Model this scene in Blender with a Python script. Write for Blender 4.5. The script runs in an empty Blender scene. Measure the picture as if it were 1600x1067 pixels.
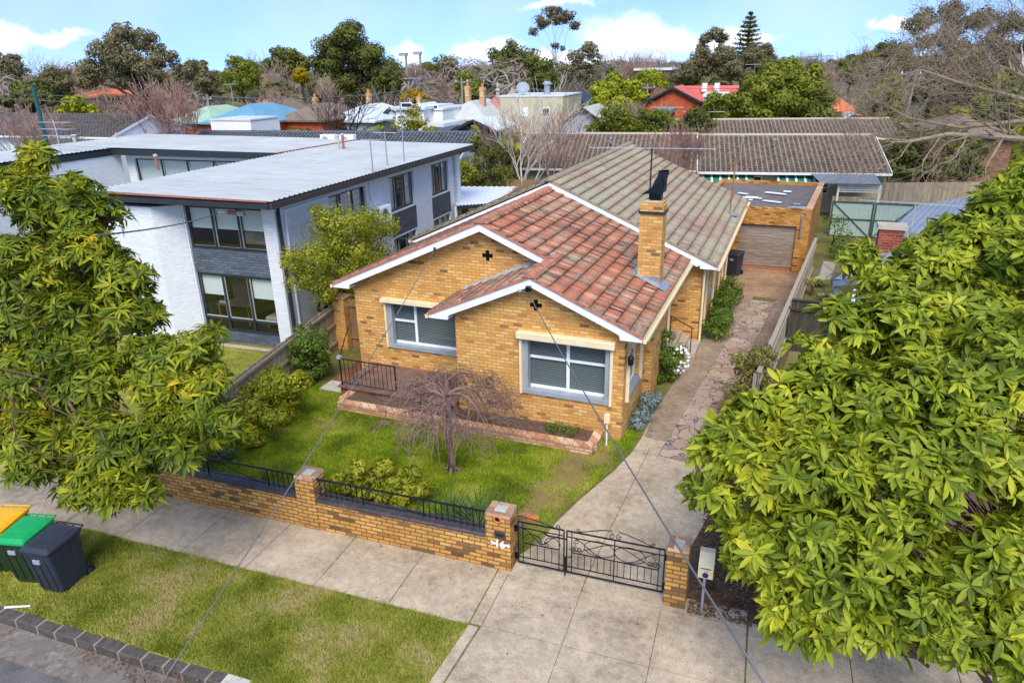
import bpy, bmesh, math, random
import numpy as np
from mathutils import Vector, Matrix
PI=math.pi
rnd=random.Random(7); rng=np.random.default_rng(11)
sc=bpy.context.scene
# ---------------------------------------------------------------- camera
F=1097.9; PITCH,ROLL,YAW=[math.radians(a) for a in (21.483,-1.187,-22.187)]
cy_,sy_=math.cos(YAW),math.sin(YAW)
_f=np.array([sy_*math.cos(PITCH),cy_*math.cos(PITCH),-math.sin(PITCH)])
_r=np.array([cy_,-sy_,0.]); _u=np.cross(_r,_f)
CR=math.cos(ROLL)*_r+math.sin(ROLL)*_u; CU=-math.sin(ROLL)*_r+math.cos(ROLL)*_u; CF=_f
O=np.array([0.,0.,8.6])
cam=bpy.data.cameras.new('camera'); cam.sensor_width=36; cam.lens=F/1600*36; cam.clip_start=.1; cam.clip_end=5000
co=bpy.data.objects.new('camera',cam); sc.collection.objects.link(co)
co.matrix_world=Matrix([[CR[0],CU[0],-CF[0],O[0]],[CR[1],CU[1],-CF[1],O[1]],[CR[2],CU[2],-CF[2],O[2]],[0,0,0,1]])
sc.camera=co
# ---------------------------------------------------------------- world, sun, exposure
SUN_EL,SUN_AZ=math.radians(50),math.radians(160)      # azimuth clockwise from +Y (north)
w=bpy.data.worlds.new('World'); sc.world=w; w.use_nodes=True
nt=w.node_tree; nt.nodes.clear()
def wn(t,**k):
    n=nt.nodes.new(t)
    for a,b in k.items(): setattr(n,a,b)
    return n
sky=wn('ShaderNodeTexSky',sky_type='NISHITA'); sky.sun_disc=False; sky.sun_elevation=SUN_EL; sky.sun_rotation=SUN_AZ
sky.air_density=1.0; sky.dust_density=.3; sky.ozone_density=2.2
out=wn('ShaderNodeOutputWorld'); bg=wn('ShaderNodeBackground'); bg.inputs[1].default_value=.13
tc=wn('ShaderNodeTexCoord')
lift=wn('ShaderNodeVectorMath',operation='ADD'); nt.links.new(tc.outputs['Generated'],lift.inputs[0]); lift.inputs[1].default_value=(0,0,.22)
nrmz=wn('ShaderNodeVectorMath',operation='NORMALIZE'); nt.links.new(lift.outputs[0],nrmz.inputs[0]); nt.links.new(nrmz.outputs[0],sky.inputs[0])
def cloud(px,py,rx,ry,acc,scale=9,thr=.5):
    d=CR*((px-800)/F)-CU*((py-533.5)/F)+CF; d=d/np.linalg.norm(d)
    h=np.array([d[1],-d[0],0]); h/=np.linalg.norm(h); v=np.cross(h,d)
    dh=wn('ShaderNodeVectorMath',operation='DOT_PRODUCT'); nt.links.new(wp.outputs[0],dh.inputs[0]); dh.inputs[1].default_value=tuple(h/rx)
    dv=wn('ShaderNodeVectorMath',operation='DOT_PRODUCT'); nt.links.new(wp.outputs[0],dv.inputs[0]); dv.inputs[1].default_value=tuple(v/ry)
    o=float(np.dot(d,v/ry))
    a=wn('ShaderNodeMath',operation='POWER'); nt.links.new(dh.outputs['Value'],a.inputs[0]); a.inputs[1].default_value=2
    s=wn('ShaderNodeMath',operation='SUBTRACT'); nt.links.new(dv.outputs['Value'],s.inputs[0]); s.inputs[1].default_value=o
    b=wn('ShaderNodeMath',operation='POWER'); nt.links.new(s.outputs[0],b.inputs[0]); b.inputs[1].default_value=2
    c=wn('ShaderNodeMath',operation='ADD'); nt.links.new(a.outputs[0],c.inputs[0]); nt.links.new(b.outputs[0],c.inputs[1])
    m=wn('ShaderNodeMapRange',interpolation_type='SMOOTHSTEP'); nt.links.new(c.outputs[0],m.inputs[0])
    m.inputs[1].default_value=-.25; m.inputs[2].default_value=1.45; m.inputs[3].default_value=1; m.inputs[4].default_value=0
    # only in front of this direction
    fr=wn('ShaderNodeVectorMath',operation='DOT_PRODUCT'); nt.links.new(wp.outputs[0],fr.inputs[0]); fr.inputs[1].default_value=tuple(d)
    g=wn('ShaderNodeMath',operation='GREATER_THAN'); nt.links.new(fr.outputs['Value'],g.inputs[0]); g.inputs[1].default_value=.3
    mm=wn('ShaderNodeMath',operation='MULTIPLY'); nt.links.new(m.outputs[0],mm.inputs[0]); nt.links.new(g.outputs[0],mm.inputs[1])
    if acc is None: return mm
    mx=wn('ShaderNodeMath',operation='MAXIMUM'); nt.links.new(acc.outputs[0],mx.inputs[0]); nt.links.new(mm.outputs[0],mx.inputs[1]); return mx
nz=wn('ShaderNodeTexNoise'); nz.inputs['Scale'].default_value=14; nz.inputs['Detail'].default_value=7; nz.inputs['Roughness'].default_value=.6
nt.links.new(tc.outputs['Generated'],nz.inputs['Vector'])
wsub=wn('ShaderNodeVectorMath',operation='SUBTRACT'); nt.links.new(nz.outputs['Color'],wsub.inputs[0]); wsub.inputs[1].default_value=(.5,.5,.5)
wsc=wn('ShaderNodeVectorMath',operation='SCALE'); nt.links.new(wsub.outputs[0],wsc.inputs[0]); wsc.inputs['Scale'].default_value=.075
wp=wn('ShaderNodeVectorMath',operation='ADD'); nt.links.new(tc.outputs['Generated'],wp.inputs[0]); nt.links.new(wsc.outputs[0],wp.inputs[1])
acc=None
for c in ((980,55,.075,.026),(1040,62,.055,.022),(755,76,.05,.016),(640,80,.03,.012),(1385,44,.022,.008),(10,62,.035,.018),(60,62,.06,.010),(880,100,.16,.014),(870,8,.05,.006),(1150,60,.05,.012)):
    acc=cloud(*c,acc)
nz2=wn('ShaderNodeTexNoise'); nz2.inputs['Scale'].default_value=5; nz2.inputs['Detail'].default_value=6
nt.links.new(tc.outputs['Generated'],nz2.inputs['Vector'])
mr=wn('ShaderNodeMapRange'); nt.links.new(nz2.outputs[0],mr.inputs[0]); mr.inputs[1].default_value=.42; mr.inputs[2].default_value=.8; mr.inputs[3].default_value=0; mr.inputs[4].default_value=.3
mx=wn('ShaderNodeMath',operation='MAXIMUM'); nt.links.new(acc.outputs[0],mx.inputs[0]); nt.links.new(mr.outputs[0],mx.inputs[1])
tint=wn('ShaderNodeMix',data_type='RGBA',blend_type='MULTIPLY'); tint.inputs[0].default_value=1; nt.links.new(sky.outputs[0],tint.inputs[6]); tint.inputs[7].default_value=(.87,.93,1.06,1)
mixc=wn('ShaderNodeMix',data_type='RGBA'); nt.links.new(mx.outputs[0],mixc.inputs[0]); nt.links.new(tint.outputs[2],mixc.inputs[6]); mixc.inputs[7].default_value=(4.6,4.7,4.9,1)
nt.links.new(mixc.outputs[2],bg.inputs[0]); nt.links.new(bg.outputs[0],out.inputs[0])
sun=bpy.data.lights.new('sun','SUN'); sun.energy=2.0; sun.angle=math.radians(34); sun.color=(1,.93,.82)
so=bpy.data.objects.new('sun',sun); sc.collection.objects.link(so)
sd=Vector((math.sin(SUN_AZ)*math.cos(SUN_EL),math.cos(SUN_AZ)*math.cos(SUN_EL),math.sin(SUN_EL)))
so.rotation_euler=sd.to_track_quat('Z','Y').to_euler()
sc.view_settings.view_transform='Standard'; sc.view_settings.look='None'; sc.view_settings.exposure=1.08; sc.view_settings.gamma=1
try: sc.view_settings.use_curve_mapping=False
except: pass
sc.cycles.max_bounces=5; sc.cycles.transparent_max_bounces=16
# ---------------------------------------------------------------- placing helpers (metres)
def ray(x,y): return (x-800)/F*CR-(y-533.5)/F*CU+CF
def G(x,y,z=0.):                       # point at height z
    r=ray(x,y); return O+r*((z-O[2])/r[2])
def P(x,y,t): return O+ray(x,y)*t      # point at t metres distance
def upto(x,y,B):                       # height over ground point B
    r=ray(x,y); n=np.array([CF[0],CF[1],0.]); return float((O+r*((n@(np.array(B)-O))/(n@r)))[2])
AS=math.radians(2.53); SO=np.array([-4.02,9.61,0.]); SX=np.array([math.cos(AS),math.sin(AS),0.]); SY=np.array([-SX[1],SX[0],0.])
def S(s,t,z=0.): return SO+SX*s+SY*t+np.array([0,0,z])   # street frame
# ---------------------------------------------------------------- materials
MATS={}
def lin(c):
    if max(c)>1.001: c=[x/255 for x in c]
    else: return tuple(c)+(1,)
    return tuple(((x+.055)/1.055)**2.4 if x>.04045 else x/12.92 for x in c)+(1,)
class M:
    def __init__(s,name,rough=.7,spec=.3,metal=0):
        s.m=bpy.data.materials.new(name); s.m.use_nodes=True; s.t=s.m.node_tree; s.b=s.t.nodes['Principled BSDF']
        s.b.inputs['Roughness'].default_value=rough; s.b.inputs['Specular IOR Level'].default_value=spec; s.b.inputs['Metallic'].default_value=metal
        s.tc=s.t.nodes.new('ShaderNodeTexCoord'); MATS[name]=s.m
    def n(s,t,ins={},**k):
        n=s.t.nodes.new(t)
        for a,b in k.items(): setattr(n,a,b)
        for a,b in ins.items():
            if hasattr(b,'is_output'): s.t.links.new(b,n.inputs[a])
            else: n.inputs[a].default_value=b
        return n
    def noise(s,scale,detail=4,rough=.55,vec=None,dist=0):
        return s.n('ShaderNodeTexNoise',{'Vector':vec or s.tc.outputs['Object'],'Scale':scale,'Detail':detail,'Roughness':rough,'Distortion':dist}).outputs[0]
    def ramp(s,fac,stops,interp='LINEAR'):
        r=s.n('ShaderNodeValToRGB',{'Fac':fac}); r.color_ramp.interpolation=interp; e=r.color_ramp.elements
        while len(e)<len(stops): e.new(.5)
        for i,(p,c) in enumerate(stops): e[i].position=p; e[i].color=lin(c) if len(c)==3 else c
        return r.outputs[0]
    def rng(s,fac,a,b,c,d): return s.n('ShaderNodeMapRange',{0:fac,1:a,2:b,3:c,4:d}).outputs[0]
    def mix(s,f,a,b,mode='MIX'):
        n=s.n('ShaderNodeMix',data_type='RGBA',blend_type=mode)
        for i,v in ((0,f),(6,a),(7,b)):
            if hasattr(v,'is_output'): s.t.links.new(v,n.inputs[i])
            else: n.inputs[i].default_value=v if i==0 else lin(v)
        return n.outputs[2]
    def math(s,op,a,b=0.):
        return s.n('ShaderNodeMath',{0:a,1:b},operation=op).outputs[0]
    def col(s,c):
        if hasattr(c,'is_output'): s.t.links.new(c,s.b.inputs['Base Color'])
        else: s.b.inputs['Base Color'].default_value=lin(c)
        return s
    def bump(s,h,strength=.4,dist=.01):
        b=s.n('ShaderNodeBump',{'Height':h,'Strength':strength,'Distance':dist}); s.t.links.new(b.outputs[0],s.b.inputs['Normal']); return s
def G01(v): return (v,v,v)
def simple(name,c,rough=.7,var=.25,scale=3,spec=.3,metal=0,bump=0,bscale=40):
    m=M(name,rough,spec,metal); a=lin(c)[:3]
    n=m.noise(scale,6,.65)
    m.col(m.ramp(n,[(.3,tuple(x*(1-var) for x in a)),(.7,tuple(min(1,x*(1+var)) for x in a))]))
    if bump: m.bump(m.noise(bscale,3),bump,.01)
    return m.m
def brickmat(name,tones,mortar,bw=.24,bh=.086,ms=.011,diag=True,stain=.35,moss=None):
    m=M(name,.85,.2)
    sx=m.n('ShaderNodeSeparateXYZ',{0:m.tc.outputs['Object']})
    u=m.math('ADD',sx.outputs[0],sx.outputs[1])
    v=m.n('ShaderNodeCombineXYZ',{0:u,1:sx.outputs[2],2:0.}).outputs[0]
    b=m.n('ShaderNodeTexBrick',{'Vector':v,'Color1':(0,0,0,1),'Color2':(1,1,1,1),'Mortar':(.5,.5,.5,1),'Scale':1.,'Mortar Size':ms,'Mortar Smooth':.15,'Brick Width':bw,'Row Height':bh},offset=.5)
    base=m.ramp(b.outputs['Color'],tones,'LINEAR')
    big=m.noise(1.1,5,.6); fine=m.noise(26,5,.7)
    base=m.mix(m.rng(fine,.35,.7,0.,.55),base,m.mix(1.,base,(.62,.56,.5),'MULTIPLY'))
    base=m.mix(m.rng(big,.45,.75,0.,stain),base,m.mix(1.,base,(.55,.47,.4),'MULTIPLY'))
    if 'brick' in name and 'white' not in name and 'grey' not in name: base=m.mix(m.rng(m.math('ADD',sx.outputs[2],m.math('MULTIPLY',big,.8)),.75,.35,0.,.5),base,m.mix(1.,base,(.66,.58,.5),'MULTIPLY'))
    c=m.mix(b.outputs['Fac'],base,mortar)
    m.col(c); h=m.math('SUBTRACT',m.math('MULTIPLY',fine,.3),b.outputs['Fac']); m.bump(h,.6,.008)
    return m.m
T_YEL=[(0,(124,90,58)),(.035,(160,116,70)),(.06,(208,154,84)),(.2,(224,164,82)),(.4,(236,182,100)),(.55,(218,156,76)),(.75,(242,196,122)),(.9,(226,166,86)),(1,(190,132,72))]
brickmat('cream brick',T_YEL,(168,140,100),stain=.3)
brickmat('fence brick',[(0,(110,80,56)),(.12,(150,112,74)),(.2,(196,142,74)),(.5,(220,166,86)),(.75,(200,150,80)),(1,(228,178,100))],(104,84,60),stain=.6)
brickmat('edging brick',[(0,(190,140,106)),(.3,(216,166,126)),(.7,(228,184,146)),(1,(236,204,172))],(150,120,98))
brickmat('garage brick',[(0,(120,80,42)),(.15,(176,118,56)),(.5,(206,144,68)),(1,(222,164,86))],(150,118,76),stain=.5)
brickmat('white brick',[(0,(222,226,230)),(1,(236,239,242))],(212,216,222),stain=.12)
brickmat('red brick',[(0,(120,50,34)),(.5,(158,72,48)),(1,(176,88,60))],(140,110,95))
brickmat('orange brick wall',[(0,(186,84,50)),(1,(214,104,64))],(180,100,70))
brickmat('grey brick',[(0,(86,94,104)),(1,(112,121,132))],(70,78,88),bw=.3,bh=.086,ms=.012)
brickmat('charcoal brick',[(0,(88,90,96)),(1,(104,106,112))],(76,78,84),bw=.3)
simple('green gate paint',(176,196,182),.6,.08,3); simple('dark green paint',(60,92,86),.6,.1)
brickmat('brown brick',[(0,(110,72,52)),(1,(160,118,92))],(130,110,95))
def tilemat(name,tones,lichen,lam,tw,cw,moss=.0,off=.5):
    m=M(name,.85,.25)
    uv=m.tc.outputs['UV']
    b=m.n('ShaderNodeTexBrick',{'Vector':uv,'Color1':(0,0,0,1),'Color2':(1,1,1,1),'Mortar':(.5,.5,.5,1),'Scale':1.,'Mortar Size':.0,'Brick Width':tw*(.5 if tw<.25 else 1),'Row Height':cw},offset=off)
    base=m.ramp(b.outputs['Color'],tones)
    k_=m.n('ShaderNodeMapping',{'Vector':uv,'Scale':(22.,1.6,1.)}); sk_=m.noise(1.,4,.7,vec=k_.outputs[0])
    base=m.mix(m.rng(sk_,.42,.62,0.,.55),base,m.mix(1.,base,(.58,.5,.48),'MULTIPLY')); base=m.mix(m.rng(sk_,.45,.3,0.,.4),base,m.mix(.5,base,(224,170,146)))
    n1=m.noise(.55,6,.7); n2=m.noise(9,6,.75); n3=m.noise(60,3,.6)
    base=m.mix(m.rng(n2,.35,.7,0.,.6),base,m.mix(1.,base,(.6,.55,.5),'MULTIPLY'))
    l=m.math('ADD',m.math('MULTIPLY',n1,.55),m.math('MULTIPLY',n2,.45))
    f=m.rng(l,lam,lam+.1,0.,.88)
    lc=m.ramp(m.noise(34,4,.7),[(.3,lichen[0]),(.55,lichen[1]),(.75,lichen[2])])
    c=m.mix(f,base,lc)
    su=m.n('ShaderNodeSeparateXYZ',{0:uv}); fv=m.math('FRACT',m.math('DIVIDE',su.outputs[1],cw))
    lip_shade=m.math('MAXIMUM',m.rng(fv,.0,.10 if tw<.25 else .3,1.,0.),m.rng(fv,.96,1.,0.,1.)); c=m.mix(m.math('MULTIPLY',lip_shade,m.rng(n2,.3,.6,.9,.45)),c,(52,46,40))  # shade under each course lip, painted into the tile colour
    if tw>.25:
        fu=m.math('FRACT',m.math('DIVIDE',su.outputs[0],tw)); c=m.mix(m.rng(m.math('ABSOLUTE',m.math('SUBTRACT',fu,.5)),.3,.45,0.,.4),c,m.mix(1.,c,(.42,.40,.38),'MULTIPLY')); c=m.mix(m.rng(m.math('ABSOLUTE',m.math('SUBTRACT',fu,.5)),.14,.04,0.,.45),c,m.mix(.5,c,(225,215,200)))  # relief shading painted in: darkened channels, highlights on the roll crests
    sp=m.rng(m.noise(45,2,.5),.66,.72,0.,.75)
    c=m.mix(sp,c,(206,200,188))
    if name=='terracotta tiles':   # the lichen is thicker towards the ridge
        pass
    m.col(c); m.bump(m.math('ADD',n2,m.math('MULTIPLY',n3,.5)),.35,.006)
    return m.m
TW,CW=.21,.345
LI=((128,124,100),(168,162,136),(192,186,166))
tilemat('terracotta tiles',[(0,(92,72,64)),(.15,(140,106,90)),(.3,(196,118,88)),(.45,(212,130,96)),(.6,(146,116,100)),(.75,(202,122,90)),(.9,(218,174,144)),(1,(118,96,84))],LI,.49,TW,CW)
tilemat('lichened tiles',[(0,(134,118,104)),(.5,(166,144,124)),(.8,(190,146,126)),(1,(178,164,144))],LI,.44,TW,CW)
simple('ridge tiles',(176,118,94),.9,.4,7,bump=.3); simple('lichened ridge',(148,136,112),.9,.35,7,bump=.3); simple('dark ridge',(84,92,104),.8,.2)
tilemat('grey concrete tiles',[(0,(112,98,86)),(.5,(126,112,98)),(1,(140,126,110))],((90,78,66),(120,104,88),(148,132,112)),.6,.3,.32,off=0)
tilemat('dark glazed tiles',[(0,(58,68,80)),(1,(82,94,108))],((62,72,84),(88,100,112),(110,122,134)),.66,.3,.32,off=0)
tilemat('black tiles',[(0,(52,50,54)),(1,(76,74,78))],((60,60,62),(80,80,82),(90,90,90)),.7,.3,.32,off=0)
simple('orange tiles',(222,120,70),.85,.15,5)
simple('red tiles',(204,104,90),.85,.15,5)
simple('brown slate',(126,108,94),.85,.2,4)
def metalroof(name,c,rust=.0):
    m=M(name,.45,.5,.0); a=lin(c)[:3]
    n=m.noise(.5,6,.7); k=m.n('ShaderNodeMapping',{'Vector':m.tc.outputs['Object'],'Scale':(.25,3.,1.)}); st=m.noise(2.2,5,.7,vec=k.outputs[0])
    base=m.ramp(m.math('ADD',m.math('MULTIPLY',n,.5),m.math('MULTIPLY',st,.5)),[(.35,tuple(x*.78 for x in a)),(.55,a),(.7,tuple(min(1,x*1.18) for x in a))])
    if rust: base=m.mix(m.rng(m.noise(.9,7,.75),.62,.7,0.,rust),base,(176,120,96))
    m.col(base); m.bump(st,.1,.01); return m.m
metalroof('pale steel roof',(172,176,174),.6)
metalroof('white steel roof',(214,220,224)); metalroof('cream steel roof',(196,196,186)); metalroof('blue steel roof',(104,156,178)); metalroof('green steel roof',(160,190,160)); metalroof('grey steel roof',(128,132,136)); metalroof('blue grey steel roof',(140,150,162)); metalroof('pinkish steel roof',(178,120,106))
simple('white paint',(236,240,246),.45,.05,2); simple('cream paint',(232,214,176),.5,.08,3); simple('off white paint',(228,228,220),.55,.06)
simple('grey paint',(150,158,164),.6,.12,4); simple('charcoal paint',(46,50,54),.45,.2); simple('dark bronze paint',(64,58,54),.45,.15); simple('black iron',(22,26,30),.45,.3,20); simple('black enamel',(12,14,18),.3,.2)
simple('fence timber',(150,128,104),.9,.3,6,bump=.4); 
def timber(name,a,b,scale=(14,14,1.2),wave=0):
    m=M(name,.9,.15); k=m.n('ShaderNodeMapping',{'Vector':m.tc.outputs['Object'],'Scale':scale}); n=m.noise(1.6,7,.75,vec=k.outputs[0])
    c=m.ramp(n,[(.3,a),(.7,b)]); i=m.n('ShaderNodeNewGeometry').outputs['Random Per Island']
    c=m.mix(m.rng(i,0.,1.,0.,.5),c,m.mix(1.,c,(.6,.56,.52),'MULTIPLY')); m.col(c); m.bump(n,.4,.006); return m.m
timber('grey palings',(130,116,98),(196,178,152)); timber('brown palings',(120,92,66),(178,142,104)); timber('dark palings',(46,44,40),(98,92,80)); timber('pale palings',(140,128,112),(196,184,164))
timber('door timber',(100,86,76),(184,168,152),(1.2,1.2,16))
simple('coping tile',(66,60,62),.45,.35,5,spec=.5)
simple('soil',(96,76,62),.95,.4,14,bump=.8,bscale=60); simple('bluestone',(84,78,74),.85,.35,9,bump=.5); simple('ridge cap grey',(176,160,140),.8,.12,5); simple('kerb mortar',(140,134,122),.9,.15,12); simple('galvanised steel',(170,176,180),.35,.15,8,metal=.6); simple('cable',(104,106,108),.6,.1); simple('aluminium',(200,204,206),.35,.1,metal=.5)
simple('rust',(158,104,80),.8,.3,10); simple('concrete block',(186,180,168),.85,.2,6); simple('rendered wall',(190,178,146),.85,.14,2); simple('white weatherboard',(226,228,226),.6,.05); simple('weatherboard blue grey',(168,178,192),.6,.1,8); simple('bluish post',(92,112,142),.5,.1); simple('render white',(238,238,234),.7,.04)
simple('chimney cream',(222,190,130),.8,.15,6); simple('chimney orange',(186,148,112),.8,.25,9); simple('pole grey',(140,134,126),.8,.2); simple('pole green',(40,84,82),.6,.15); simple('navy barrel',(44,56,72),.5,.15)
simple('bin charcoal',(48,52,62),.5,.15,8,spec=.4); simple('bin green body',(38,56,36),.5,.2,8); simple('bin green lid',(20,160,84),.4,.12,5,spec=.5); simple('bin yellow lid',(236,176,20),.4,.1,5,spec=.5); simple('tyre rubber',(26,26,28),.8,.1)
simple('stone slab',(176,164,146),.85,.15,5); simple('porch tile',(118,94,86),.5,.4,4,spec=.5); simple('terracotta pipe',(206,120,70),.7,.1); simple('letterbox cream',(232,212,170),.5,.06); simple('digit teal',(60,150,140),.5,.05); simple('purple',(70,30,80),.4,.1)
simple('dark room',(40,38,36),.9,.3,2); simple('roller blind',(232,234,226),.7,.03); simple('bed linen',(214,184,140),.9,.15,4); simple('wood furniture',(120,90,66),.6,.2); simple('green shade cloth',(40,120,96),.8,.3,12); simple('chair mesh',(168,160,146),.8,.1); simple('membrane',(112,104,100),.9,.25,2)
simple('blind slat',(150,152,150),.6,.05)
def glassmat():
    m=M('window glass',.04,.5); t=m.t; o=t.nodes['Material Output']
    tr=m.n('ShaderNodeBsdfTransparent',{'Color':(.8,.84,.85,1)}); gl=m.n('ShaderNodeBsdfGlossy',{'Roughness':.03,'Color':(1,1,1,1)})
    fr=m.n('ShaderNodeLayerWeight',{'Blend':.5}); f=m.rng(m.math('POWER',fr.outputs['Facing'],4.),0.,1.,.07,.9)
    mx=m.n('ShaderNodeMixShader',{0:f,1:tr.outputs[0],2:gl.outputs[0]}); t.links.new(mx.outputs[0],o.inputs[0])
glassmat()
def slatmat():   # venetian blind: fine horizontal slats
    m=M('venetian blind',.6,.3); sx=m.n('ShaderNodeSeparateXYZ',{0:m.tc.outputs['Object']})
    f=m.math('FRACT',m.math('MULTIPLY',sx.outputs[2],20.)); m.col(m.ramp(f,[(.2,(70,76,78)),(.5,(160,168,166)),(.8,(124,132,132))])); m.bump(f,.5,.01)
slatmat()
def leafmat(name,stops,rough=.45,spec=.35,clump=1.2,trans=.35,bark=False):
    m=M(name,rough,spec); i=m.n('ShaderNodeNewGeometry').outputs['Random Per Island']; n=m.noise(clump,3,.6)
    f=m.math('ADD',m.math('MULTIPLY',i,.5),m.rng(n,.3,.7,0.,.5))
    f=m.math('ADD',m.math('MULTIPLY',i,.35),m.rng(n,.36,.64,0.,.65)) if 'blades' in name else f
    c=m.ramp(f,stops); m.col(c)
    t=m.n('ShaderNodeBsdfTranslucent',{'Color':c}); mx=m.n('ShaderNodeMixShader',{0:trans,1:m.b.outputs[0],2:t.outputs[0]})
    m.t.links.new(mx.outputs[0],m.t.nodes['Material Output'].inputs[0]); return m.m
leafmat('street tree leaves',[(0,(.038,.066,.006)),(.3,(.10,.145,.01)),(.58,(.22,.265,.014)),(.82,(.44,.42,.02)),(1,(.72,.46,.04))],.5,.25,1.1)
leafmat('near tree leaves',[(0,(.06,.09,.010)),(.3,(.16,.22,.016)),(.55,(.30,.36,.024)),(.8,(.52,.52,.035)),(.94,(.74,.66,.06)),(1,(.45,.28,.10))],.5,.25,1.0)
leafmat('hedge leaves',[(0,(.07,.10,.01)),(.35,(.24,.27,.016)),(.7,(.44,.43,.025)),(1,(.62,.54,.04))],.5,.3,2.0)
leafmat('shrub leaves',[(0,(.04,.08,.012)),(.5,(.12,.20,.025)),(.85,(.25,.35,.04)),(1,(.4,.48,.06))],.5,.3,2.5)
leafmat('strap leaves',[(0,(.03,.06,.02)),(.5,(.07,.14,.03)),(1,(.15,.23,.06))],.5,.3,3)
leafmat('yellow strap leaves',[(0,(.2,.22,.04)),(.5,(.4,.42,.06)),(1,(.6,.55,.1))],.5,.3,3)
leafmat('olive shrub leaves',[(0,(.16,.11,.06)),(.4,(.26,.24,.06)),(.8,(.42,.38,.09)),(1,(.56,.42,.14))],.6,.2,2.5)
leafmat('silver leaves',[(0,(.12,.16,.15)),(.6,(.3,.38,.36)),(1,(.5,.56,.54))],.6,.2,6)
leafmat('dark crown',[(0,(.055,.062,.018)),(.5,(.13,.145,.032)),(.85,(.24,.24,.045)),(1,(.32,.29,.06))],.6,.15,.25)
leafmat('green crown',[(0,(.08,.10,.014)),(.5,(.19,.22,.024)),(.85,(.34,.34,.04)),(1,(.46,.41,.05))],.6,.15,.3)
leafmat('yellow green crown',[(0,(.14,.16,.015)),(.5,(.32,.35,.022)),(.85,(.50,.50,.03)),(1,(.6,.55,.04))],.6,.15,.4)
leafmat('olive crown',[(0,(.11,.09,.05)),(.5,(.20,.175,.08)),(.85,(.30,.25,.11)),(1,(.36,.27,.15))],.6,.15,.25)
leafmat('wattle crown',[(0,(.1,.1,.01)),(.5,(.35,.26,.01)),(1,(.7,.46,.01))],.6,.15,.4)
leafmat('wattle green crown',[(0,(.12,.13,.01)),(.5,(.32,.30,.02)),(1,(.5,.42,.03))],.6,.15,.5)
leafmat('feathery crown',[(0,(.07,.07,.025)),(.5,(.15,.17,.03)),(1,(.28,.30,.05))],.6,.15,.5)
leafmat('bare twigs far',[(0,(.20,.15,.12)),(.5,(.33,.26,.21)),(1,(.48,.40,.33))],.9,.05,.1)
leafmat('silver green leaves',[(0,(.08,.10,.05)),(1,(.22,.26,.16))],.7,.1,3)
leafmat('rusty crown',[(0,(.08,.06,.03)),(.5,(.16,.14,.06)),(.85,(.22,.17,.08)),(1,(.28,.18,.09))],.7,.1,.3)
leafmat('grass blades',[(0,(.11,.16,.015)),(.3,(.21,.30,.018)),(.6,(.33,.44,.025)),(.85,(.50,.52,.06)),(1,(.60,.50,.2))],.6,.15,.9)
leafmat('verge blades',[(0,(.15,.17,.02)),(.3,(.27,.31,.035)),(.6,(.42,.42,.08)),(.85,(.55,.47,.19)),(1,(.62,.50,.3))],.6,.15,.9)
leafmat('dead leaves',[(0,(.08,.04,.02)),(.5,(.2,.11,.06)),(1,(.42,.26,.16))],.8,.1,3)
simple('bark red brown',(104,76,62),.85,.3,6,bump=.5); simple('bark grey',(128,116,106),.9,.3,5); simple('bark dark',(52,42,36),.9,.3,3); simple('bark pale',(206,196,180),.8,.2,2); simple('bark twig pink',(158,124,112),.9,.25,3); simple('bark weeping',(128,102,92),.85,.3,5); simple('bark lichen',(146,128,106),.9,.3,5); simple('bark brown twig',(160,136,118),.9,.3,3)
# ---------------------------------------------------------------- object helpers
def link(o): sc.collection.objects.link(o); return o
def tag(o,label=None,cat=None,group=None,kind=None):
    if label: o['label']=label
    if cat: o['category']=cat
    if group: o['group']=group
    if kind: o['kind']=kind
    return o
def empty(name,loc,label,cat,group=None,rz=0):
    o=link(bpy.data.objects.new(name,None)); o.location=Vector(loc); o.rotation_euler=(0,0,rz); o.empty_display_size=.2
    return tag(o,label,cat,group)
def npmesh(name,verts,faces,mat,smooth=False,uvs=None):
    """verts (N,3); faces list of arrays (k,n) with constant n"""
    me=bpy.data.meshes.new(name); verts=np.asarray(verts,np.float32)
    if not isinstance(faces,list): faces=[faces]
    loops=np.concatenate([f.reshape(-1) for f in faces]).astype(np.int32)
    sizes=np.concatenate([np.full(len(f),f.shape[1]) for f in faces]).astype(np.int32)
    starts=np.concatenate([[0],np.cumsum(sizes)[:-1]]).astype(np.int32)
    me.vertices.add(len(verts)); me.vertices.foreach_set('co',verts.reshape(-1))
    me.loops.add(len(loops)); me.loops.foreach_set('vertex_index',loops)
    me.polygons.add(len(sizes)); me.polygons.foreach_set('loop_start',starts); me.polygons.foreach_set('loop_total',sizes)
    if smooth: me.polygons.foreach_set('use_smooth',np.ones(len(sizes),bool))
    me.update(calc_edges=True)
    if uvs is not None:
        u=me.uv_layers.new(name='UVMap'); u.data.foreach_set('uv',np.asarray(uvs,np.float32)[loops].reshape(-1))
    me.materials.append(MATS[mat]); return me
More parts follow.
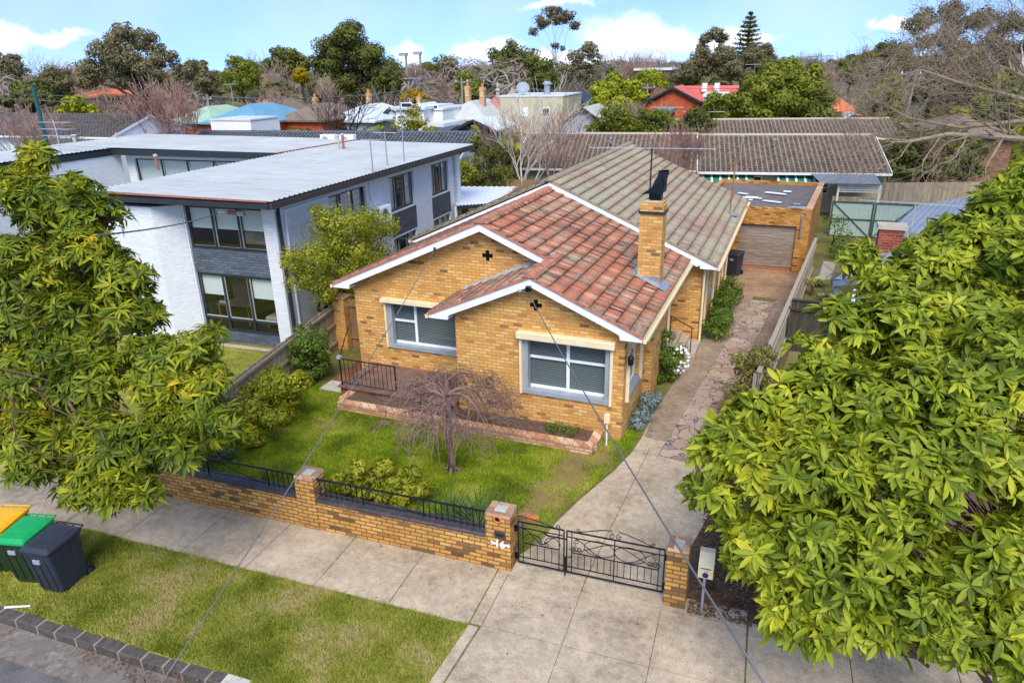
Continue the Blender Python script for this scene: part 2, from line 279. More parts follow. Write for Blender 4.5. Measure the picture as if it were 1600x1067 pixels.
class MB:
    def __init__(s): s.v=[];s.f=[]
    def add(s,vs,fs):
        b=len(s.v); s.v+=[tuple(map(float,v)) for v in vs]; s.f+=[[b+i for i in f] for f in fs]; return s
    def box(s,a,b):
        x0,y0,z0=[min(p,q) for p,q in zip(a,b)]; x1,y1,z1=[max(p,q) for p,q in zip(a,b)]
        return s.add([(x0,y0,z0),(x1,y0,z0),(x1,y1,z0),(x0,y1,z0),(x0,y0,z1),(x1,y0,z1),(x1,y1,z1),(x0,y1,z1)],[(0,3,2,1),(4,5,6,7),(0,1,5,4),(1,2,6,5),(2,3,7,6),(3,0,4,7)])
    def obox(s,o,ax,ay,az):     # oriented box from corner with three edge vectors
        o,ax,ay,az=[np.array(q,float) for q in (o,ax,ay,az)]
        v=[o,o+ax,o+ax+ay,o+ay,o+az,o+ax+az,o+ax+ay+az,o+ay+az]
        return s.add(v,[(0,3,2,1),(4,5,6,7),(0,1,5,4),(1,2,6,5),(2,3,7,6),(3,0,4,7)])
    def bar(s,a,b,w,h=None,up=(0,0,1)):
        a,b=np.array(a,float),np.array(b,float); h=h or w; d=b-a; L=np.linalg.norm(d)
        if L<1e-6: return s
        d/=L; up=np.array(up,float)
        if abs(d@up)>.98: up=np.array([1.,0,0])
        x=np.cross(d,up); x/=np.linalg.norm(x); y=np.cross(x,d)
        return s.obox(a-x*w/2-y*h/2,x*w,d*L,y*h)
    def prism(s,poly,vec):      # polygon (3d) extruded by vec
        n=len(poly); p=[np.array(q,float) for q in poly]; v=np.array(vec,float)
        return s.add(p+[q+v for q in p],[list(range(n))[::-1],[n+i for i in range(n)]]+[(i,(i+1)%n,n+(i+1)%n,n+i) for i in range(n)])
    def quad(s,*p): return s.add(p,[list(range(len(p)))])
    def tube(s,pts,r,n=6,cap=True):
        pts=[np.array(p,float) for p in pts]; m=len(pts)
        rr=r if hasattr(r,'__len__') else [r]*m
        b=len(s.v); prev=None
        for i,p in enumerate(pts):
            d=pts[min(i+1,m-1)]-pts[max(i-1,0)]; L=np.linalg.norm(d); d=d/L if L>0 else np.array([0,0,1.])
            ref=np.array([0,0,1.]) if abs(d[2])<.9 else np.array([1.,0,0])
            if prev is not None and abs(prev@d)<.95: ref=prev
            x=np.cross(ref,d); x/=np.linalg.norm(x)+1e-12; y=np.cross(d,x); prev=y if abs(d[2])>=.9 else None; 
            prev=None
            for k in range(n):
                a=2*PI*k/n; q=p+(x*math.cos(a)+y*math.sin(a))*rr[i]; s.v.append(tuple(q))
        for i in range(m-1):
            for k in range(n): s.f.append([b+i*n+k,b+i*n+(k+1)%n,b+(i+1)*n+(k+1)%n,b+(i+1)*n+k])
        if cap: s.f.append([b+k for k in range(n)][::-1]); s.f.append([b+(m-1)*n+k for k in range(n)])
        return s
    def lathe(s,c,prof,n=16,axis='z'):
        b=len(s.v)
        for r,h in prof:
            for k in range(n):
                a=2*PI*k/n; q=(r*math.cos(a),r*math.sin(a),h)
                if axis=='x': q=(q[2],q[0],q[1])
                if axis=='y': q=(q[0],q[2],q[1])
                s.v.append((c[0]+q[0],c[1]+q[1],c[2]+q[2]))
        for i in range(len(prof)-1):
            for k in range(n): s.f.append([b+i*n+k,b+i*n+(k+1)%n,b+(i+1)*n+(k+1)%n,b+(i+1)*n+k])
        s.f.append([b+k for k in range(n)][::-1]); s.f.append([b+(len(prof)-1)*n+k for k in range(n)])
        return s
    def build(s,name,mat,parent=None,smooth=False,bevel=0,world=False,normals=True):
        me=bpy.data.meshes.new(name); me.from_pydata(s.v,[],s.f); me.materials.append(MATS[mat])
        if normals and len(s.f)<20000:
            bm=bmesh.new(); bm.from_mesh(me); bmesh.ops.recalc_face_normals(bm,faces=bm.faces); bm.to_mesh(me); bm.free()
        if smooth: me.polygons.foreach_set('use_smooth',[True]*len(me.polygons))
        me.update(); o=link(bpy.data.objects.new(name,me))
        if parent is not None: o.parent=parent
        if bevel:
            b=o.modifiers.new('bevel','BEVEL'); b.width=bevel; b.segments=2; b.limit_method='ANGLE'
        return o
def obj(name,me,parent=None):
    o=link(bpy.data.objects.new(name,me))
    if parent is not None: o.parent=parent
    return o
def wall(mb,p0,ex,W,z0,z1,nin,th,holes=()):
    """wall along ex from p0; nin = inward unit; holes (u0,u1,z0,z1)"""
    us=sorted({0,W,*[h[0] for h in holes],*[h[1] for h in holes]}); zs=sorted({z0,z1,*[h[2] for h in holes],*[h[3] for h in holes]})
    ex=np.array(ex,float); nin=np.array(nin,float); p0=np.array(p0,float)
    for a,b in zip(us,us[1:]):
        for c,d in zip(zs,zs[1:]):
            if any(h[0]-1e-6<=a and b<=h[1]+1e-6 and h[2]-1e-6<=c and d<=h[3]+1e-6 for h in holes): continue
            mb.obox(p0+ex*a+np.array([0,0,c]),ex*(b-a),nin*th,(0,0,d-c))
    return mb
def tiles(name,o,eu,es,W,L,tw,cw,prof,step,mat,parent=None):
    """profiled tile sheet. o eave corner, eu along eave, es up slope"""
    o,eu,es=[np.array(q,float) for q in (o,eu,es)]; n=np.cross(eu,es); n/=np.linalg.norm(n)
    if n[2]<0: n=-n
    cols=[]; k=0
    while True:
        done=False
        for fr,h in prof:
            u=(k+fr)*tw
            if u>=W: done=True; break
            cols.append((u,h))
        if done: break
        k+=1
    cols.append((W,cols[-1][1])); U=np.array(cols); rows=[]; s=0
    while s<L-1e-6:
        e=min(s+cw,L); rows.append((s,-.02 if s>0 else -.03)); rows.append((s,step)); rows.append((e,step*(1-(e-s)/cw))); s=e
    R_=np.array(rows); nu,nr=len(U),len(R_)
    jit=rng.normal(0,.0025,(nr,nu))
    pos=o+U[None,:,0,None]*eu+R_[:,None,0,None]*es+(U[None,:,1]*np.where(np.arange(nr)%3==0,0,1)[:,None]+R_[:,None,1]+jit)[...,None]*n
    uv=np.stack(np.broadcast_arrays(U[None,:,0],R_[:,None,0]+np.where(np.arange(nr)%3==2,-.002,.002)[:,None]),-1)
    idx=np.arange(nr*nu).reshape(nr,nu); a=idx[:-1,:-1].ravel();b=idx[:-1,1:].ravel();c=idx[1:,1:].ravel();d=idx[1:,:-1].ravel()
    q=np.stack([a,b,c,d],1)
    if np.dot(np.cross(eu,es),[0,0,1])<0: q=q[:,::-1]
    return obj(name,npmesh(name,pos.reshape(-1,3),q,mat,uvs=uv.reshape(-1,2)),parent)
MARS=[(0,0),(.1,.016),(.2,.0),(.5,.0),(.6,.012),(.7,0)]
ROLL_=[(0,-.01),(.2,.0),(.36,.06),(.5,.08),(.64,.06),(.8,.0)]
# leaves -------------------------------------------------------------
def unit(v): return v/(np.linalg.norm(v,axis=-1,keepdims=True)+1e-9)
def leafquads(pos,nrm,size,aspect=.6,spin=None):
    """one small folded quad per position"""
    n=len(pos); r=unit(rng.normal(size=(n,3))); x=unit(np.cross(nrm,r)); y=np.cross(nrm,x)
    s=size*(.6+.8*rng.random((n,1)))
    a=pos-x*s*.5; b=pos+y*s*.5*aspect+nrm*s*.08; c=pos+x*s*.5; d=pos-y*s*.5*aspect+nrm*s*.08
    v=np.stack([a,b,c,d],1).reshape(-1,3); f=np.arange(4*n).reshape(n,4); return v,f
def blades(base,axis,nrm,L,Wd,droop=.25):
    """long leaves: base pos, axis dir, up normal"""
    n=len(base); side=unit(np.cross(axis,nrm)); up=unit(np.cross(side,axis)); L=L.reshape(-1,1); Wd=Wd.reshape(-1,1)
    def pt(t,s,fold=0): return base+axis*L*t+side*Wd*s+up*(L*(-droop*t*t)+Wd*fold)
    v=np.stack([pt(0,0),pt(.38,-.42,.14),pt(.38,0,-.06),pt(.38,.42,.14),pt(.75,-.36,.1),pt(.75,0,-.05),pt(.75,.36,.1),pt(1,0)],1).reshape(-1,3)
    k=np.arange(n)[:,None]*8
    tri=np.concatenate([k+[0,2,1],k+[0,3,2],k+[4,5,7],k+[5,6,7]]); quad=np.concatenate([k+[1,2,5,4],k+[2,3,6,5]])
    return v,[tri,quad]
def whorls(centers,dirs,k,L,Wd,spread=1.0,droop=.3):
    n=len(centers); b=np.repeat(centers,k,0); d=np.repeat(dirs,k,0)
    r=unit(np.cross(d,rng.normal(size=(n*k,3))))
    sp=spread*(.8+.32*rng.random((n*k,1)))
    ax=unit(d*np.cos(sp)+r*np.sin(sp)); ln=L*(.65+.5*rng.random(n*k))*np.repeat(.75+.5*rng.random(n),k)
    return blades(b+ax*.01,ax,d,ln,Wd*ln/L,droop)
def blobpts(blobs,dens,sub=.38,nsub=14,fill=.25,flat=1.0):
    """points + outward normals on bumpy clumps"""
    PP=[];NN=[]
    for c,rad,*q in blobs:
        c=np.array(c,float); rad=np.array(rad if hasattr(rad,'__len__') else [rad]*3,float); area=4*PI*(rad.mean()**2)
        ns=nsub
        d=unit(rng.normal(size=(ns,3))); d[:,2]=d[:,2]*.8+.15; sc_=c+d*rad*(.62+.3*rng.random((ns,1)))
        sr=rad.mean()*sub*(.7+.6*rng.random(ns))
        m=max(int(area*dens/ns),3)
        for j in range(ns):
            e=unit(rng.normal(size=(m,3))); rr=(1-fill*rng.random((m,1))**1.5)
            PP.append(sc_[j]+e*sr[j]*rr*np.array([1,1,.8*flat])); NN.append(unit(e+d[j]*.5+rng.normal(size=(m,3))*.25))
        e=unit(rng.normal(size=(m*3,3))); PP.append(c+e*rad*(.45+.4*rng.random((m*3,1)))); NN.append(unit(e+rng.normal(size=(m*3,3))*.3))
    return np.concatenate(PP),np.concatenate(NN)
def limbs(mb,root,targets,r0,wig=.12,n=5):
    root=np.array(root,float)
    for t in targets:
        t=np.array(t,float); d=t-root; L=np.linalg.norm(d); k=5
        pts=[root+d*i/k+np.array([rnd.gauss(0,1),rnd.gauss(0,1),rnd.gauss(0,.6)])*L*wig*.25*(0 if i in(0,) else 1)+np.array([0,0,1])*L*.12*math.sin(PI*i/k) for i in range(k+1)]
        mb.tube(pts,[r0*(1-.8*i/k) for i in range(k+1)],n)
def branchy(mb,p,d,L,r,depth,spread=.55,up=.15,kids=(2,3),shr=.72,grav=0,n=4,minr=.004):
    p=np.array(p,float); d=np.array(d,float); pts=[p]; k=4
    for i in range(k):
        d=d+np.array([rnd.gauss(0,.13),rnd.gauss(0,.13),rnd.gauss(0,.08)+up*.25-grav]); d/=np.linalg.norm(d); p=p+d*L/k; pts.append(p)
    r1=max(r*.62,minr); mb.tube(pts,[r+(r1-r)*i/k for i in range(k+1)],n if r>.03 else 3,cap=False)
    if depth<=0: return
    for j in range(rnd.randint(*kids)+ (1 if depth>1 else 0)):
        q=rnd.choice(pts[2:]) if j else pts[-1]
        a=np.array([rnd.gauss(0,1) for _ in range(3)]); a-=d*(a@d); a/=np.linalg.norm(a)+1e-9
        s=spread*(.6+.7*rnd.random()); nd=d*math.cos(s)+a*math.sin(s); nd[2]+=up; nd/=np.linalg.norm(nd)
        branchy(mb,q,nd,L*shr*(.75+.45*rnd.random()),r1*(.95 if j==0 else .7),depth-1,spread,up,kids,shr,grav,n,minr)
def leafobj(name,v,f,mat,parent): 
    return obj(name,npmesh(name,v,f,mat),parent)
# ================================================================ GROUND, ROAD, PATHS
def struct(name,me): return tag(obj(name,me),kind='structure')
def sheet(name,pts,z,mat,thick=0):
    mb=MB(); mb.f.append(list(range(len(pts)))); mb.v=[(float(p[0]),float(p[1]),float(z)) for p in pts]
    if mb.v:
        a=sum((mb.v[i][0]*mb.v[(i+1)%len(pts)][1]-mb.v[(i+1)%len(pts)][0]*mb.v[i][1]) for i in range(len(pts)))
        if a<0: mb.f[0].reverse()
    if thick: q=mb.v[:]; mb=MB().prism([(x,y,z-thick) for x,y,_ in q],(0,0,thick))
    o=mb.build(name,mat,normals=bool(thick)); return tag(o,kind='structure')
def groundmat(name,stops,sc_=1.2,fine=30,extra=None,bump=.4):
    m=M(name,.95,.1); a=m.noise(sc_,7,.7); b=m.noise(fine,4,.7)
    f=m.math('ADD',m.math('MULTIPLY',a,.6),m.math('MULTIPLY',b,.4)); c=m.ramp(f,stops)
    if extra: c=extra(m,c)
    m.col(c); m.bump(b,bump,.03); return m
groundmat('lawn soil',[(.36,(112,88,62)),(.46,(140,114,78)),(.56,(134,126,66)),(.68,(172,146,106))],.9)
groundmat('verge soil',[(.36,(124,104,66)),(.46,(136,134,56)),(.56,(156,156,66)),(.68,(180,160,104))],1.3)
groundmat('garden ground',[(.36,(84,74,52)),(.46,(104,100,56)),(.56,(118,120,64)),(.68,(140,126,96))],.35,6)
def concrete(name,a,b,joint=None,stain=(60,54,48),sf=.55,ang=0,spec=(110,100,92)):
    m=M(name,.9,.2); n=m.noise(.8,7,.72); f=m.noise(70,3,.6); g=m.noise(6,5,.7)
    c=m.ramp(m.math('ADD',m.math('MULTIPLY',n,.6),m.math('MULTIPLY',g,.4)),[(.34,tuple(int(x*.74) for x in a)),(.47,a),(.62,b)])
    c=m.mix(m.rng(f,.56,.7,0.,.6),c,m.mix(1.,c,(.62,.60,.58),'MULTIPLY'))
    c=m.mix(m.rng(f,.44,.3,0.,.35),c,(216,206,190))
    c=m.mix(m.rng(m.noise(2.1,8,.8),.60,.72,0.,sf),c,m.mix(1.,c,(.5,.47,.43),'MULTIPLY'))
    sp_=m.noise(38,2,.5); c=m.mix(m.rng(sp_,.60,.68,0.,.55),c,(104,94,82)); c=m.mix(m.rng(m.noise(.45,6,.75),.56,.68,0.,.45),c,m.mix(1.,c,(.56,.54,.50),'MULTIPLY'))
    m.col(c); m.bump(m.math('ADD',f,g),.3,.006); return m.m
concrete('footpath concrete',(170,153,129),(200,182,155)); concrete('driveway concrete',(176,156,128),(206,187,158),sf=.8); concrete('old concrete',(142,122,100),(172,152,128),sf=.9); concrete('apron concrete',(150,118,90),(178,146,114),sf=.8)
def asphalt():
    m=M('asphalt',.92,.2); f=m.noise(90,3,.7); n=m.noise(1.2,6,.7)
    c=m.ramp(n,[(.35,(84,82,82)),(.6,(112,108,106)),(.75,(138,132,126))]); c=m.mix(m.rng(f,.5,.7,0.,.5),c,(150,144,138)); m.col(c); m.bump(f,.5,.01)
asphalt()
def gutter():
    m=M('bluestone pitchers',.9,.2); v=m.n('ShaderNodeTexVoronoi',{'Vector':m.tc.outputs['Object'],'Scale':4.2,'Randomness':.8},feature='DISTANCE_TO_EDGE')
    v2=m.n('ShaderNodeTexVoronoi',{'Vector':m.tc.outputs['Object'],'Scale':4.2,'Randomness':.8})
    c=m.ramp(m.n('ShaderNodeSeparateColor',{0:v2.outputs['Color']}).outputs[0],[(0,(110,104,100)),(.6,(118,112,106)),(1,(128,120,112))])
    c=m.mix(m.rng(v.outputs[0],.01,.04,.3,0.),c,(100,92,84)); c=m.mix(m.rng(m.noise(1.4,8,.75),.44,.56,0.,.92),c,m.ramp(m.noise(8,6,.7),[(.35,(96,84,74)),(.6,(138,128,118)),(.75,(176,166,152))])); m.col(c); m.bump(m.rng(v.outputs[0],0.,.1,0.,1.),.2,.01)
gutter()
def crazy():
    m=M('crazy paving',.85,.3); vec=m.n('ShaderNodeVectorMath',{0:m.tc.outputs['Object'],1:m.n('ShaderNodeTexNoise',{'Vector':m.tc.outputs['Object'],'Scale':1.5}).outputs[1]},operation='ADD').outputs[0]
    kw={'Vector':vec,'Scale':2.7,'Randomness':1.}
    e=m.n('ShaderNodeTexVoronoi',kw,feature='DISTANCE_TO_EDGE').outputs[0]; v=m.n('ShaderNodeTexVoronoi',kw)
    c=m.ramp(m.n('ShaderNodeSeparateColor',{0:v.outputs['Color']}).outputs[0],[(0,(148,122,106)),(.3,(184,156,134)),(.55,(168,152,140)),(.8,(196,168,144)),(1,(142,134,128))])
    c=m.mix(m.rng(m.noise(9,6,.7),.4,.75,0.,.5),c,m.mix(1.,c,(.6,.55,.5),'MULTIPLY'))
    c=m.mix(m.rng(e,.018,.04,1.,0.),c,(96,84,72)); m.col(c); m.bump(m.rng(e,0.,.05,0.,1.),.5,.012)
crazy()
E=900
sheet('ground',[(-E,-60),(E,-60),(E,E*1.8),(-E,E*1.8)],-.16,'garden ground')
# block land (everything behind the kerb is one step up)
sheet('land',[S(-600,-3.62),S(600,-3.62),S(600,1500),S(-600,1500)],-.008,'garden ground')
sheet('road',[S(-60,-3.9),S(60,-3.9),S(60,-16),S(-60,-16)],-.152,'asphalt')
sheet('gutter',[S(-60,-3.78),S(60,-3.78),S(60,-4.35),S(-60,-4.35)],-.147,'bluestone pitchers')
# footpath slabs with real joints
mb=MB(); s=-30.25
while s<12:
    e=s+1.5
    if e<-.2 or s>4.0:
        mb.prism([S(s+.008,-1.46,-.05),S(e-.008,-1.46,-.05),S(e-.008,-.005,-.05),S(s+.008,-.005,-.05)],(0,0,.054))
    s=e if e!=-.25 else 4.12
tag(mb.build('footpath','footpath concrete'),kind='structure')
mb=MB()
for a,b in ((-.03,1.336),(1.336,2.716),(2.716,4.1)):
    mb.prism([S(a+.01,-1.42,-.05),S(b,-1.42,-.05),S(b,-.14,-.05),S(a+.01,-.14,-.05)],(0,0,.058))
    mb.prism([S(a-.17 if a<0 else a+.01,-3.6,-.05),S(b,-3.6,-.05),S(b,-1.435,-.05),S(a+.01,-1.435,-.05)],(0,0,.058))
mb.prism([S(-.23,-1.42,-.05),S(-.035,-1.42,-.05),S(-.035,-.02,-.05),S(-.23,-.02,-.05)],(0,0,.058))
mb.prism([S(-.03,-.125,-.05),S(1.33,-.125,-.05),S(1.33,.26,-.05),S(-.03,.26,-.05)],(0,0,.058))
mb.prism([S(1.35,-.125,-.05),S(4.1,-.125,-.05),S(4.1,.26,-.05),S(1.35,.26,-.05)],(0,0,.058))
tag(mb.build('vehicle_crossing','footpath concrete'),kind='structure')
mb=MB().prism([S(-.42,-3.6,-.05),S(-.22,-3.6,-.05),S(-.055,-1.5,-.05),S(-.22,-1.5,-.05)],(0,0,.085))
tag(mb.build('crossing_edge','footpath concrete'),kind='structure')
# kerb blocks
mb=MB(); mo=MB(); s=-30.; 
while s<-.45:
    L=rnd.uniform(.36,.5); e=min(s+L,-.45)
    if e-s>.1: mb.obox(S(s+.02,-3.78+rnd.uniform(-.012,.012),-.16),SX*(e-s-.04),SY*.2,(0,0,.172+rnd.uniform(-.012,.01)))
    mo.obox(S(s-.02,-3.775,-.16),SX*.04,SY*.18,(0,0,.162)); s=e
o=mb.build('kerb','bluestone',bevel=.02); tag(o,kind='structure'); tag(mo.build('kerb_mortar','kerb mortar'),kind='structure')
mb=MB(); s=4.3
while s<30: mb.obox(S(s+.01,-3.78,-.16),SX*.43,SY*.2,(0,0,.17)); s+=.45
tag(mb.build('kerb','bluestone',bevel=.02),kind='structure')
verge=[S(-30,-3.6),S(-.42,-3.6),S(-.24,-1.47),S(-30,-1.47)]
sheet('nature_strip',verge,.0,'verge soil'); sheet('nature_strip',[S(4.3,-3.6),S(30,-3.6),S(30,-1.47),S(4.3,-1.47)],.0,'verge soil')
# driveway in its own skewed frame
AD=math.radians(-5.2); DO=np.array([-2.2,15.45,0.]); DX=np.array([math.cos(AD),math.sin(AD),0.]); DY=np.array([-DX[1],DX[0],0.])
def D(u,v,z=0.): return DO+DX*u+DY*v+np.array([0,0,z])
curve=[S(-.03,.26),S(.02,.5),(-3.8,10.6),(-3.71,11.3),(-3.5,12.2),(-3.09,13.57),(-2.9,14.5),(-2.83,15.3)]
left=curve+[D(-.7,1),D(-.75,4),D(-.75,12.3)]
sheet('driveway',left+[D(-.02,12.3),D(-.02,-.9),D(.86,-.9),D(.86,12.3),D(1.5,12.3),D(1.5,-.5),S(3.3,3),S(2.72,.26)],.006,'driveway concrete')
sheet('driveway_strip',[D(-.72,1.2),D(-.75,4),D(-.75,12.29),D(-.03,12.29),D(-.03,-.2),D(-.55,-.2)],.009,'old concrete')
sheet('driveway_strip',[D(.87,12.29),D(1.49,12.29),D(1.49,-.4),D(.87,-.4)],.009,'old concrete')
sheet('crazy_paving',[D(-.01,-.89),D(.85,-.89),D(.85,11.9),D(-.01,11.9)],.010,'crazy paving')
sheet('driveway_apron',[D(-.75,12.31),D(1.75,12.31),D(1.6,17.5),(-2.3,32),(-2.9,31),(-2.9,27)],.006,'apron concrete')
mb=MB()
for u,w_ in ((-.02,.012),(.855,.012)): mb.obox(D(u,-.9,.007),DX*w_,DY*12.8,(0,0,.005))
mb.obox(D(-.75,3.9,.007),DX*.73,DY*.012,(0,0,.002)); mb.obox(S(1.34,.3,.007),SX*.012,np.array([.15,4.9,0.])-0,(0,0,.001))
tag(mb.build('paving_joints','bluestone'),kind='structure')
# lawn
lawn=[S(-9.2,.26),S(-.1,.26),(-3.9,10.6),(-3.78,11.3),(-3.57,12.2),(-3.16,13.57),(-2.95,14.6),(-2.9,16.5),(-3.2,17.5),(-3.3,14.9),(-3.7,14.9),(-3.72,14.0),(-11.0,14.0),(-11.4,15.2),(-12.9,15.2),(-12.6,12)]
sheet('lawn',lawn,.001,'lawn soil')
# neighbour lawn to the left
sheet('neighbour_lawn',[S(-30,.3),(-12.95,9.3),(-13.5,16.8),(-15,17),(-24,16.4)],.001,'verge soil')
sheet('neighbour_path',[(-24,16.5),(-14.6,17.0),(-14.6,16.75),(-24,16.2)],.03,'footpath concrete')
# grass blades (stuff)
def inpoly(x,y,poly):
    c=np.zeros(len(x),bool); n=len(poly)
    for i in range(n):
        x0,y0=poly[i][:2]; x1,y1=poly[(i+1)%n][:2]
        m=((y0>y)!=(y1>y))&(x<(x1-x0)*(y-y0)/(y1-y0+1e-12)+x0); c^=m
    return c
def vnoise(x,y,s,seed):
    r=np.random.default_rng(seed); g=r.random((64,64)); X=x*s%63; Y=y*s%63; i=X.astype(int); j=Y.astype(int); a=X-i; b=Y-j; a=a*a*(3-2*a); b=b*b*(3-2*b)
    return g[i,j]*(1-a)*(1-b)+g[i+1,j]*a*(1-b)+g[i,j+1]*(1-a)*b+g[i+1,j+1]*a*b
def grass(name,poly,n,h,mat,label,bare=None,seed=3):
    xs=[p[0] for p in poly]; ys=[p[1] for p in poly]; x=rng.uniform(min(xs),max(xs),n*3); y=rng.uniform(min(ys),max(ys),n*3)
    m=inpoly(x,y,poly); dens=.32+1.0*vnoise(x+50,y+50,.9,seed)*.7+.45*vnoise(x+50,y+50,4.1,seed+1)
    if bare is not None: dens*=1-bare(x,y)
    m&=rng.random(n*3)<dens; x,y=x[m][:n],y[m][:n]; k=len(x)
    a=rng.random(k)*2*PI; hh=h*(.5+.9*rng.random(k))*(.6+.8*vnoise(x+50,y+50,2.2,seed+2)); lean=rng.normal(0,.6,(k,2))*hh[:,None]
    w_=.007+.006*rng.random(k); dx=np.cos(a)*w_; dy=np.sin(a)*w_; z=np.zeros(k)
    v=np.stack([np.stack([x-dx,y-dy,z],1),np.stack([x+dx,y+dy,z],1),np.stack([x+lean[:,0],y+lean[:,1],hh],1)],1).reshape(-1,3)
    o=obj(name,npmesh(name,v,np.arange(3*k).reshape(k,3),mat)); o.location.z=.002
    tag(o,label,'grass',kind='stuff'); return o
def barelawn(x,y):
    b=np.clip(1-np.hypot((x+4.1)/.8,(y-12.3)/2.2),0,1)*1.8+np.clip(1-np.hypot((x+7.5)/1.3,(y-11)/.6),0,1)*.7+np.clip(1-np.hypot((x+10.5)/1.,(y-13.2)/.6),0,1)*1.2+np.clip(1-np.hypot((x+3.6)/.9,(y-14.)/1.1),0,1)+np.clip(1-np.hypot((x+6.57)/.5,(y-12.3)/.4),0,1)
    return np.clip(b*(.45+.9*vnoise(x+50,y+50,3.2,77)),0,.93)
grass('lawn_grass',lawn,210000,.05,'grass blades','short bright green grass of the front lawn around the weeping tree',barelawn)
grass('verge_grass',[S(-11,-3.58),S(-.42,-3.58),S(-.26,-1.49),S(-11,-1.49)],170000,.045,'verge blades','patchy yellow green grass of the nature strip beside the kerb',lambda x,y:np.clip(1-np.hypot((x+12.2)/1.8,(y-6.3)/1.2),0,.9),seed=9)
grass('side_grass',[(-14.9,16.7),(-13.4,16.2),(-13.0,12.5),(-17.5,13),(-19,16.2)],16000,.05,'verge blades','dull green grass in front of the white apartment block',seed=12)
# ================================================================ BRICK HOUSE
yA,yB,zE=14.93,16.5,2.66
xA0,xA1=-7.63,-3.27; xB0=-11.68
RX,RZ=-7.42,4.9; SL=.437
def zr(x): return RZ-SL*abs(x-RX)
H_=empty('brick_house',(-7.4,15,0),'cream brick single storey house with two front gables and lichened terracotta tile roof','house')
hm=Matrix.Translation((7.4,-15,0))
def HB(mb,name,mat,parent=H_,**k):
    o=mb.build(name,mat,parent,**k)
    if parent is H_: o.matrix_parent_inverse=hm
    return o
wt=.23
# --- walls
mb=MB()
bw0,bw1,bz0,bz1=1.83,4.04,1.02,2.56      # bay window hole in u from xA0
cz=zr(-5.49)-.12
wall(mb,(xA0,yA,0),(1,0,0),xA1-xA0,-.02,zE,(0,1,0),wt,[(bw0,bw1,bz0,bz1)])
def gabletri(mb,y,x0,x1,xr,zt,z0,th=wt,hole=None):
    zl=z0+.12; sl=lambda x: zt-SL*abs(x-xr)
    pts=[(x0,z0),(x1,z0),(x1,sl(x1)),(xr,zt),(x0,sl(x0))]
    mb.prism([(p[0],y,p[1]) for p in pts],(0,th,0))
gabletri(mb,yA,xA0,xA1,-5.49,zr(-5.49)-.1,zE)
# bay right side wall with side window, then chimney breast
wall(mb,(xA1,yA+wt,0),(0,1,0),17.4-yA-wt,-.02,zE,(-1,0,0),wt,[(.12,1.55,1.0,2.5)])
wall(mb,(-3.07,17.4,0),(0,1,0),2.1,-.02,zE,(-1,0,0),.45)
wall(mb,(-3.33,19.5,0),(0,1,0),2.5,-.02,zE,(-1,0,0),wt,[(.35,1.5,1.0,2.4)])
wall(mb,(xA0,yA+wt,0),(0,1,0),yB-yA-wt,-.02,zE+.2,(1,0,0),wt)
# main front wall
wall(mb,(xB0,yB,0),(1,0,0),xA0+wt-xB0,-.02,zE,(0,1,0),wt,[(1.08,3.75,1.02,2.4)])
mb.prism([(xB0,yB,zE),(xA0+wt,yB,zE),(xA0+wt,yB,zr(xA0+wt)-.1),(RX,yB,RZ-.1),(xB0,yB,zr(xB0)-.1)],(0,wt,0))
mb.prism([(xA0+wt,yB,zE),(-5.4,yB,zE),(-5.4,yB,zr(-5.4)-.12),(RX,yB,RZ-.12),(xA0+wt,yB,zr(xA0+wt)-.12)],(0,wt,0))
wall(mb,(xB0,yB+wt,0),(0,1,0),16.4,-.02,zE,(1,0,0),wt)
# rear part
wall(mb,(-3.4,22.0,0),(1,0,0),.95,-.02,zE+.1,(0,1,0),wt)
wall(mb,(-2.45,22.0+wt,0),(0,1,0),10.4,-.02,zE,(-1,0,0),wt,[(1.2,2.6,1.1,2.4),(5,6.2,1.2,2.3)])
wall(mb,(xB0,32.9,0),(1,0,0),9.23,-.02,zE,(0,-1,0),wt)
gabletri(mb,32.67,xB0,-2.45,RX,RZ,zE)
mb.prism([(-11.6,21.85,zr(-11.6)-.2),(-2.7,21.85,zr(-2.7)-.1),(RX,21.85,RZ+.08)],(0,.12,0))
HB(mb,'wall','cream brick')
# --- roofs
TH=.06
def slope(name,x_eave,z_eave,xr,zr_,y0,y1,mat,course=CW):
    L=math.hypot(xr-x_eave,zr_-z_eave); es=np.array([xr-x_eave,0,zr_-z_eave])/L
    o=tiles(name,(x_eave,y0,z_eave),(0,1,0),es,y1-y0,L,TW,course,MARS,.046,mat,H_); o.matrix_parent_inverse=hm; return o
xe=-2.80; xl=-12.12
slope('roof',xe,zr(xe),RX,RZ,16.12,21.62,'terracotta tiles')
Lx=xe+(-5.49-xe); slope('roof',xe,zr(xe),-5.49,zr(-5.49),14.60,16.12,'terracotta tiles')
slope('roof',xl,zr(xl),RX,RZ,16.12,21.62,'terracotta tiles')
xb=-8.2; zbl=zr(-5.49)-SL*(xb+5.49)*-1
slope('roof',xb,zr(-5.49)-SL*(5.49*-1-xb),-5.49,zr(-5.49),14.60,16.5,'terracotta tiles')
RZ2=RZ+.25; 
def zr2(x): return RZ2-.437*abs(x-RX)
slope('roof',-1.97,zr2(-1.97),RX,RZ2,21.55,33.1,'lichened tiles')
slope('roof',-12.6,zr2(-12.6),RX,RZ2,21.55,33.1,'lichened tiles')
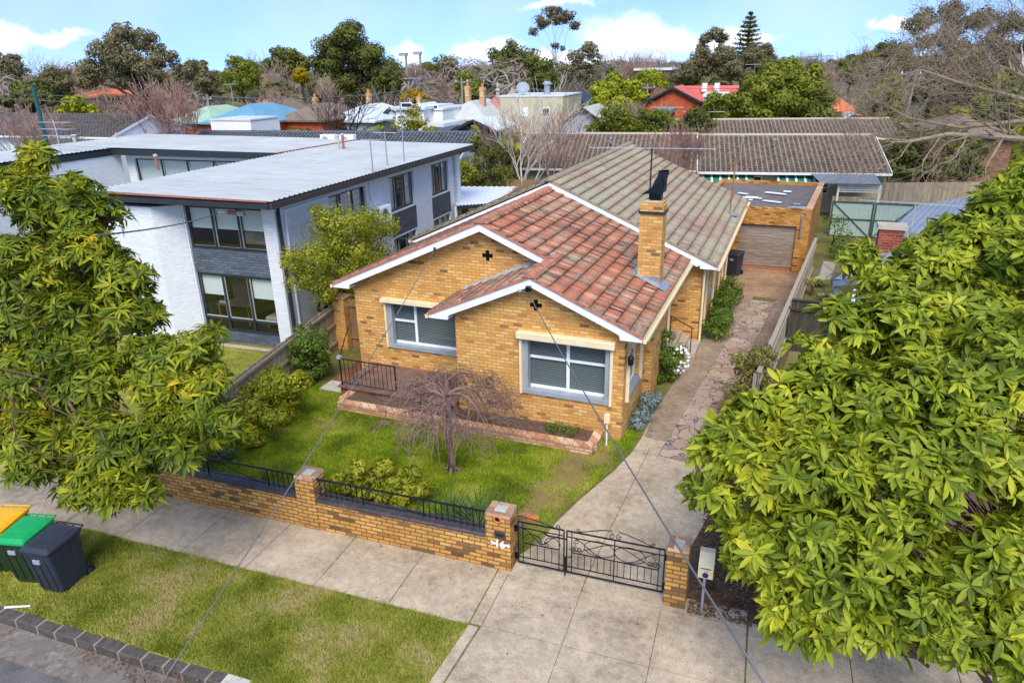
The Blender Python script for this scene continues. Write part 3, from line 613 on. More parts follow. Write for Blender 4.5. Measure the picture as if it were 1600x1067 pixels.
# under-roof decks give the sheets thickness
mb=MB()
for a,za,b,zb,y0,y1 in ((xe,zr(xe),RX,RZ,16.15,21.6),(xe,zr(xe),-5.49,zr(-5.49),14.64,16.15),(xl,zr(xl),RX,RZ,16.15,21.6),(xb,zr(-5.49)-SL*(-5.49-xb),-5.49,zr(-5.49),14.64,16.45),(-1.97,zr2(-1.97),RX,RZ2,21.6,33.05),(-12.6,zr2(-12.6),RX,RZ2,21.6,33.05)):
    mb.prism([(a,y0,za-.10),(b,y0,zb-.10),(b,y0,zb-.045),(a,y0,za-.045)],(0,y1-y0,0))
HB(mb,'soffit','cream paint')
# ridge tiles
def ridge(a,b,mat='ridge tiles',n=None,r=.12,name='ridge_tiles'):
    a,b=np.array(a,float),np.array(b,float); L=np.linalg.norm(b-a); n=n or int(L/.38); mb=MB(); d=(b-a)/n
    side=np.cross(d/np.linalg.norm(d),(0,0,1.)); side/=np.linalg.norm(side)
    for i in range(n):
        p,q=a+d*i,a+d*(i+1.04); k=5; ring=[]
        for e,rr in ((p,r*1.06),(q,r*.94)):
            for j in range(k+1):
                t=PI*j/k; ring.append(e+side*math.cos(t)*rr*1.15+np.array([0,0,math.sin(t)*rr*.75+rnd.uniform(-.003,.003)]))
        mb.add(ring,[(j,j+1,k+2+j,k+1+j) for j in range(k)]+[tuple(range(k+1))])
    return mb.build(name,mat,normals=False)
for a,b,m_ in (((RX,16.08,RZ-.02),(RX,21.6,RZ-.02),'ridge tiles'),((-5.49,14.56,zr(-5.49)-.02),(-5.49,16.5,zr(-5.49)-.02),'ridge tiles'),((RX,21.5,RZ2-.02),(RX,33.1,RZ2-.02),'lichened ridge')):
    o=ridge(a,b,m_); o.parent=H_; o.matrix_parent_inverse=hm
# verge row of tile edge along barges + bargeboards
def barge(y,xL,zL,xR_,zR,xr,zt,boxed=(1,1),end=None,th=.035,hgt=.2,mat='white paint',name='bargeboard'):
    mb=MB(); n=1
    for (xe_,ze,flag) in ((xL,zL,boxed[0]),(xR_,zR,boxed[1])):
        if xe_ is None: continue
        sgn=1 if xe_>xr else -1
        p=[(xe_,y,ze-.05),(xr,y,zt-.05),(xr,y,zt-.05-hgt),(xe_-sgn*.42,y,ze+.42*SL-.05-hgt)]
        if flag: p+= [(xe_-sgn*.52,y,ze+.16-.18),(xe_-sgn*.58,y,ze-.05-.2),(xe_,y,ze-.05-.2)] 
        else: p+=[(xe_,y,ze-.05-hgt)]
        p=[q for q in p]
        # slope fan split into convex pieces
        m=(xe_-sgn*.62,y,ze+.62*SL-.05-hgt)
        mb.prism([(xe_-sgn*.62,y,ze+.62*SL-.05),(xr,y,zt-.05),(xr,y,zt-.05-hgt),m],(0,th,0))
        if flag:
            mb.prism([(xe_,y,ze-.05),(xe_-sgn*.62,y,ze+.62*SL-.05),m,(xe_-sgn*.55,y,ze-.02),(xe_-sgn*.52,y,ze-.13),(xe_,y,ze-.13)],(0,th,0))
            mb.prism([(xe_,y+th,ze-.13),(xe_-sgn*.52,y+th,ze-.13),(xe_-sgn*.52,y+th,ze-.09),(xe_,y+th,ze-.09)],(0,.30,0))
        else: mb.prism([(xe_,y,ze-.05),(xe_-sgn*.62,y,ze+.62*SL-.05),m,(xe_,y,ze-.05-hgt*.8)],(0,th,0))
    HB(mb,name,mat)
    mb=MB()
    for xe_,ze in ((xL,zL),(xR_,zR)):
        if xe_ is None: continue
        L=math.hypot(xr-xe_,zt-ze); k=int(L/CW)
        for i in range(k+1):
            f0=i*CW/L; f1=min((i+1)*CW/L,1); 
            if f1-f0<.01: continue
            a=np.array([xe_+(xr-xe_)*f0,y-.03,ze+(zt-ze)*f0]); b=np.array([xe_+(xr-xe_)*f1,y-.03,ze+(zt-ze)*f1])
            mb.prism([a+(0,0,.045),b+(0,0,.012),b+(0,0,-.05),a+(0,0,-.05)],(0,.045,0))
    HB(mb,'verge_tiles','ridge tiles' if y<20 else 'lichened ridge')
zb_e=zr(-5.49)-SL*(-5.49-xb)
barge(14.62,xb,zb_e,xe,zr(xe),-5.49,zr(-5.49))
barge(16.14,xl,zr(xl),-5.40,zr(-5.40),RX,RZ,(1,0))
barge(21.58,None,0,-1.97,zr2(-1.97),RX,RZ2,(1,1),hgt=.30); barge(21.6,None,0,-12.6,zr2(-12.6),RX,RZ2,(1,1))
# gutters
for x,z,y0,y1 in ((xe+.05,zr(xe)-.10,14.58,21.7),(xb-.05,zb_e-.10,14.58,16.48),(xl-.05,zr(xl)-.10,16.1,21.6),(-1.92,zr2(-1.97)-.1,21.5,33.1),(-12.65,zr2(-12.6)-.1,21.5,33.1)):
    s_=1 if x>-7 and x>-5 else -1
    mb=MB(); mb.box((x-.055,y0,z-.05),(x+.055,y1,z-.035)); mb.box((x+s_*.04,y0,z-.05),(x+s_*.055,y1,z+.045)); mb.box((x-s_*.055,y0,z-.05),(x-s_*.045,y1,z+.03)); mb.box((x-.055,y0,z-.05),(x+.055,y0+.01,z+.04)); mb.box((x-.055,y1-.01,z-.05),(x+.055,y1,z+.04)); HB(mb,'gutter','cream paint')
# flashing against main gable above the bay's left slope, valley flashing
mb=MB()
L0=np.array([xb+.1,16.49,zb_e+.07]); L1=np.array([-5.49,16.49,zr(-5.49)+.07]); mb.prism([L0,L1,L1+(0,-.0,.07),L0+(0,0,.07)],(0,-.012,0)); mb.prism([L0-(0,.14,.01),L1-(0,.14,.01),L1-(0,.0,.0),L0],(0,0,.012))
HB(mb,'flashing','pale steel roof')
mb=MB(); mb.prism([(-6.6,21.5,zr(-6.6)+.035),(-2.9,21.5,zr(-2.9)+.035),(-2.9,21.5,zr(-2.9)+.05),(-6.6,21.5,zr(-6.6)+.05)],(0,.1,0)); HB(mb,'flashing','galvanised steel')
# chimney
CH=empty('chimney',(0,0,0),None,None); CH.parent=H_; CH.matrix_parent_inverse=hm
for k in ('label','category'):
    if k in CH: del CH[k]
mb=MB(); mb.box((-3.70,18.0,2.7),(-3.10,18.5,5.18)); mb.prism([(-3.70,18,5.18),(-3.1,18,5.18),(-3.1,18.5,5.18),(-3.7,18.5,5.18)],(0,0,.001)); mb.box((-3.68,18.02,5.18),(-3.12,18.48,5.26)); mb.build('chimney_stack','cream brick',CH)
MB().box((-3.735,17.965,4.96),(-3.065,18.535,5.03)).build('chimney_band','charcoal paint',CH)
mb=MB(); mb.box((-3.95,17.7,0),(-2.95,18.7,.02)); o=MB()
def rp(x): return zr(x)+.05
o.prism([(-3.84,17.84,rp(-3.84)),(-2.9,17.84,rp(-2.9)),(-2.9,17.84,rp(-2.9)+.015),(-3.84,17.84,rp(-3.84)+.015)],(0,.8,0)); o.box((-3.72,17.97,3.0),(-3.08,18.0,3.32)); o.build('chimney_flashing','galvanised steel',CH)
mb=MB(); mb.box((-3.62,18.05,5.24),(-3.18,18.45,5.29)); mb.build('chimney_top','concrete block',CH)
mb=MB(); c=(-3.35,18.25); mb.box((c[0]-.13,c[1]-.13,5.28),(c[0]+.15,c[1]+.13,5.482))
mb.prism([(c[0]-.15,c[1]-.15,5.482),(c[0]+.18,c[1]-.15,5.438),(c[0]+.22,c[1]-.1,5.762),(c[0]+.05,c[1]-.05,6.000),(c[0]+.3,c[1]-.02,6.014),(c[0]-.05,c[1]-.02,5.798)],(0,.02,0))
mb.add([(c[0]-.36,c[1]-.16,5.438),(c[0]+.2,c[1]-.18,5.496),(c[0]+.22,c[1]+.2,5.496),(c[0]-.3,c[1]+.2,5.438),(c[0]+.18,c[1]-.16,5.813),(c[0]+.22,c[1]+.18,5.762),(c[0]+.0,c[1]+.05,6.014),(c[0]+.28,c[1]+.05,6.058)],[(0,1,4),(1,2,5,4),(0,4,5,3),(0,3,2,1),(3,5,2),(4,5,7,6),(4,6,5)])
mb.build('cowl','black enamel',CH)
MB().tube([(-3.55,18.4,5.2),(-3.55,18.4,6.55)],.02,6).build('mast','black iron',CH)
# cross vents
for x,y,z in ((-5.45,yA,3.27),(-7.37,yB,3.94)):
    V=empty('gable_vent',(0,0,0),None,None); V.parent=H_; V.matrix_parent_inverse=hm
    MB().box((x-.2,y-.006,z-.17),(x+.2,y,z+.17)).build('vent_surround','cream brick',V)
    MB().box((x-.15,y-.012,z-.05),(x+.15,y-.005,z+.05)).box((x-.05,y-.0122,z-.14),(x+.05,y-.0052,z+.14)).build('vent_opening','black enamel',V)
# windows ------------------------------------------------------------
def window(name,p,ex,nin,W,z0,z1,mull=(),trans=(),fw=.055,dep=.14,frame='white paint',sill='grey paint',blind='venetian blind',parent=None,bh=1.0,side=None,proj=.05,holder=None):
    p=np.array(p,float); ex=np.array(ex,float); ni=np.array(nin,float); up=np.array([0,0,1.])
    Wn=bpy.data.objects.new(name,None); link(Wn); Wn.empty_display_size=.1
    if parent is not None:
        Wn.parent=parent
        if parent is H_: Wn.matrix_parent_inverse=hm
    q=p+ni*dep; mb=MB()
    def bar(u0,u1,a,b,d0=0,d1=.05): mb.obox(q+ex*u0+up*a+ni*d0,ex*(u1-u0),ni*(d1-d0),up*(b-a))
    bar(0,W,z0,z0+fw); bar(0,W,z1-fw,z1); bar(0,fw,z0+fw,z1-fw); bar(W-fw,W,z0+fw,z1-fw)
    for u in mull: bar(u-fw*.5,u+fw*.5,z0+fw,z1-fw,-.004,.046)
    for t in trans:
        u0,u1,z=t; bar(u0,u1,z-fw*.4,z+fw*.4,-.008,.042)
    mb.build('frame',frame,Wn)
    if glass_on: MB().quad(q+ex*fw*.5+up*(z0+fw*.5)+ni*.02,q+ex*(W-fw*.5)+up*(z0+fw*.5)+ni*.02,q+ex*(W-fw*.5)+up*(z1-fw*.5)+ni*.02,q+ex*fw*.5+up*(z1-fw*.5)+ni*.02).build('glass','window glass',Wn)
    if blind: MB().obox(q+ex*fw*.4+up*(z1-fw*.4-(z1-z0-fw*.8)*bh)+ni*.07,ex*(W-fw*.8),ni*.02,up*(z1-z0-fw*.8)*bh).build('blind',blind,Wn)
    if sill: MB().obox(p-ni*proj+ex*(-.04)+up*(z0-.09),ex*(W+.08),ni*proj,up*.085).obox(p-ni*proj+ex*.004+up*(z0-.005),ex*(W-.008),ni*(dep+proj),up*.02).build('sill',sill,Wn)
    if side:
        MB().obox(p+up*z0+ex*.002,ex*side,ni*dep,up*(z1-z0)).build('side_panel','grey paint',Wn); MB().obox(p+up*z0+ex*(W-side-.002),ex*side,ni*dep,up*(z1-z0)).build('side_panel','grey paint',Wn)
    # dark room behind
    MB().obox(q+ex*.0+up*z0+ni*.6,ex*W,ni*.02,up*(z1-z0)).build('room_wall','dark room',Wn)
    return Wn
glass_on=True
W1=window('front_window',(xA0+bw0,yA,0),(1,0,0),(0,1,0),bw1-bw0,bz0,bz1,mull=(1.105,),trans=((.1,1.08,1.86),(1.12,2.1,1.86)),dep=.18,fw=.075,parent=H_)
mb=MB()   # shutter casing
x0,x1=xA0+bw0-.07,xA0+bw1+.07
mb.box((x0-.05,yA-.20,2.42),(x1+.05,yA,2.60)); HB(mb,'roller_shutter_box','cream paint',W1,bevel=.02)
HB(MB().box((x0,yA-.1,.93),(x0+.065,yA,2.42)),'shutter_guide','cream paint',W1); HB(MB().box((x1-.065,yA-.1,.93),(x1,yA,2.42)),'shutter_guide','cream paint',W1)
HB(MB().box((x0+.065,yA-.02,1.02),(x0+.20,yA+.17,2.42)),'side_panel','grey paint',W1); HB(MB().box((x1-.20,yA-.02,1.02),(x1-.065,yA+.17,2.42)),'side_panel','grey paint',W1)
W2=window('front_window',(xB0+1.08,yB,0),(1,0,0),(0,1,0),2.67,1.02,2.4,mull=(.82,2.35),trans=((.06,.8,1.74),),dep=.16,fw=.075,parent=H_)
mb=MB(); x0,x1=xB0+1.02,xB0+3.9; mb.box((x0-.05,yB-.2,2.36),(x1+.05,yB,2.46)); HB(mb,'awning_box','cream paint',W2)
mb=MB(); mb.box((x0,yB-.1,.95),(x0+.06,yB,2.36)); HB(mb,'shutter_guide','cream paint',W2)
mb=MB(); mb.box((x0+.065,yB-.02,1.02),(x0+.20,yB+.15,2.36)); HB(mb,'side_panel','grey paint',W2)
W3=window('side_window',(xA1,yA+wt+.12,0),(0,1,0),(-1,0,0),1.43,1.0,2.5,mull=(.6,),trans=(),dep=.12,fw=.07,parent=H_)
mb=MB(); y0=yA+wt+.12; mb.box((xA1,y0-.08,2.36),(xA1+.16,y0+1.5,2.56)); HB(mb,'awning_box','cream paint',W3); HB(MB().box((xA1,y0-.06,.92),(xA1+.08,y0,2.36)),'shutter_guide','cream paint',W3); HB(MB().box((xA1,y0+1.43,.92),(xA1+.08,y0+1.49,2.36)),'shutter_guide','cream paint',W3)
window('porch_window',(-3.33,19.85,0),(0,1,0),(-1,0,0),1.15,1.0,2.4,mull=(.55,),parent=H_,frame='grey paint')
window('side_window',(-2.45,23.43,0),(0,1,0),(-1,0,0),1.4,1.1,2.4,mull=(.7,),parent=H_)
window('side_window',(-2.45,27.23,0),(0,1,0),(-1,0,0),1.2,1.2,2.3,mull=(.6,),parent=H_)
# wall lantern, meter box on wall, downpipes
LN=bpy.data.objects.new('wall_lantern',None); link(LN); LN.parent=H_; LN.matrix_parent_inverse=hm
mb=MB(); mb.lathe((-3.14,yA+.1,1.98),[(.03,0),(.065,.03),(.075,.18),(.09,.2),(.02,.28)],8); mb.build('lantern_glass','black iron',LN)
MB().tube([(-3.27,yA+.1,2.12),(-3.2,yA+.1,2.32),(-3.14,yA+.1,2.28)],.012,6).build('bracket','black iron',LN)
def dpipe(p): HB(MB().tube(p,.038,8),'downpipe','cream paint')
dpipe([(-2.38,21.95,2.55),(-2.38,21.9,2.3),(-2.38,21.95,.05)])
for y in (24.9,26.8,29.5): dpipe([(-1.95,y,2.5),(-2.35,y,2.25),(-2.38,y,.05)])
dpipe([(-3.0,19.35,2.6),(-3.02,19.4,2.4),(-3.02,19.45,.05)])
for y in (23.2,25.3,28.7): HB(MB().bar((-2.42,y,.3),(-2.42,y,2.5),.07),'wall_batten','cream paint')
# front porch slab
mb=MB(); mb.box((-11.25,14.78,-.02),(-7.66,16.49,.29)); HB(mb,'porch_wall','brown brick')
mb=MB()
for i in range(13):
    for j in range(1): mb.box((-11.3+i*.28,14.70,.30),(-11.3+i*.28+.27,15.0,.345))
for j in range(5):
    mb.box((-11.3,15.01+j*.29,.30),(-11.02,15.01+j*.29+.28,.345)); 
mb.box((-11.0,15.02,.28),(-7.7,16.48,.335)); HB(mb,'porch_floor','porch tile')
MB().box((-12.1,14.9,-.02),(-11.27,15.5,.05)).build('stepping_slab','concrete block'); o=sc.collection.objects['stepping_slab']; tag(o,'flat grey concrete slab on the grass below the front porch','paving slab')
MB().box((-12.2,15.55,-.02),(-11.27,17.6,.03)).build('side_path','brown brick'); tag(sc.collection.objects['side_path'],kind='structure')
# side steps and porch
ST=empty('side_steps',(-2.9,21.4,0),'pinkish stone steps leading to the side door beside the driveway','steps')
im=Matrix.Translation((2.9,-21.4,0))
def PB(mb,name,mat,par,mtx,**k):
    o=mb.build(name,mat,par,**k); o.matrix_parent_inverse=mtx; return o
for i,(a,b,z) in enumerate(((-3.3,-2.95,.42),(-2.95,-2.7,.28),(-2.7,-2.35,.14))): PB(MB().box((a-.3,20.75,-.02),(b,21.98,z)),'step','stone slab',ST,im)
HR=empty('handrail',(-2.7,20.8,0),'thin black handrail on the left of the side door steps','handrail'); hmx=Matrix.Translation((2.7,-20.8,0))
PB(MB().tube([(-3.2,20.8,1.3),(-2.45,20.8,.95)],.02,6),'rail','black iron',HR,hmx)
for x,z0,z1 in ((-3.15,.4,1.28),(-2.5,.12,.97)): PB(MB().tube([(x,20.8,z0),(x,20.8,z1)],.016,6),'post','black iron',HR,hmx)
# ================================================================ FRONT FENCE
FO=SO+np.array([0,0,0]); 
FE=empty('front_fence',FO,'low cream brick front fence with black iron railing and dark coping','fence',rz=AS)
# local frame: x along street, y back
mb=MB()
mb.box((-9.2,-.02,-.03),(-4.5,.20,.68)); mb.box((-4.07,-.02,-.03),(-.47,.20,.68)); mb.build('wall','fence brick',FE)
def coping(a,b):
    mb=MB(); n=int((b-a)/.24); L=(b-a)/n
    for i in range(n):
        x=a+i*L; mb.prism([(x+.003,-.06,.68),(x+.003,.23,.68),(x+.003,.23,.735),(x+.003,-.03,.735),(x+.003,-.06,.71)],(L-.006,0,0))
    mb.build('coping','coping tile',FE)
coping(-9.2,-4.505); coping(-4.065,-.475)
def pillar(x0,x1,y0,y1,h,name='pillar',parent=FE):
    pb=bpy.data.objects.new(name,None); link(pb); pb.parent=parent
    MB().box((x0,y0,-.03),(x1,y1,h-.086)).build('brick_shaft','fence brick',pb)
    mb=MB(); ww=(x1-x0); dd=y1-y0   # capping bricks
    for a,b,c,d in ((0,.27,0,.5),(.27,1,0,.24),(.27,1,.76,1),(0,.27,.5,1),(.74,1,.24,.76)):
        mb.box((x0+ww*a+.003,y0+dd*c+.003,h-.086),(x0+ww*b-.003,y0+dd*d-.003,h-.005+rnd.uniform(-.003,.003)))
    mb.build('cap_brick','edging brick',pb); MB().box((x0+ww*.27+.004,y0+dd*.24+.004,h-.1),(x0+ww*.74,y0+dd*.76,h-.004)).build('cap_mortar','concrete block',pb)
    return pb
pillar(-4.5,-4.07,-.04,.36,1.2); P2=pillar(-.47,0,-.03,.36,1.2)
# iron railing
def scroll(c,r,turns,a0,plane,n=14,dirn=1):
    pts=[]
    for i in range(n+1):
        t=i/n; a=a0+dirn*turns*2*PI*t; rr=r*(1-.78*t); pts.append((c[0]+rr*math.cos(a),c[1],c[2]+rr*math.sin(a)))
    return pts
def railing(a,b,lay):
    R_=bpy.data.objects.new('railing',None); link(R_); R_.parent=FE; mb=MB(); y=.09
    mb.bar((a,y,1.12),(b,y,1.12),.035,.022); mb.bar((a,y,.79),(b,y,.79),.012,.012); mb.build('top_rail','black iron',R_)
    mb=MB(); x=a+.06
    for kind,w_ in lay:
        if kind=='b':
            n=int(round(w_/.125)); 
            for i in range(n): mb.bar((x+i*w_/n,y,.74),(x+i*w_/n,y,1.12),.014)
        else:
            mb.bar((x,y,.74),(x,y,1.12),.022); mb.bar((x+w_,y,.74),(x+w_,y,1.12),.022); m=w_/2
            s_=.19; pts=[(x+w_*i/12,y,.93+.15*math.cos(PI*i/12)) for i in range(13)]; mb.tube(pts,.008,5); pts=[(x+w_*i/12,y,.93-.15*math.cos(PI*i/12)) for i in range(13)]; mb.tube(pts,.008,5) if kind=='x' else None
            for cx,cz,a0,dr in ((x+.12,.86,PI/2,1),(x+w_-.12,.86,PI/2,-1),(x+.12,1.0,-PI/2,-1),(x+w_-.12,1.0,-PI/2,1)): mb.tube(scroll((cx,y,cz),.07,1.3,a0,0,14,dr),.007,5)
        x+=w_
    mb.build('balusters','black iron',R_)
railing(-9.1,-4.5,(('b',.8),('s',1.5),('s',1.5),('b',.74)))
railing(-4.07,-.47,(('b',.95),('s',1.3),('b',1.25)))
# post slot, newspaper pipe, number
LS=bpy.data.objects.new('letter_slot',None); link(LS); LS.parent=FE
MB().box((-.30,-.045,.70),(-.09,-.028,.845)).build('plate','rust',LS,bevel=.004); sc.collection.objects
LS.children[0].data.materials[0]=MATS['dark bronze paint']
MB().box((-.26,-.056,.765),(-.13,-.043,.785)).build('flap','black enamel',LS)
mb=MB(); n=20
for i in range(n):
    a,b=2*PI*i/n,2*PI*(i+1)/n
    def rr(r,t,y): return (-.235+r*math.cos(t),y,1.10+r*math.sin(t))
    mb.add([rr(.052,a,-.06),rr(.052,b,-.06),rr(.066,b,-.06),rr(.066,a,-.06),rr(.052,a,.2),rr(.052,b,.2),rr(.066,b,-.028),rr(.066,a,-.028)],[(0,3,2,1),(0,1,5,4),(3,7,6,2)])
mb.build('newspaper_pipe','terracotta pipe',FE); MB().box((-.28,-.034,1.055),(-.19,-.0305,1.145)).build('pipe_shadow_hole','black enamel',FE)
def text(body,size,name,mat,parent,loc,rot=(PI/2,0,0),ext=.004,shear=0,bold=0):
    cu=bpy.data.curves.new(name,'FONT'); cu.body=body; cu.size=size; cu.extrude=ext; cu.align_x='CENTER'; cu.align_y='CENTER'; cu.shear=shear; cu.offset=bold
    t=bpy.data.objects.new('t',cu); link(t); bpy.context.view_layer.update()
    me=bpy.data.meshes.new_from_object(t.evaluated_get(bpy.context.evaluated_depsgraph_get())); bpy.data.objects.remove(t)
    me.materials.clear(); me.materials.append(MATS[mat]); o=obj(name,me,parent); o.location=loc; o.rotation_euler=rot; return o
N=bpy.data.objects.new('house_number',None); link(N); N.parent=FE
text('16',.2,'digits','white paint',N,(-.2,-.042,.57),bold=.006)
mb=MB()
for sgn,x in ((-1,-.275),(1,-.115)):
    for dz in (-.02,.0,.02): mb.tube([(x,-.036,.57+dz*.4),(x+sgn*.06,-.036,.57+dz),(x+sgn*.1,-.036,.57+dz*2)],.007,5)
mb.build('flourish','white paint',N)
# right gate pillar
GP=empty('gate_pillar',S(2.74,-.03),'cream brick gate pillar beside the cream letterbox','pillar',rz=AS); pillar(0,.355,0,.36,1.2,'brickwork',GP)
for c in list(GP.children):
    for d in list(c.children): d.parent=GP
    bpy.data.objects.remove(c)
# gates
def gate(name,label,x0,x1,cat,arch,flip=False):
    Gt=empty(name,S(x0,.2),label,cat,rz=AS); W=x1-x0; mb=MB(); z0,z1=.08,.96
    t=.022
    mb.bar((0,0,z0),(0,0,z1),t); mb.bar((W,0,z0),(W,0,z1),t); mb.bar((0,0,z0),(W,0,z0),t); mb.bar((0,0,z1),(W,0,z1),t); mb.bar((0,0,z0+.12),(W,0,z0+.12),t*.7); mb.bar((0,0,z1-.12),(W,0,z1-.12),t*.7)
    mb.bar((.09,0,z0),(.09,0,z1),t*.7); mb.bar((W-.09,0,z0),(W-.09,0,z1),t*.7); mb.bar((.09,0,.52),(W-.09,0,.52),t*.7); mb.build('gate_frame','black iron',Gt)
    mb=MB(); n=int((W-.18)/.115)
    for i in range(1,n): x=.09+(W-.18)*i/n; mb.bar((x,0,z0+.12),(x,0,.52),.011)
    mb.build('bars','black iron',Gt)
    mb=MB()
    def S_(xa,xb,za,zb,n=12): mb.tube([(xa+(xb-xa)*i/n,0,za+(zb-za)*(1-math.cos(PI*i/n))/2) for i in range(n+1)],.008,5)
    if arch=='big':
        m=W/2; mb.bar((m,0,z0),(m,0,z1),t*.8)
        for sg in (-1,1):
            S_(m+sg*(m-.1),m,.56,.84) ; S_(m+sg*(m-.1),m+sg*.25,.84,.56)
            mb.tube([(m+sg*(.27-.27*math.cos(PI*i/10)),0,.70+.16*math.sin(PI*i/10)*(1)) for i in range(11)],.008,5); mb.tube([(m+sg*(.27-.27*math.cos(PI*i/10)),0,.70-.16*math.sin(PI*i/10)) for i in range(11)],.008,5)
            for cx,cz,a0,dr in ((m+sg*.62,.60,0,sg),(m+sg*.75,.60,PI,-sg),(m+sg*(m-.17),.76,-PI/2,sg),(m+sg*(m-.17),.62,PI/2,-sg)): mb.tube(scroll((cx,0,cz),.06,1.4,a0,0,14,dr),.007,5)
            pts=[(m+sg*(m-.2)*(1-i/12),0,z1+.02+.16*math.sin(PI/2*i/12)**1.3) for i in range(13)]; mb.tube(pts[:12],.009,5)
            mb.tube(scroll((m+sg*.07,0,z1+.07),.06,1.2,PI/2,0,12,sg),.008,5); mb.tube(scroll((m+sg*(m-.2),0,z1+.05),.045,1.2,-PI/2,0,12,-sg),.008,5)
    else:
        S_(.1,W*.55,.82,.56); S_(W*.5,W-.1,.56,.80)
        mb.tube([(W*.75-W*.17*math.cos(PI*i/10),0,.60+.14*math.sin(PI*i/10)) for i in range(11)],.008,5); mb.tube([(W*.32-W*.2*math.cos(PI*i/10),0,.6+.14*math.sin(PI*i/10)) for i in range(11)],.008,5)
        for cx,a0,dr in ((W*.48,0,1),(W*.62,PI,-1)): mb.tube(scroll((cx,0,.58),.05,1.4,a0,0,14,dr),.007,5)
        pts=[(W*.86*(i/12),0,z1+.12*math.cos(PI/2*i/12)) for i in range(13)]; mb.tube(pts,.009,5); mb.tube(scroll((W*.86,0,z1+.05),.05,1.2,-PI/2,0,12,1),.008,5)
    mb.build('scrollwork','black iron',Gt)
    hx=-.035 if arch!='big' else W+.03
    for z in (z0+.13,z1-.15): MB().box((hx-.03,-.03,z-.05),(hx+.03,.03,z+.05)).build('hinge','black enamel',Gt)
    if arch=='big': MB().tube([(-.02,-.03,-.02),(-.02,-.03,.42),(.1,-.03,.44)],.014,6).build('drop_bolt','black iron',Gt)
    else: MB().tube([(W-.4,0,.84),(W-.3,-.03,.80),(W+.05,-.03,.80)],.016,6).build('latch','black iron',Gt)
gate('pedestrian_gate','narrow black wrought iron gate hung from the numbered brick pillar',.07,.93,'gate','small'); gate('driveway_gate','wide black wrought iron gate with scrollwork closing the driveway',.98,2.69,'gate','big')
# letterbox
LB=empty('letterbox',S(3.36,-.02),'cream metal letterbox with green digits 14 on a post behind the gate pillar','letterbox',rz=AS)
mb=MB(); mb.prism([(-.1,-.18,.86),(-.1,.16,.86),(-.1,.16,1.22),(-.1,.0,1.25),(-.1,-.18,1.08)],(.24,0,0)); mb.build('box','letterbox cream',LB,bevel=.008)
MB().box((-.06,-.184,1.045),(.10,-.176,1.06)).build('slot','black enamel',LB)
text('14',.075,'digits','digit teal',LB,(.02,-.182,.995),ext=.002)
MB().lathe((.02,-.178,.925),[(.05,0),(.05,-.006)],16,'y').build('lock','purple',LB); LB.children[-1].scale=(1,1,1)
MB().box((-.01,-.03,-.02),(.03,.01,.86)).build('post','galvanised steel',LB)
# ================================================================ GARDEN BED EDGE
GB=empty('garden_bed',(-7.4,14.3,0),'long narrow brick edged garden bed under the front windows','garden bed'); gm=Matrix.Translation((7.4,-14.3,0))
mb=MB(); 
def edge(a,b):
    a,b=np.array(a,float),np.array(b,float); L=np.linalg.norm(b-a); n=int(L/.235); d=(b-a)/n; sd_=np.array([-d[1],d[0],0])/np.linalg.norm(d)*.11
    mb.obox(a-sd_*.95,b-a,sd_*1.9,(0,0,.16)); 
    for i in range(n): mb.obox(a+d*(i+.02)-sd_*1.02+(0,0,.163+rnd.uniform(0,.006)),d*.95,sd_*2.04,(0,0,.075))
edge((-10.85,14.12,0),(-3.75,14.12,0)); edge((-10.85,14.24,0),(-10.85,14.75,0)); edge((-3.80,14.24,0),(-3.80,14.9,0))
PB(mb,'brick_edge','edging brick',GB,gm)
mb=MB(); nx,ny=70,8
vs=[(-10.75+6.85*i/nx,14.22+.7*j/ny,.14+.05*rnd.random()) for j in range(ny+1) for i in range(nx+1)]
mb.add(vs,[(j*(nx+1)+i,j*(nx+1)+i+1,(j+1)*(nx+1)+i+1,(j+1)*(nx+1)+i) for j in range(ny) for i in range(nx)]); PB(mb,'soil','soil',GB,gm,normals=False)
# tap post by the corner
TP=empty('meter_post',(-3.55,14.6,0),'small cream box on a white pipe at the corner of the front bay','meter box'); 
MB().box((-.07,-.05,.62),(.07,.05,.85)).build('box','letterbox cream',TP,bevel=.01); MB().tube([(0,0,0),(0,0,.62)],.018,6).build('pipe','white paint',TP)
MB().box((-4.9,yA-.008,.42),(-4.6,yA,.62)).build('wall_vent','cream brick',H_).matrix_parent_inverse=hm
# ================================================================ FENCES
def palings(name,label,a,b,h0,h1,mat,z0=0.,pw=.10,rail=None,th=.018,cap=None,group=None,posts=2.4,railside=1):
    a=np.array([a[0],a[1],0.]);b=np.array([b[0],b[1],0.]);L=np.linalg.norm(b-a); ang=math.atan2(b[1]-a[1],b[0]-a[0])
    Fo=empty(name,a,label,'fence',group,rz=ang); mb=MB(); n=int(L/pw)
    for i in range(n):
        x=i*L/n; h=h0+(h1-h0)*x/L+rnd.uniform(-.012,.012); y=rnd.uniform(-.004,.004)+(.012 if i%2 else 0)
        mb.box((x+.003,y,z0),(x+L/n-.003 if i%2 else x+L/n+.01,y+th,h))
    mb.build('palings',mat,Fo)
    if rail:
        for z in rail:
            MB().bar((0,-.035*railside+(.02 if railside<0 else 0),z),(L,-.035*railside+(.02 if railside<0 else 0),z+(h1-h0)*(z/h0)),.045,.075).build('rail',mat,Fo)
    if cap: MB().bar((0,.01,h0+.02),(L,.01,h1+.02),.12,.03).build('capping',mat,Fo)
    x=0.
    while x<L and posts:
        MB().box((x,.04 if railside>0 else -.12,-.05),(x+.09,.13 if railside>0 else -.03,h0+(h1-h0)*x/L-.05)).build('post',mat,Fo); x+=posts
    return Fo
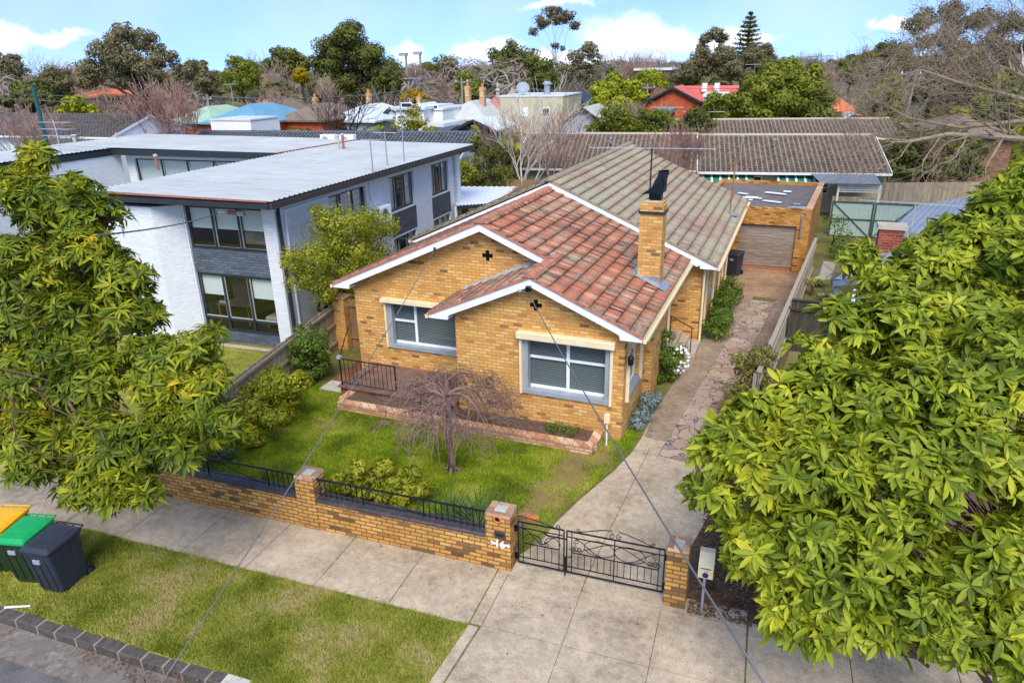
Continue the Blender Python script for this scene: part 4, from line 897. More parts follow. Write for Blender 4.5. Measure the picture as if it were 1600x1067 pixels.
palings('paling_fence','weathered paling fence with rails between the front garden and the white apartments',(-12.45,9.9),(-13.45,17.75),1.15,1.55,'grey palings',rail=(.2,.65,1.05),railside=1)
o=empty('brick_pier',(-13.45,17.75,0),'cream brick pier at the side of the house where the paling fence ends','pier'); MB().box((0,0,0),(.42,.42,1.75)).build('brickwork','cream brick',o); MB().box((-.02,-.02,1.75),(.44,.44,1.8)).build('cap','edging brick',o)
palings('side_gate_fence','narrow timber side gate between brick pier and the brick house',(-13.0,18.0),(-11.72,18.0),1.7,1.7,'brown palings',rail=(.4,1.5),posts=0)
palings('boundary_fence','pale timber paling fence running along the right side of the driveway to the garage',(-.33,16.6),(.98,31.4),1.55,1.62,'pale palings',rail=(.35,1.3),railside=1,cap=True)
# mould: short return with gate on the neighbour's side
palings('side_gate','dark weathered timber gate fence between the driveway fence and the neighbouring house',(.25,22.35),(2.6,22.3),1.68,1.68,'dark palings',rail=(.4,1.4),cap=True,posts=0)
bk=[(-14.6,41.0),(-4.2,41.6)]
palings('back_fence','tall brown paling fence behind the brick house left of its ridge',(-17.2,41.3),(-4.4,41.0),1.95,1.95,'brown palings',pw=.12)
palings('back_fence','dark charcoal paling fence beside the apartment block carport',(-23.5,41.8),(-17.6,41.3),1.9,1.9,'dark palings')
palings('back_fence','weathered grey paling fence standing behind the pale green gates',(1.9,44.0),(4.5,44.2),1.3,1.3,'grey palings',pw=.13)
palings('back_fence','taller weathered grey paling fence below the dark evergreen tree',(4.5,44.3),(15.5,47.5),2.1,2.2,'grey palings',pw=.13)
# pale green double gate
gg=empty('double_gate',(1.75,39.6,0),'pale green sheet metal double gates with dark diagonal braces behind the garage','gate')
for x0,x1 in ((0,1.95),(2.0,3.9)):
    lf=bpy.data.objects.new('gate_leaf',None); link(lf); lf.parent=gg
    mb=MB(); n=9
    for i in range(n): mb.box((x0+(x1-x0)*i/n+.004,0,.05),(x0+(x1-x0)*(i+1)/n-.004,.03,1.75))
    mb.build('panel','green gate paint',lf)
    mb=MB(); mb.box((x0,-.03,.86),(x1,-.002,.94)); mb.box((x0,-.03,1.72),(x1,-.002,1.8)); mb.box((x0,-.032,.05),(x0+.07,-.001,1.75)); mb.box((x1-.07,-.032,.05),(x1,-.001,1.75)); mb.bar((x0+.1,-.035,1.7) if x0==0 else (x1-.1,-.035,1.7),(x1-.1,-.035,.1) if x0==0 else (x0+.1,-.035,.1),.03,.06,up=(0,1,0)); mb.build('brace','dark green paint',lf)
# ================================================================ GARAGE
GX=np.array([-2.75,31.75,0.])
GA=empty('garage',GX,'cream brick flat roofed garage with weathered timber door at the end of the driveway','garage')
mb=MB(); Wg=3.42; h=2.72
wall(mb,(0,0,0),(1,0,0),Wg,-.02,h,(0,1,0),.23,[(.62,2.92,-.02,2.0)])
sk=np.array([.075,1,0]); sk/=np.linalg.norm(sk); mb.obox((Wg-.23,.232,-.02),(.23,0,0),sk*7.2,(0,0,h+.02)); mb.obox((-1.6,.232,-.02),(.23,0,0),sk*7.2,(0,0,h+.02))
mb.obox((-1.3+.3,7.45,-.02),(4.9,0,0),(0,.23,0),(0,0,h+.02)); mb.box((-1.6,0,-.02),(-.005,.23,h)); mb.build('wall','garage brick',GA)
mb=MB(); mb.prism([(-1.37,.235,h-.35),(Wg-.235,.235,h-.35),(Wg+.3,7.44,h-.22),(-.85,7.44,h-.22)],(0,0,.06)); mb.build('roof','membrane',GA)
mb=MB(); mb.obox((Wg-.25,-.01,h),(.27,0,0),sk*7.66,(0,0,.05)); mb.build('parapet_coping','edging brick',GA)
mb=MB()
for i in range(13): mb.box((.62,.13+(i%2)*.004,.16+i*.142),(2.92,.16,.16+i*.142+.136))
mb.build('timber_door','door timber',GA); MB().box((.64,.12,-.01),(2.90,.2,.14)).build('door_sill','rust',GA)
MB().tube([(Wg-.22,.1,h-.15),(Wg-.25,-.06,h-.15),(Wg-.33,-.07,h-.25),(Wg-.33,-.07,1.55)],.04,8).build('downpipe','galvanised steel',GA)
def scrap(x,y,z,a,b,rot,mat,name,label):
    o=MB().box((-a/2,-b/2,0),(a/2,b/2,.03)).build(name,mat); o.location=(x,y,z); o.rotation_euler=(0,0,rot); tag(o,label,'scrap',"scrap lying on the garage roof"); return o
zt=h-.24
for i in range(12):
    f=rnd.random(); scrap(-2.6+rnd.random()*3.0,32.5+f*4.5,zt+.01+f*.1,rnd.uniform(.25,1.3),rnd.uniform(.1,.3),rnd.uniform(-.5,.5),'white paint' if i%3 else 'aluminium','roof_scrap','flat piece of pale scrap sheet lying on the flat garage roof')
# wheelie bins ----------------------------------------------------
def bin_(loc,rz,body,lid,label,tilt=0):
    B=empty('wheelie_bin',loc,label,'wheelie bin','wheelie bins with hinged lids',rz=rz)
    bm=bmesh.new()
    prof=[(0,.24,.27,0),(.1,.25,.29,0),(.9,.285,.36,0),(.93,.30,.375,0)]
    mb=MB(); n=4; rings=[]
    for z,hx,hy,_ in prof:
        r=[]; cr=.05
        for cx,cy,a0 in ((hx-cr,hy-cr,0),(-hx+cr,hy-cr,PI/2),(-hx+cr,-hy+cr,PI),(hx-cr,-hy+cr,3*PI/2)):
            for k in range(4): a=a0+k*PI/6; r.append((cx+cr*math.cos(a),cy+cr*math.sin(a)+(.05*(1-z)),z))
        rings.append(r)
    m=len(rings[0]); vs=[p for r in rings for p in r]; fs=[(i*m+k,i*m+(k+1)%m,(i+1)*m+(k+1)%m,(i+1)*m+k) for i in range(len(rings)-1) for k in range(m)]+[tuple(range(m))[::-1],tuple(range((len(rings)-1)*m,len(rings)*m))]
    mb.add(vs,fs); mb.build('body',body,B,smooth=False)
    mb=MB(); r0=[(x*1.03,y*1.03,.935) for x,y,z in rings[-1]]; r1=[(x*1.02,y*1.02,.985+(.02*(y>0))) for x,y,z in rings[-1]]; r2=[(x*.8,y*.78-.02,1.03) for x,y,z in rings[-1]]; r3=[(x*.62,y*.55-.02,1.035) for x,y,z in rings[-1]]
    vs=r0+r1+r2+r3; fs=[(i*m+k,i*m+(k+1)%m,(i+1)*m+(k+1)%m,(i+1)*m+k) for i in range(3) for k in range(m)]+[tuple(range(m))[::-1],tuple(range(3*m,4*m))]
    mb.add(vs,fs); mb.box((-.2,-.12,1.03),(.2,-.1,1.05)); mb.build('lid',lid,B,bevel=.008)
    mb2=MB()
    for x in (-.16,0,.16): mb2.bar((x,-.262,.12),(x,-.352,.86),.02,.012,up=(0,1,0))
    for sx in (-1,1):
        for y in (-.12,.06,.22): mb2.bar((sx*.238,y,.2),(sx*.29,y,.88),.014,.02)
    mb2.build('moulded_ribs',body,B); MB().box((-.07,-.365,.72),(.07,-.34,.80)).build('sticker','grey paint',B)
    mb=MB(); mb.tube([(-.27,.36,.97),(-.27,.46,.99),(.27,.46,.99),(.27,.36,.97)],.016,6); mb.tube([(-.09,.37,.97),(-.09,.46,.99)],.014,6); mb.tube([(.09,.37,.97),(.09,.46,.99)],.014,6); mb.build('handle',body if 'charcoal' in body else lid,B)
    for sx in (-1,1):
        wh=bpy.data.objects.new('wheel',None); link(wh); wh.parent=B; wh.location=(sx*.27,.33,.1)
        MB().lathe((0,0,0),[(.06,-.02),(.1,-.025),(.1,.025),(.06,.02)],18,'x').build('tyre','tyre rubber',wh); MB().lathe((0,0,0),[(.02,-.03),(.058,-.018),(.058,.018),(.02,.03)],14,'x').build('hub','bin charcoal',wh)
    return B
ba=math.radians(14)
bin_(G(100,912)+[0,0.0,0],ba-.1,'bin charcoal','bin charcoal','charcoal wheelie bin with matching dark lid, nearest the camera of the three on the verge')
bin_(G(100,912)-SX*.70+SY*(.05),ba,'bin green body','bin green lid','dark green wheelie bin with bright green lid between two other bins')
bin_(G(100,912)-SX*1.42+SY*(.12),ba+.05,'bin green body','bin yellow lid','dark green wheelie bin with yellow lid at the left edge of the photo')
bin_(G(1145,430),-.25,'bin charcoal','bin charcoal','charcoal wheelie bin standing alone in front of the garage at the back')
# ================================================================ WHITE APARTMENTS
AB=np.array([-14.8,17.2,0.]); AA=math.radians(2.6)
AP=empty('apartment_block',AB,'two storey white painted brick apartment block with flat pale steel roof','apartments',rz=AA)
hz=4.62
def room(parent,x0,x1,y,z0,z1,dp=2.2):
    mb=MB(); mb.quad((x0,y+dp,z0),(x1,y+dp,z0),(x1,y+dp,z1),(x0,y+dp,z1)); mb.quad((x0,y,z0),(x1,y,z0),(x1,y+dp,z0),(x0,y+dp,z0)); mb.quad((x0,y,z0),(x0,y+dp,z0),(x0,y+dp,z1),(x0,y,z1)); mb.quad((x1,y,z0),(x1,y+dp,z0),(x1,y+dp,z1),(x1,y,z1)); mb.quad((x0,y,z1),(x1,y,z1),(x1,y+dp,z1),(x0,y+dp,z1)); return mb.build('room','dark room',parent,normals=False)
mb=MB(); t=.25
# front: pillar, then glazing bay, then projecting white wall block to the left
mb.box((-.47,0,-.02),(0,t,hz)); mb.box((-3.56,.0,-.02),(-3.5,t,hz))
mb.prism([(-4.21,-.62,-.02),(-3.56,-.02,-.02),(-3.56,.3,-.02),(-4.21,.3,-.02)],(0,0,hz+.02)); mb.box((-6.2,-.62,-.02),(-4.21,-.36,hz)); mb.box((-6.2,-.36,-.02),(-5.95,9.9,hz))
sd_holes=[(3.0,5.45,0.5,1.95),(3.0,5.45,3.25,4.5),(7.3,9.42,.3,2.02),(7.3,9.42,3.1,4.5),(11.15,13.05,.3,2.02),(11.15,13.05,3.1,4.5)]
wall(mb,(0,t,0),(0,1,0),14.2-t,-.02,hz,(-1,0,0),t,[(a-t,b-t,(.3 if c<3 else 2.1 if 0 else c-.9 if 0 else c),d) for a,b,c,d in sd_holes])
mb.box((-6.2,14.2,-.02),(0,14.45,hz))
mb.build('wall','white brick',AP)
mb=MB()
mb.box((-3.5,.06,2.38),(-.47,.2,3.2)); mb.build('spandrel','grey brick',AP); MB().box((-3.5,.06,-.02),(-.47,.2,.36)).build('spandrel','grey brick',AP)
for a,b in ((7.3,9.42),(11.15,13.05)): MB().box((-.002,a-.05,2.12),(.02,b+.05,3.05)).build('spandrel','grey paint' if 0 else 'charcoal brick',AP)
def apwin(o,ex,ni,W,z0,z1,cols,low=None,blinds=(),nm='window'):
    Wn=bpy.data.objects.new(nm,None); link(Wn); Wn.parent=AP; o=np.array(o,float); ex=np.array(ex,float); ni=np.array(ni,float); up=np.array([0,0,1.]); q=o+ni*.1; f=.07
    mb=MB()
    def bar(u0,u1,a,b,d0=0,d1=.07): mb.obox(q+ex*u0+up*a+ni*d0,ex*(u1-u0),ni*(d1-d0),up*(b-a))
    bar(0,W,z0,z0+f); bar(0,W,z1-f,z1); bar(0,f,z0+f,z1-f); bar(W-f,W,z0+f,z1-f); 
    us=[W*i/cols for i in range(cols+1)]
    for u in us[1:-1]: bar(u-f/2,u+f/2,z0+f,z1-f,-.01,.06)
    if low: bar(f,W-f,low-.03,low+.03,-.003,.057)
    mb.build('frame','charcoal paint',Wn)
    mb=MB()
    for i in range(cols):
        a,b=us[i]+f/2+.005,us[i+1]-f/2-.005
        for u0,u1,c,d in ((a,a+.03,(low or z0)+.07,z1-.07),(b-.03,b,(low or z0)+.07,z1-.07),(a+.03,b-.03,(low or z0)+.04,(low or z0)+.075)): mb.obox(q+ex*u0+up*c+ni*.02,ex*(u1-u0),ni*.03,up*(d-c))
    mb.build('sash','aluminium',Wn)
    MB().quad(q+ex*.03+up*(z0+.03)+ni*.045,q+ex*(W-.03)+up*(z0+.03)+ni*.045,q+ex*(W-.03)+up*(z1-.03)+ni*.045,q+ex*.03+up*(z1-.03)+ni*.045).build('glass','window glass',Wn)
    for i,fr in enumerate(blinds):
        if fr: MB().obox(q+ex*(us[i]+.06)+up*(z1-.06-(z1-z0)*fr)+ni*.12,ex*(W/cols-.12),ni*.01,up*(z1-z0)*fr).build('roller_blind','roller blind' ,Wn)
    return Wn
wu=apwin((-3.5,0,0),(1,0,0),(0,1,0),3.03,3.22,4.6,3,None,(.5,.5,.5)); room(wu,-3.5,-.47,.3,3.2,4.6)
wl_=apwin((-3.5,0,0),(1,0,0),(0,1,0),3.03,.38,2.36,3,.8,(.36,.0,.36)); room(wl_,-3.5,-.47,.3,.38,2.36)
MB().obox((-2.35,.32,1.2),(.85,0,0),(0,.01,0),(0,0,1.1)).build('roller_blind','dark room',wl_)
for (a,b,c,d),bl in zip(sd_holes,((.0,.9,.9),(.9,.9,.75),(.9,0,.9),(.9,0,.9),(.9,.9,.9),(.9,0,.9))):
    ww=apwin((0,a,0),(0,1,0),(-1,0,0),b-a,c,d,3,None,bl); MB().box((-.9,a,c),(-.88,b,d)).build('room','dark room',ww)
# furniture seen through the glass
bd=empty('bed',(0,0,0),'bed with beige cover seen through the upper apartment window','bed'); bd.location=Vector(AB+np.array([-1.55,.9,3.2])); bd.rotation_euler.z=AA
MB().box((-.5,-.1,0),(.95,1.1,.45)).build('mattress','bed linen',bd,bevel=.08); MB().prism([(.0,.5,.45),(.9,.5,.45),(.9,1.05,.6),(.0,1.05,.6)],(0,0,.12)).build('pillow','roller blind',bd,bevel=.05)
sf=empty('armchair',(0,0,0),'pale armchair seen through the lower apartment window','armchair'); sf.location=Vector(AB+np.array([-1.1,.75,.4])); sf.rotation_euler.z=AA
MB().box((-.3,-.3,.2),(.35,.4,.45)).build('seat','chair mesh',sf,bevel=.05); MB().prism([(-.35,.3,.3),(.4,.3,.3),(.4,.5,.95),(-.35,.5,.95)],(0,.12,0)).build('backrest','chair mesh',sf,bevel=.05)
for x in (-.25,.3): MB().box((x-.02,-.25,0),(x+.02,-.21,.2)).build('leg','wood furniture',sf)
dk=empty('desk',(0,0,0),'small desk with papers seen through the lower apartment window','desk'); dk.location=Vector(AB+np.array([-3.1,.7,.4])); dk.rotation_euler.z=AA
MB().box((-.3,-.3,.7),(1.0,.3,.74)).build('top','wood furniture',dk); MB().box((-.25,-.2,.74),(.15,.1,.8)).build('papers','roller blind',dk)
for x in (-.26,.94): MB().box((x,-.26,0),(x+.04,-.22,.7)).build('leg','wood furniture',dk)
# roof: gently falling corrugated sheet with dark fascia
ez=5.02
def corrug(name,poly,zf,mat,parent,pitch=.25,amp=.035):
    """ribbed sheet, ribs along x; poly rectangle x0,x1,y0,y1"""
    x0,x1,y0,y1=poly; n=int((y1-y0)/pitch); ys=[];hs=[]
    for i in range(n+1):
        y=y0+i*pitch
        for f,h in ((0,0),(.35,0),(.45,1),(.6,1),(.7,0)):
            if y+f*pitch<=y1: ys.append(y+f*pitch); hs.append(h*amp)
    xs=[x0,(x0+x1)/2,x1]; v=[(x,y,zf(x,y)+h) for x in xs for y,h in zip(ys,hs)]; m=len(ys)
    f=[(i*m+j,(i+1)*m+j,(i+1)*m+j+1,i*m+j+1) for i in range(len(xs)-1) for j in range(m-1)]
    return MB().add(v,f).build(name,mat,parent,normals=False)
zf=lambda x,y: ez+(-x)*.012
corrug('roof',(-6.3,.55,-.75,14.9),lambda x,y:zf(x,y),'pale steel roof',AP)
corrug('roof',(-20.5,-6.31,9.4,15.6),lambda x,y:zf(-6.3,y)+(-6.3-x)*.008,'pale steel roof',AP)
corrug('roof',(-20.5,-16.4,1.5,9.35),lambda x,y:zf(-6.3,y)+(-6.3-x)*.008-.01,'pale steel roof',AP)
mb=MB(); mb.box((-6.2,-.7,ez-.26),(.5,14.85,ez-.03)); mb.box((-20.4,9.45,ez-.2),(-6.25,15.5,ez+.06)); mb.box((-20.4,1.55,ez-.2),(-16.45,9.4,ez+.08)); mb.build('soffit','charcoal paint',AP)
def fas(a,b,name='fascia',h=.16,z=ez-.14,w_=.12): MB().bar((a[0],a[1],z),(b[0],b[1],z),w_,h).build(name,'dark bronze paint' if a[0]==b[0] and a[0]>0 else 'charcoal paint',AP)
fas((.58,-.85),(.58,14.95)); fas((-6.3,-.82),(.5,-.82)); fas((-6.36,-.8),(-6.36,9.3)); MB().bar((-20.4,9.38,ez-.05),(-6.4,9.38,ez-.05),.1,.28).build('fascia','charcoal paint',AP)
MB().bar((-6.3,-.80,ez+.045),(.45,-.80,ez-.01),.10,.035).build('flashing','rust',AP)
MB().bar((-6.5,9.2,ez+.12),(-6.0,15.2,ez+.12),.12,.04).build('flashing','rust',AP)
MB().bar((.02,.3,4.5),(.02,2.9,4.5),.05,.06).build('trim','white paint',AP)
MB().tube([(.2,-.1,4.72),(.1,.12,4.68),(.06,.12,4.5),(.06,.12,.0)],.06,8).build('downpipe','charcoal paint',AP)
MB().tube([(.05,.45,4.5),(.05,.45,.0)],.04,8).build('downpipe','white paint',AP); MB().tube([(.06,13.7,4.7),(.06,13.7,.0)],.07,8).build('downpipe','aluminium',AP); MB().tube([(.05,5.7,4.7),(.05,5.75,3.9)],.03,6).build('downpipe','white paint',AP)
# courtyard wing walls
mb=MB(); wall(mb,(-16.3,10.0,0),(1,0,0),9.7,-.02,4.8,(0,1,0),.2,[(.5,6.9,3.0,4.6)]); mb.build('wall','white brick',AP); MB().box((-20.2,2.2,0),(-16.5,9.9,4.8)).build('wall','white brick',AP)
w4=apwin((-15.8,10.0,0),(1,0,0),(0,1,0),6.4,3.0,4.6,4,None,(.9,.9,.9,.9))
# service board under the eave
sb=empty('service_board',AB+np.array([-1.3,-.55,4.5]),'rusty cable bracket and insulators under the apartment eave','cable bracket',rz=AA)
MB().box((0,0,0),(.34,.06,.13)).build('bracket','rust',sb); MB().box((.36,-.02,-.02),(.62,.07,.12)).build('fuse_box','grey paint',sb)
for x in (-.28,-.14): MB().lathe((x,.03,.07),[(.02,-.06),(.05,-.05),(.03,0),(.05,.05),(.02,.06)],10,'x').build('insulator','roller blind',sb)
def alocal(x,y,z): 
    c,s_=math.cos(AA),math.sin(AA); return AB+np.array([x*c-y*s_,x*s_+y*c,z])
# AC on side wall
ac=empty('air_conditioner',alocal(.02,5.75,3.0),'white split system condenser hung on the white apartment side wall','air conditioner',rz=AA)
MB().box((.05,0,0),(.38,.85,.62)).build('casing','white paint',ac,bevel=.02); mb=MB(); mb.lathe((.385,.32,.31),[(.24,0),(.24,.012),(.2,.012),(.2,.0)],20,'x'); mb.build('fan_grille','grey paint',ac)
mb=MB()
for i in range(8): mb.box((.06,-.012,.06+i*.065),(.36,-.002,.085+i*.065))
mb.build('vent_slats','charcoal paint',ac); MB().box((0,.1,-.05),(.38,.14,-.0)).build('bracket','white paint',ac); MB().box((0,.7,-.05),(.38,.74,-.0)).build('bracket','white paint',ac)
for i,(x,y) in enumerate(((-8.3,14.6),(-7.2,14.7))):
    p=alocal(x,y+.6,ez-.28); a2=empty('air_conditioner',p,('left' if i==0 else 'right')+' one of the two low white condensers on the far edge of the steel roof','air conditioner',rz=AA)
    MB().box((0,0,.05),(.85,.33,.62)).build('casing','white paint',a2,bevel=.02); MB().lathe((.3,-.004,.34),[(.2,0),(.2,-.01),(.05,-.012)],18,'y').build('fan_grille','grey paint',a2)
def vent(p,h,label,r=.05,mat='rust'):
    o=empty('vent_pipe',p,label,'vent pipe','vent pipes on the apartment roof'); MB().lathe((0,0,0),[(r,0),(r,h)],10).build('pipe',mat,o); MB().lathe((0,0,h),[(r*1.4,0),(r*1.7,.05),(r*1.2,.09)],10).build('cap','concrete block',o); return o
def apt(px,py,z=ez+.08): return G(px,py,z)
vent(apt(247,266),.5,'short rusty vent pipe on the near edge of the apartment roof'); vent(apt(118,226),.42,'stubby pale vent pipe at the left of the apartment roof',.09,'concrete block'); vent(apt(184,221),.35,'thin vent pipe on the far left apartment roof',.04,'concrete block'); vent(apt(530,233),.55,'left of two close vent pipes on the far right of the apartment roof',.05,'concrete block'); vent(apt(537,233),.6,'right of two close vent pipes on the far right of the apartment roof',.06)
def antenna(base,top,booms,label,mat='galvanised steel',yagi=True,rz=0.,L=1.2,kind=None):
    base=np.array(base,float); o=empty('tv_antenna',base,label,'tv antenna','television antennas on roofs',rz=rz); h=top
    MB().tube([(0,0,0),(0,0,h)],.022,6).build('mast',mat,o)
    for i,z in enumerate(booms):
        MB().bar((-L/2,0,z),(L/2,0,z),.02).build('boom',mat,o); mb=MB(); n=9
        mb.bar((-L/2,0,z),(L/2,0,z),.024)
        for k in range(n): x=-L/2+L*k/(n-1); w_=.35+.25*k/n; mb.bar((x,-w_/2,z),(x,w_/2,z),.012)
        mb.build('elements','aluminium',o)
    return o
antenna(G(583,272,ez-.05),1.25,(1.2,),'small television antenna bracketed to the apartment gutter near its front','galvanised steel',L=.8)
antenna(G(606,268,ez-.2),1.5,(1.45,),'second television antenna from the front on the apartment gutter','galvanised steel',L=1.0)
antenna(G(632,255,ez-.05),2.4,(2.1,1.7),'tall television antenna at the back end of the apartment gutter',L=1.4)
antenna(G(96,240,ez+.1),1.5,(1.4,1.1,.8),'tripod television antenna with three booms on the left of the apartment roof','aluminium',L=1.9)
wh=empty('roof_ventilator',G(608,210,ez+.2)+[0,0,0],'round brown roof ventilator on the dark tiled roof behind the apartments','ventilator'); MB().lathe((0,0,0),[(.25,0),(.45,.12),(.4,.3),(.15,.4)],16).build('dome','dark bronze paint',wh)
# service wires ---------------------------------------------------
def wire(name,a,b,sag,label,r=.012,n=14,cat='cable',group=None):
    a,b=np.array(a,float),np.array(b,float); pts=[a+(b-a)*i/n-np.array([0,0,4*sag*(i/n)*(1-i/n)]) for i in range(n+1)]
    return tag(MB().tube(pts,r,5).build(name,'cable',smooth=True),label,cat,group)
pA=np.array([-5.5,14.5,3.72])
wire('service_cable',pA,P(1215,1100,5.2),.12,'thick grey service cable from the front bay gable to the lower right',.0115)
wire('service_cable',(-8.7,16.05,4.1),P(240,1085,9.0),.15,'grey service cable from the left gable crossing the lawn, fence and footpath',.011)
wire('service_cable',alocal(-1.6,-.6,4.55),P(150,368,9.5),.08,'dark cable running from the apartment eave into the street tree',.014)
cb=empty('cable_bracket',pA,'small black and grey cable clamp on the white bargeboard of the front bay','cable bracket')
MB().box((-.05,-.02,-.0),(.06,.1,.12)).build('bracket','black enamel',cb); MB().lathe((-.2,.0,.0),[(.02,-.05),(.05,0),(.02,.05)],8,'x').build('insulator','grey paint',cb)
cb=empty('cable_bracket',(-8.72,16.08,4.1),'tiny cable hook on the bargeboard of the left gable','cable bracket'); MB().box((-.02,-.02,-.05),(.02,.05,.05)).build('bracket','charcoal paint',cb)
ta=empty('tv_antenna',(-3.6,18.45,6.55),'long thin television antenna beside the brick chimney','tv antenna','television antennas on roofs',rz=.1)
MB().bar((-1.6,0,0),(1.6,0,0),.012).build('boom','aluminium',ta); mb=MB()
mb.bar((-1.3,0,0),(1.3,0,0),.013)
for k in range(9): mb.bar((-1.3+k*.32,-.3,0),(-1.3+k*.32,.3,0),.01)
mb.build('elements','aluminium',ta)
rp_=G(1140,335,2.95); o=empty('roof_pole',rp_,'thin timber pole standing on the rear tiled roof','pole'); MB().tube([(0,0,-.1),(.05,0,2.2)],.035,6).build('pole','brown palings',o); MB().box((-.35,-.2,-.02),(.3,.25,.03)).build('flashing','galvanised steel',o)
# ================================================================ CARPORT beside apartments
cp=empty('carport',(-18.5,32.5,0),'carport with ribbed white steel roof behind the apartment block','carport'); 
mb=MB(); L0=G(713,340,2.5)
P0=G(712,322,2.35); P1=G(772,318,2.35); P2_=G(808,292,2.5); P3=G(712,292,2.5)
def ribs(quadpts,n,mat,parent,base,name='roof',amp=.03):
    a,b,c,d=[np.array(q)-base for q in quadpts]  # a-b near edge, d-c far edge; ribs from near to far
    v=[];k=n*4+1
    for i in range(k):
        f=i/(k-1); h=(0,amp,amp,0)[i%4]; 
        for e0,e1 in ((a,b),(d,c)): v.append(e0+(e1-e0)*f+(0,0,h))
    return MB().add(v,[(2*i,2*i+2,2*i+3,2*i+1) for i in range(k-1)]).build(name,mat,parent,normals=False)
bs=np.array([-18.5,32.5,0.]); ribs((P0,P1,P2_,P3),11,'white steel roof',cp,bs)
for q in (P0,P1,P2_,P3): q=q-bs; MB().box((q[0]-.05,q[1]-.05,0),(q[0]+.05,q[1]+.05,q[2]-.02)).build('post','white paint',cp)
MB().bar(P0-bs-(0,0,.1),P1-bs-(0,0,.1),.05,.15).build('beam','charcoal paint',cp); MB().bar(P1-bs-(0,0,.1),P2_-bs-(0,0,.1),.15,.22).build('side_wall','edging brick',cp)
# parked car under carport
# clothes line
cl=empty('clothes_line',G(650,372,0)+[0,0,0],'folding wire clothes line between the house and the apartments','clothes line')
b0=G(665,372,1.7); cl.location=Vector((b0[0],b0[1],0)); MB().tube([(0,0,0),(0,0,1.9)],.03,8).build('post','galvanised steel',cl)
mb=MB()
for sx,sy in ((1,1),(1,-1),(-1,1),(-1,-1)): mb.tube([(0,0,1.6),(sx*.9,sy*1.3,1.95)],.014,5)
for k in (.5,.75,1.): mb.tube([(.9*k,1.3*k,1.6+.35*k),(.9*k,-1.3*k,1.6+.35*k),(-.9*k,-1.3*k,1.6+.35*k),(-.9*k,1.3*k,1.6+.35*k),(.9*k,1.3*k,1.6+.35*k)],.008,4)
mb.build('arms','galvanised steel',cl)
# ================================================================ RIGHT NEIGHBOUR
nb=np.array([3.0,21.,0.]); NH=empty('neighbour_house',nb,'house with blue grey steel awning roof and red brick chimney behind the near tree','house')
def q(px,py,z): return G(px,py,z)-nb
A1,A2=q(1302,438,2.5),q(1432,322,2.7); 
wdt=np.array([1.7,-.0,.0])
a,b=A1,A2; c=A2+np.array([2.1,0,.55]); d=A1+np.array([2.3,-.2,.6])
ribs((a+nb,d+nb,c+nb,b+nb),9,'blue grey steel roof',NH,nb,'awning_roof',.02)
MB().bar(a-(0,0,.06),b-(0,0,.06),.10,.12).build('gutter','charcoal paint',NH); MB().bar(a-(0,0,.1),d-(0,0,.15),.08,.16).build('beam','bluish post',NH)
MB().bar(c+(0,0,.02),d+(0,0,.02),.22,.03).build('flashing','aluminium',NH)
for p_ in (a+(.12,.1,0),a+(.75,0.05,.0)): MB().box((p_[0]-.05,p_[1]-.05,0),(p_[0]+.05,p_[1]+.05,p_[2]-.08)).build('post','bluish post',NH)
MB().tube([a+(.62,-.1,-.1),a+(.6,-.12,-.4),(a[0]+.55,a[1]-.12,0)],.06,8).build('downpipe','white paint',NH)
e=c+np.array([-.2,.2,.05]); mb=MB()
Wd=9.; o=tiles('roof',d+(.05,0,.0),(c-d)/np.linalg.norm(c-d),unit(np.array([1.,.05,.42])),float(np.linalg.norm(c-d)),4.6,.21,.345,MARS,.03,'lichened tiles' if 0 else 'brown slate',NH)
MB().prism([(a[0]+1.9,a[1]+.4,0),(a[0]+9,a[1]+.3,0),(b[0]+9,b[1]-.5,0),(b[0]+1.9,b[1]-.5,0)],(0,0,2.45)).build('wall','red brick',NH)
ch=q(1385,385,2.9); mb=MB(); mb.box((ch[0]-.3,ch[1]-.25,2.0),(ch[0]+.42,ch[1]+.3,3.5)); mb.build('chimney','red brick',NH); MB().box((ch[0]-.36,ch[1]-.31,3.5),(ch[0]+.48,ch[1]+.36,3.62)).build('chimney_cap','stone slab',NH)
antenna(G(1424,355,2.9),.9,(.85,),'wide silver television antenna on the roof behind the near tree','aluminium',L=3.6,rz=-.1)
# yard items
cr=empty('garden_chair',G(1283,450),'beige mesh garden chair with metal frame beyond the boundary fence','chair',rz=-.5)
mb=MB(); mb.prism([(-.25,.2,.42),(.25,.2,.42),(.25,.38,1.0),(-.25,.38,1.0)],(0,.02,0)); mb.build('backrest','chair mesh',cr); MB().box((-.25,-.25,.40),(.25,.22,.425)).build('seat','chair mesh',cr)
for sx in (-.28,.28): MB().tube([(sx,-.25,0),(sx,-.28,.6),(sx,.1,.64),(sx,.28,.62)],.015,6).tube([(sx,.3,0),(sx,.2,.42),(sx,.4,1.02)],.015,6).build('side_frame','bluish post',cr)
for i in range(3):
    p=G(1290-i*4,462+i*14)+[0,0,0]; o=MB().box((-.3,-.18,.0),(.3,.18,.04)).build('stepping_stone','stone slab'); o.location=Vector(p); o.rotation_euler.z=.1; tag(o,('farthest','middle','nearest')[i]+' of three rectangular stepping stones beside the mesh chair','stepping stone','stepping stones in the yard')
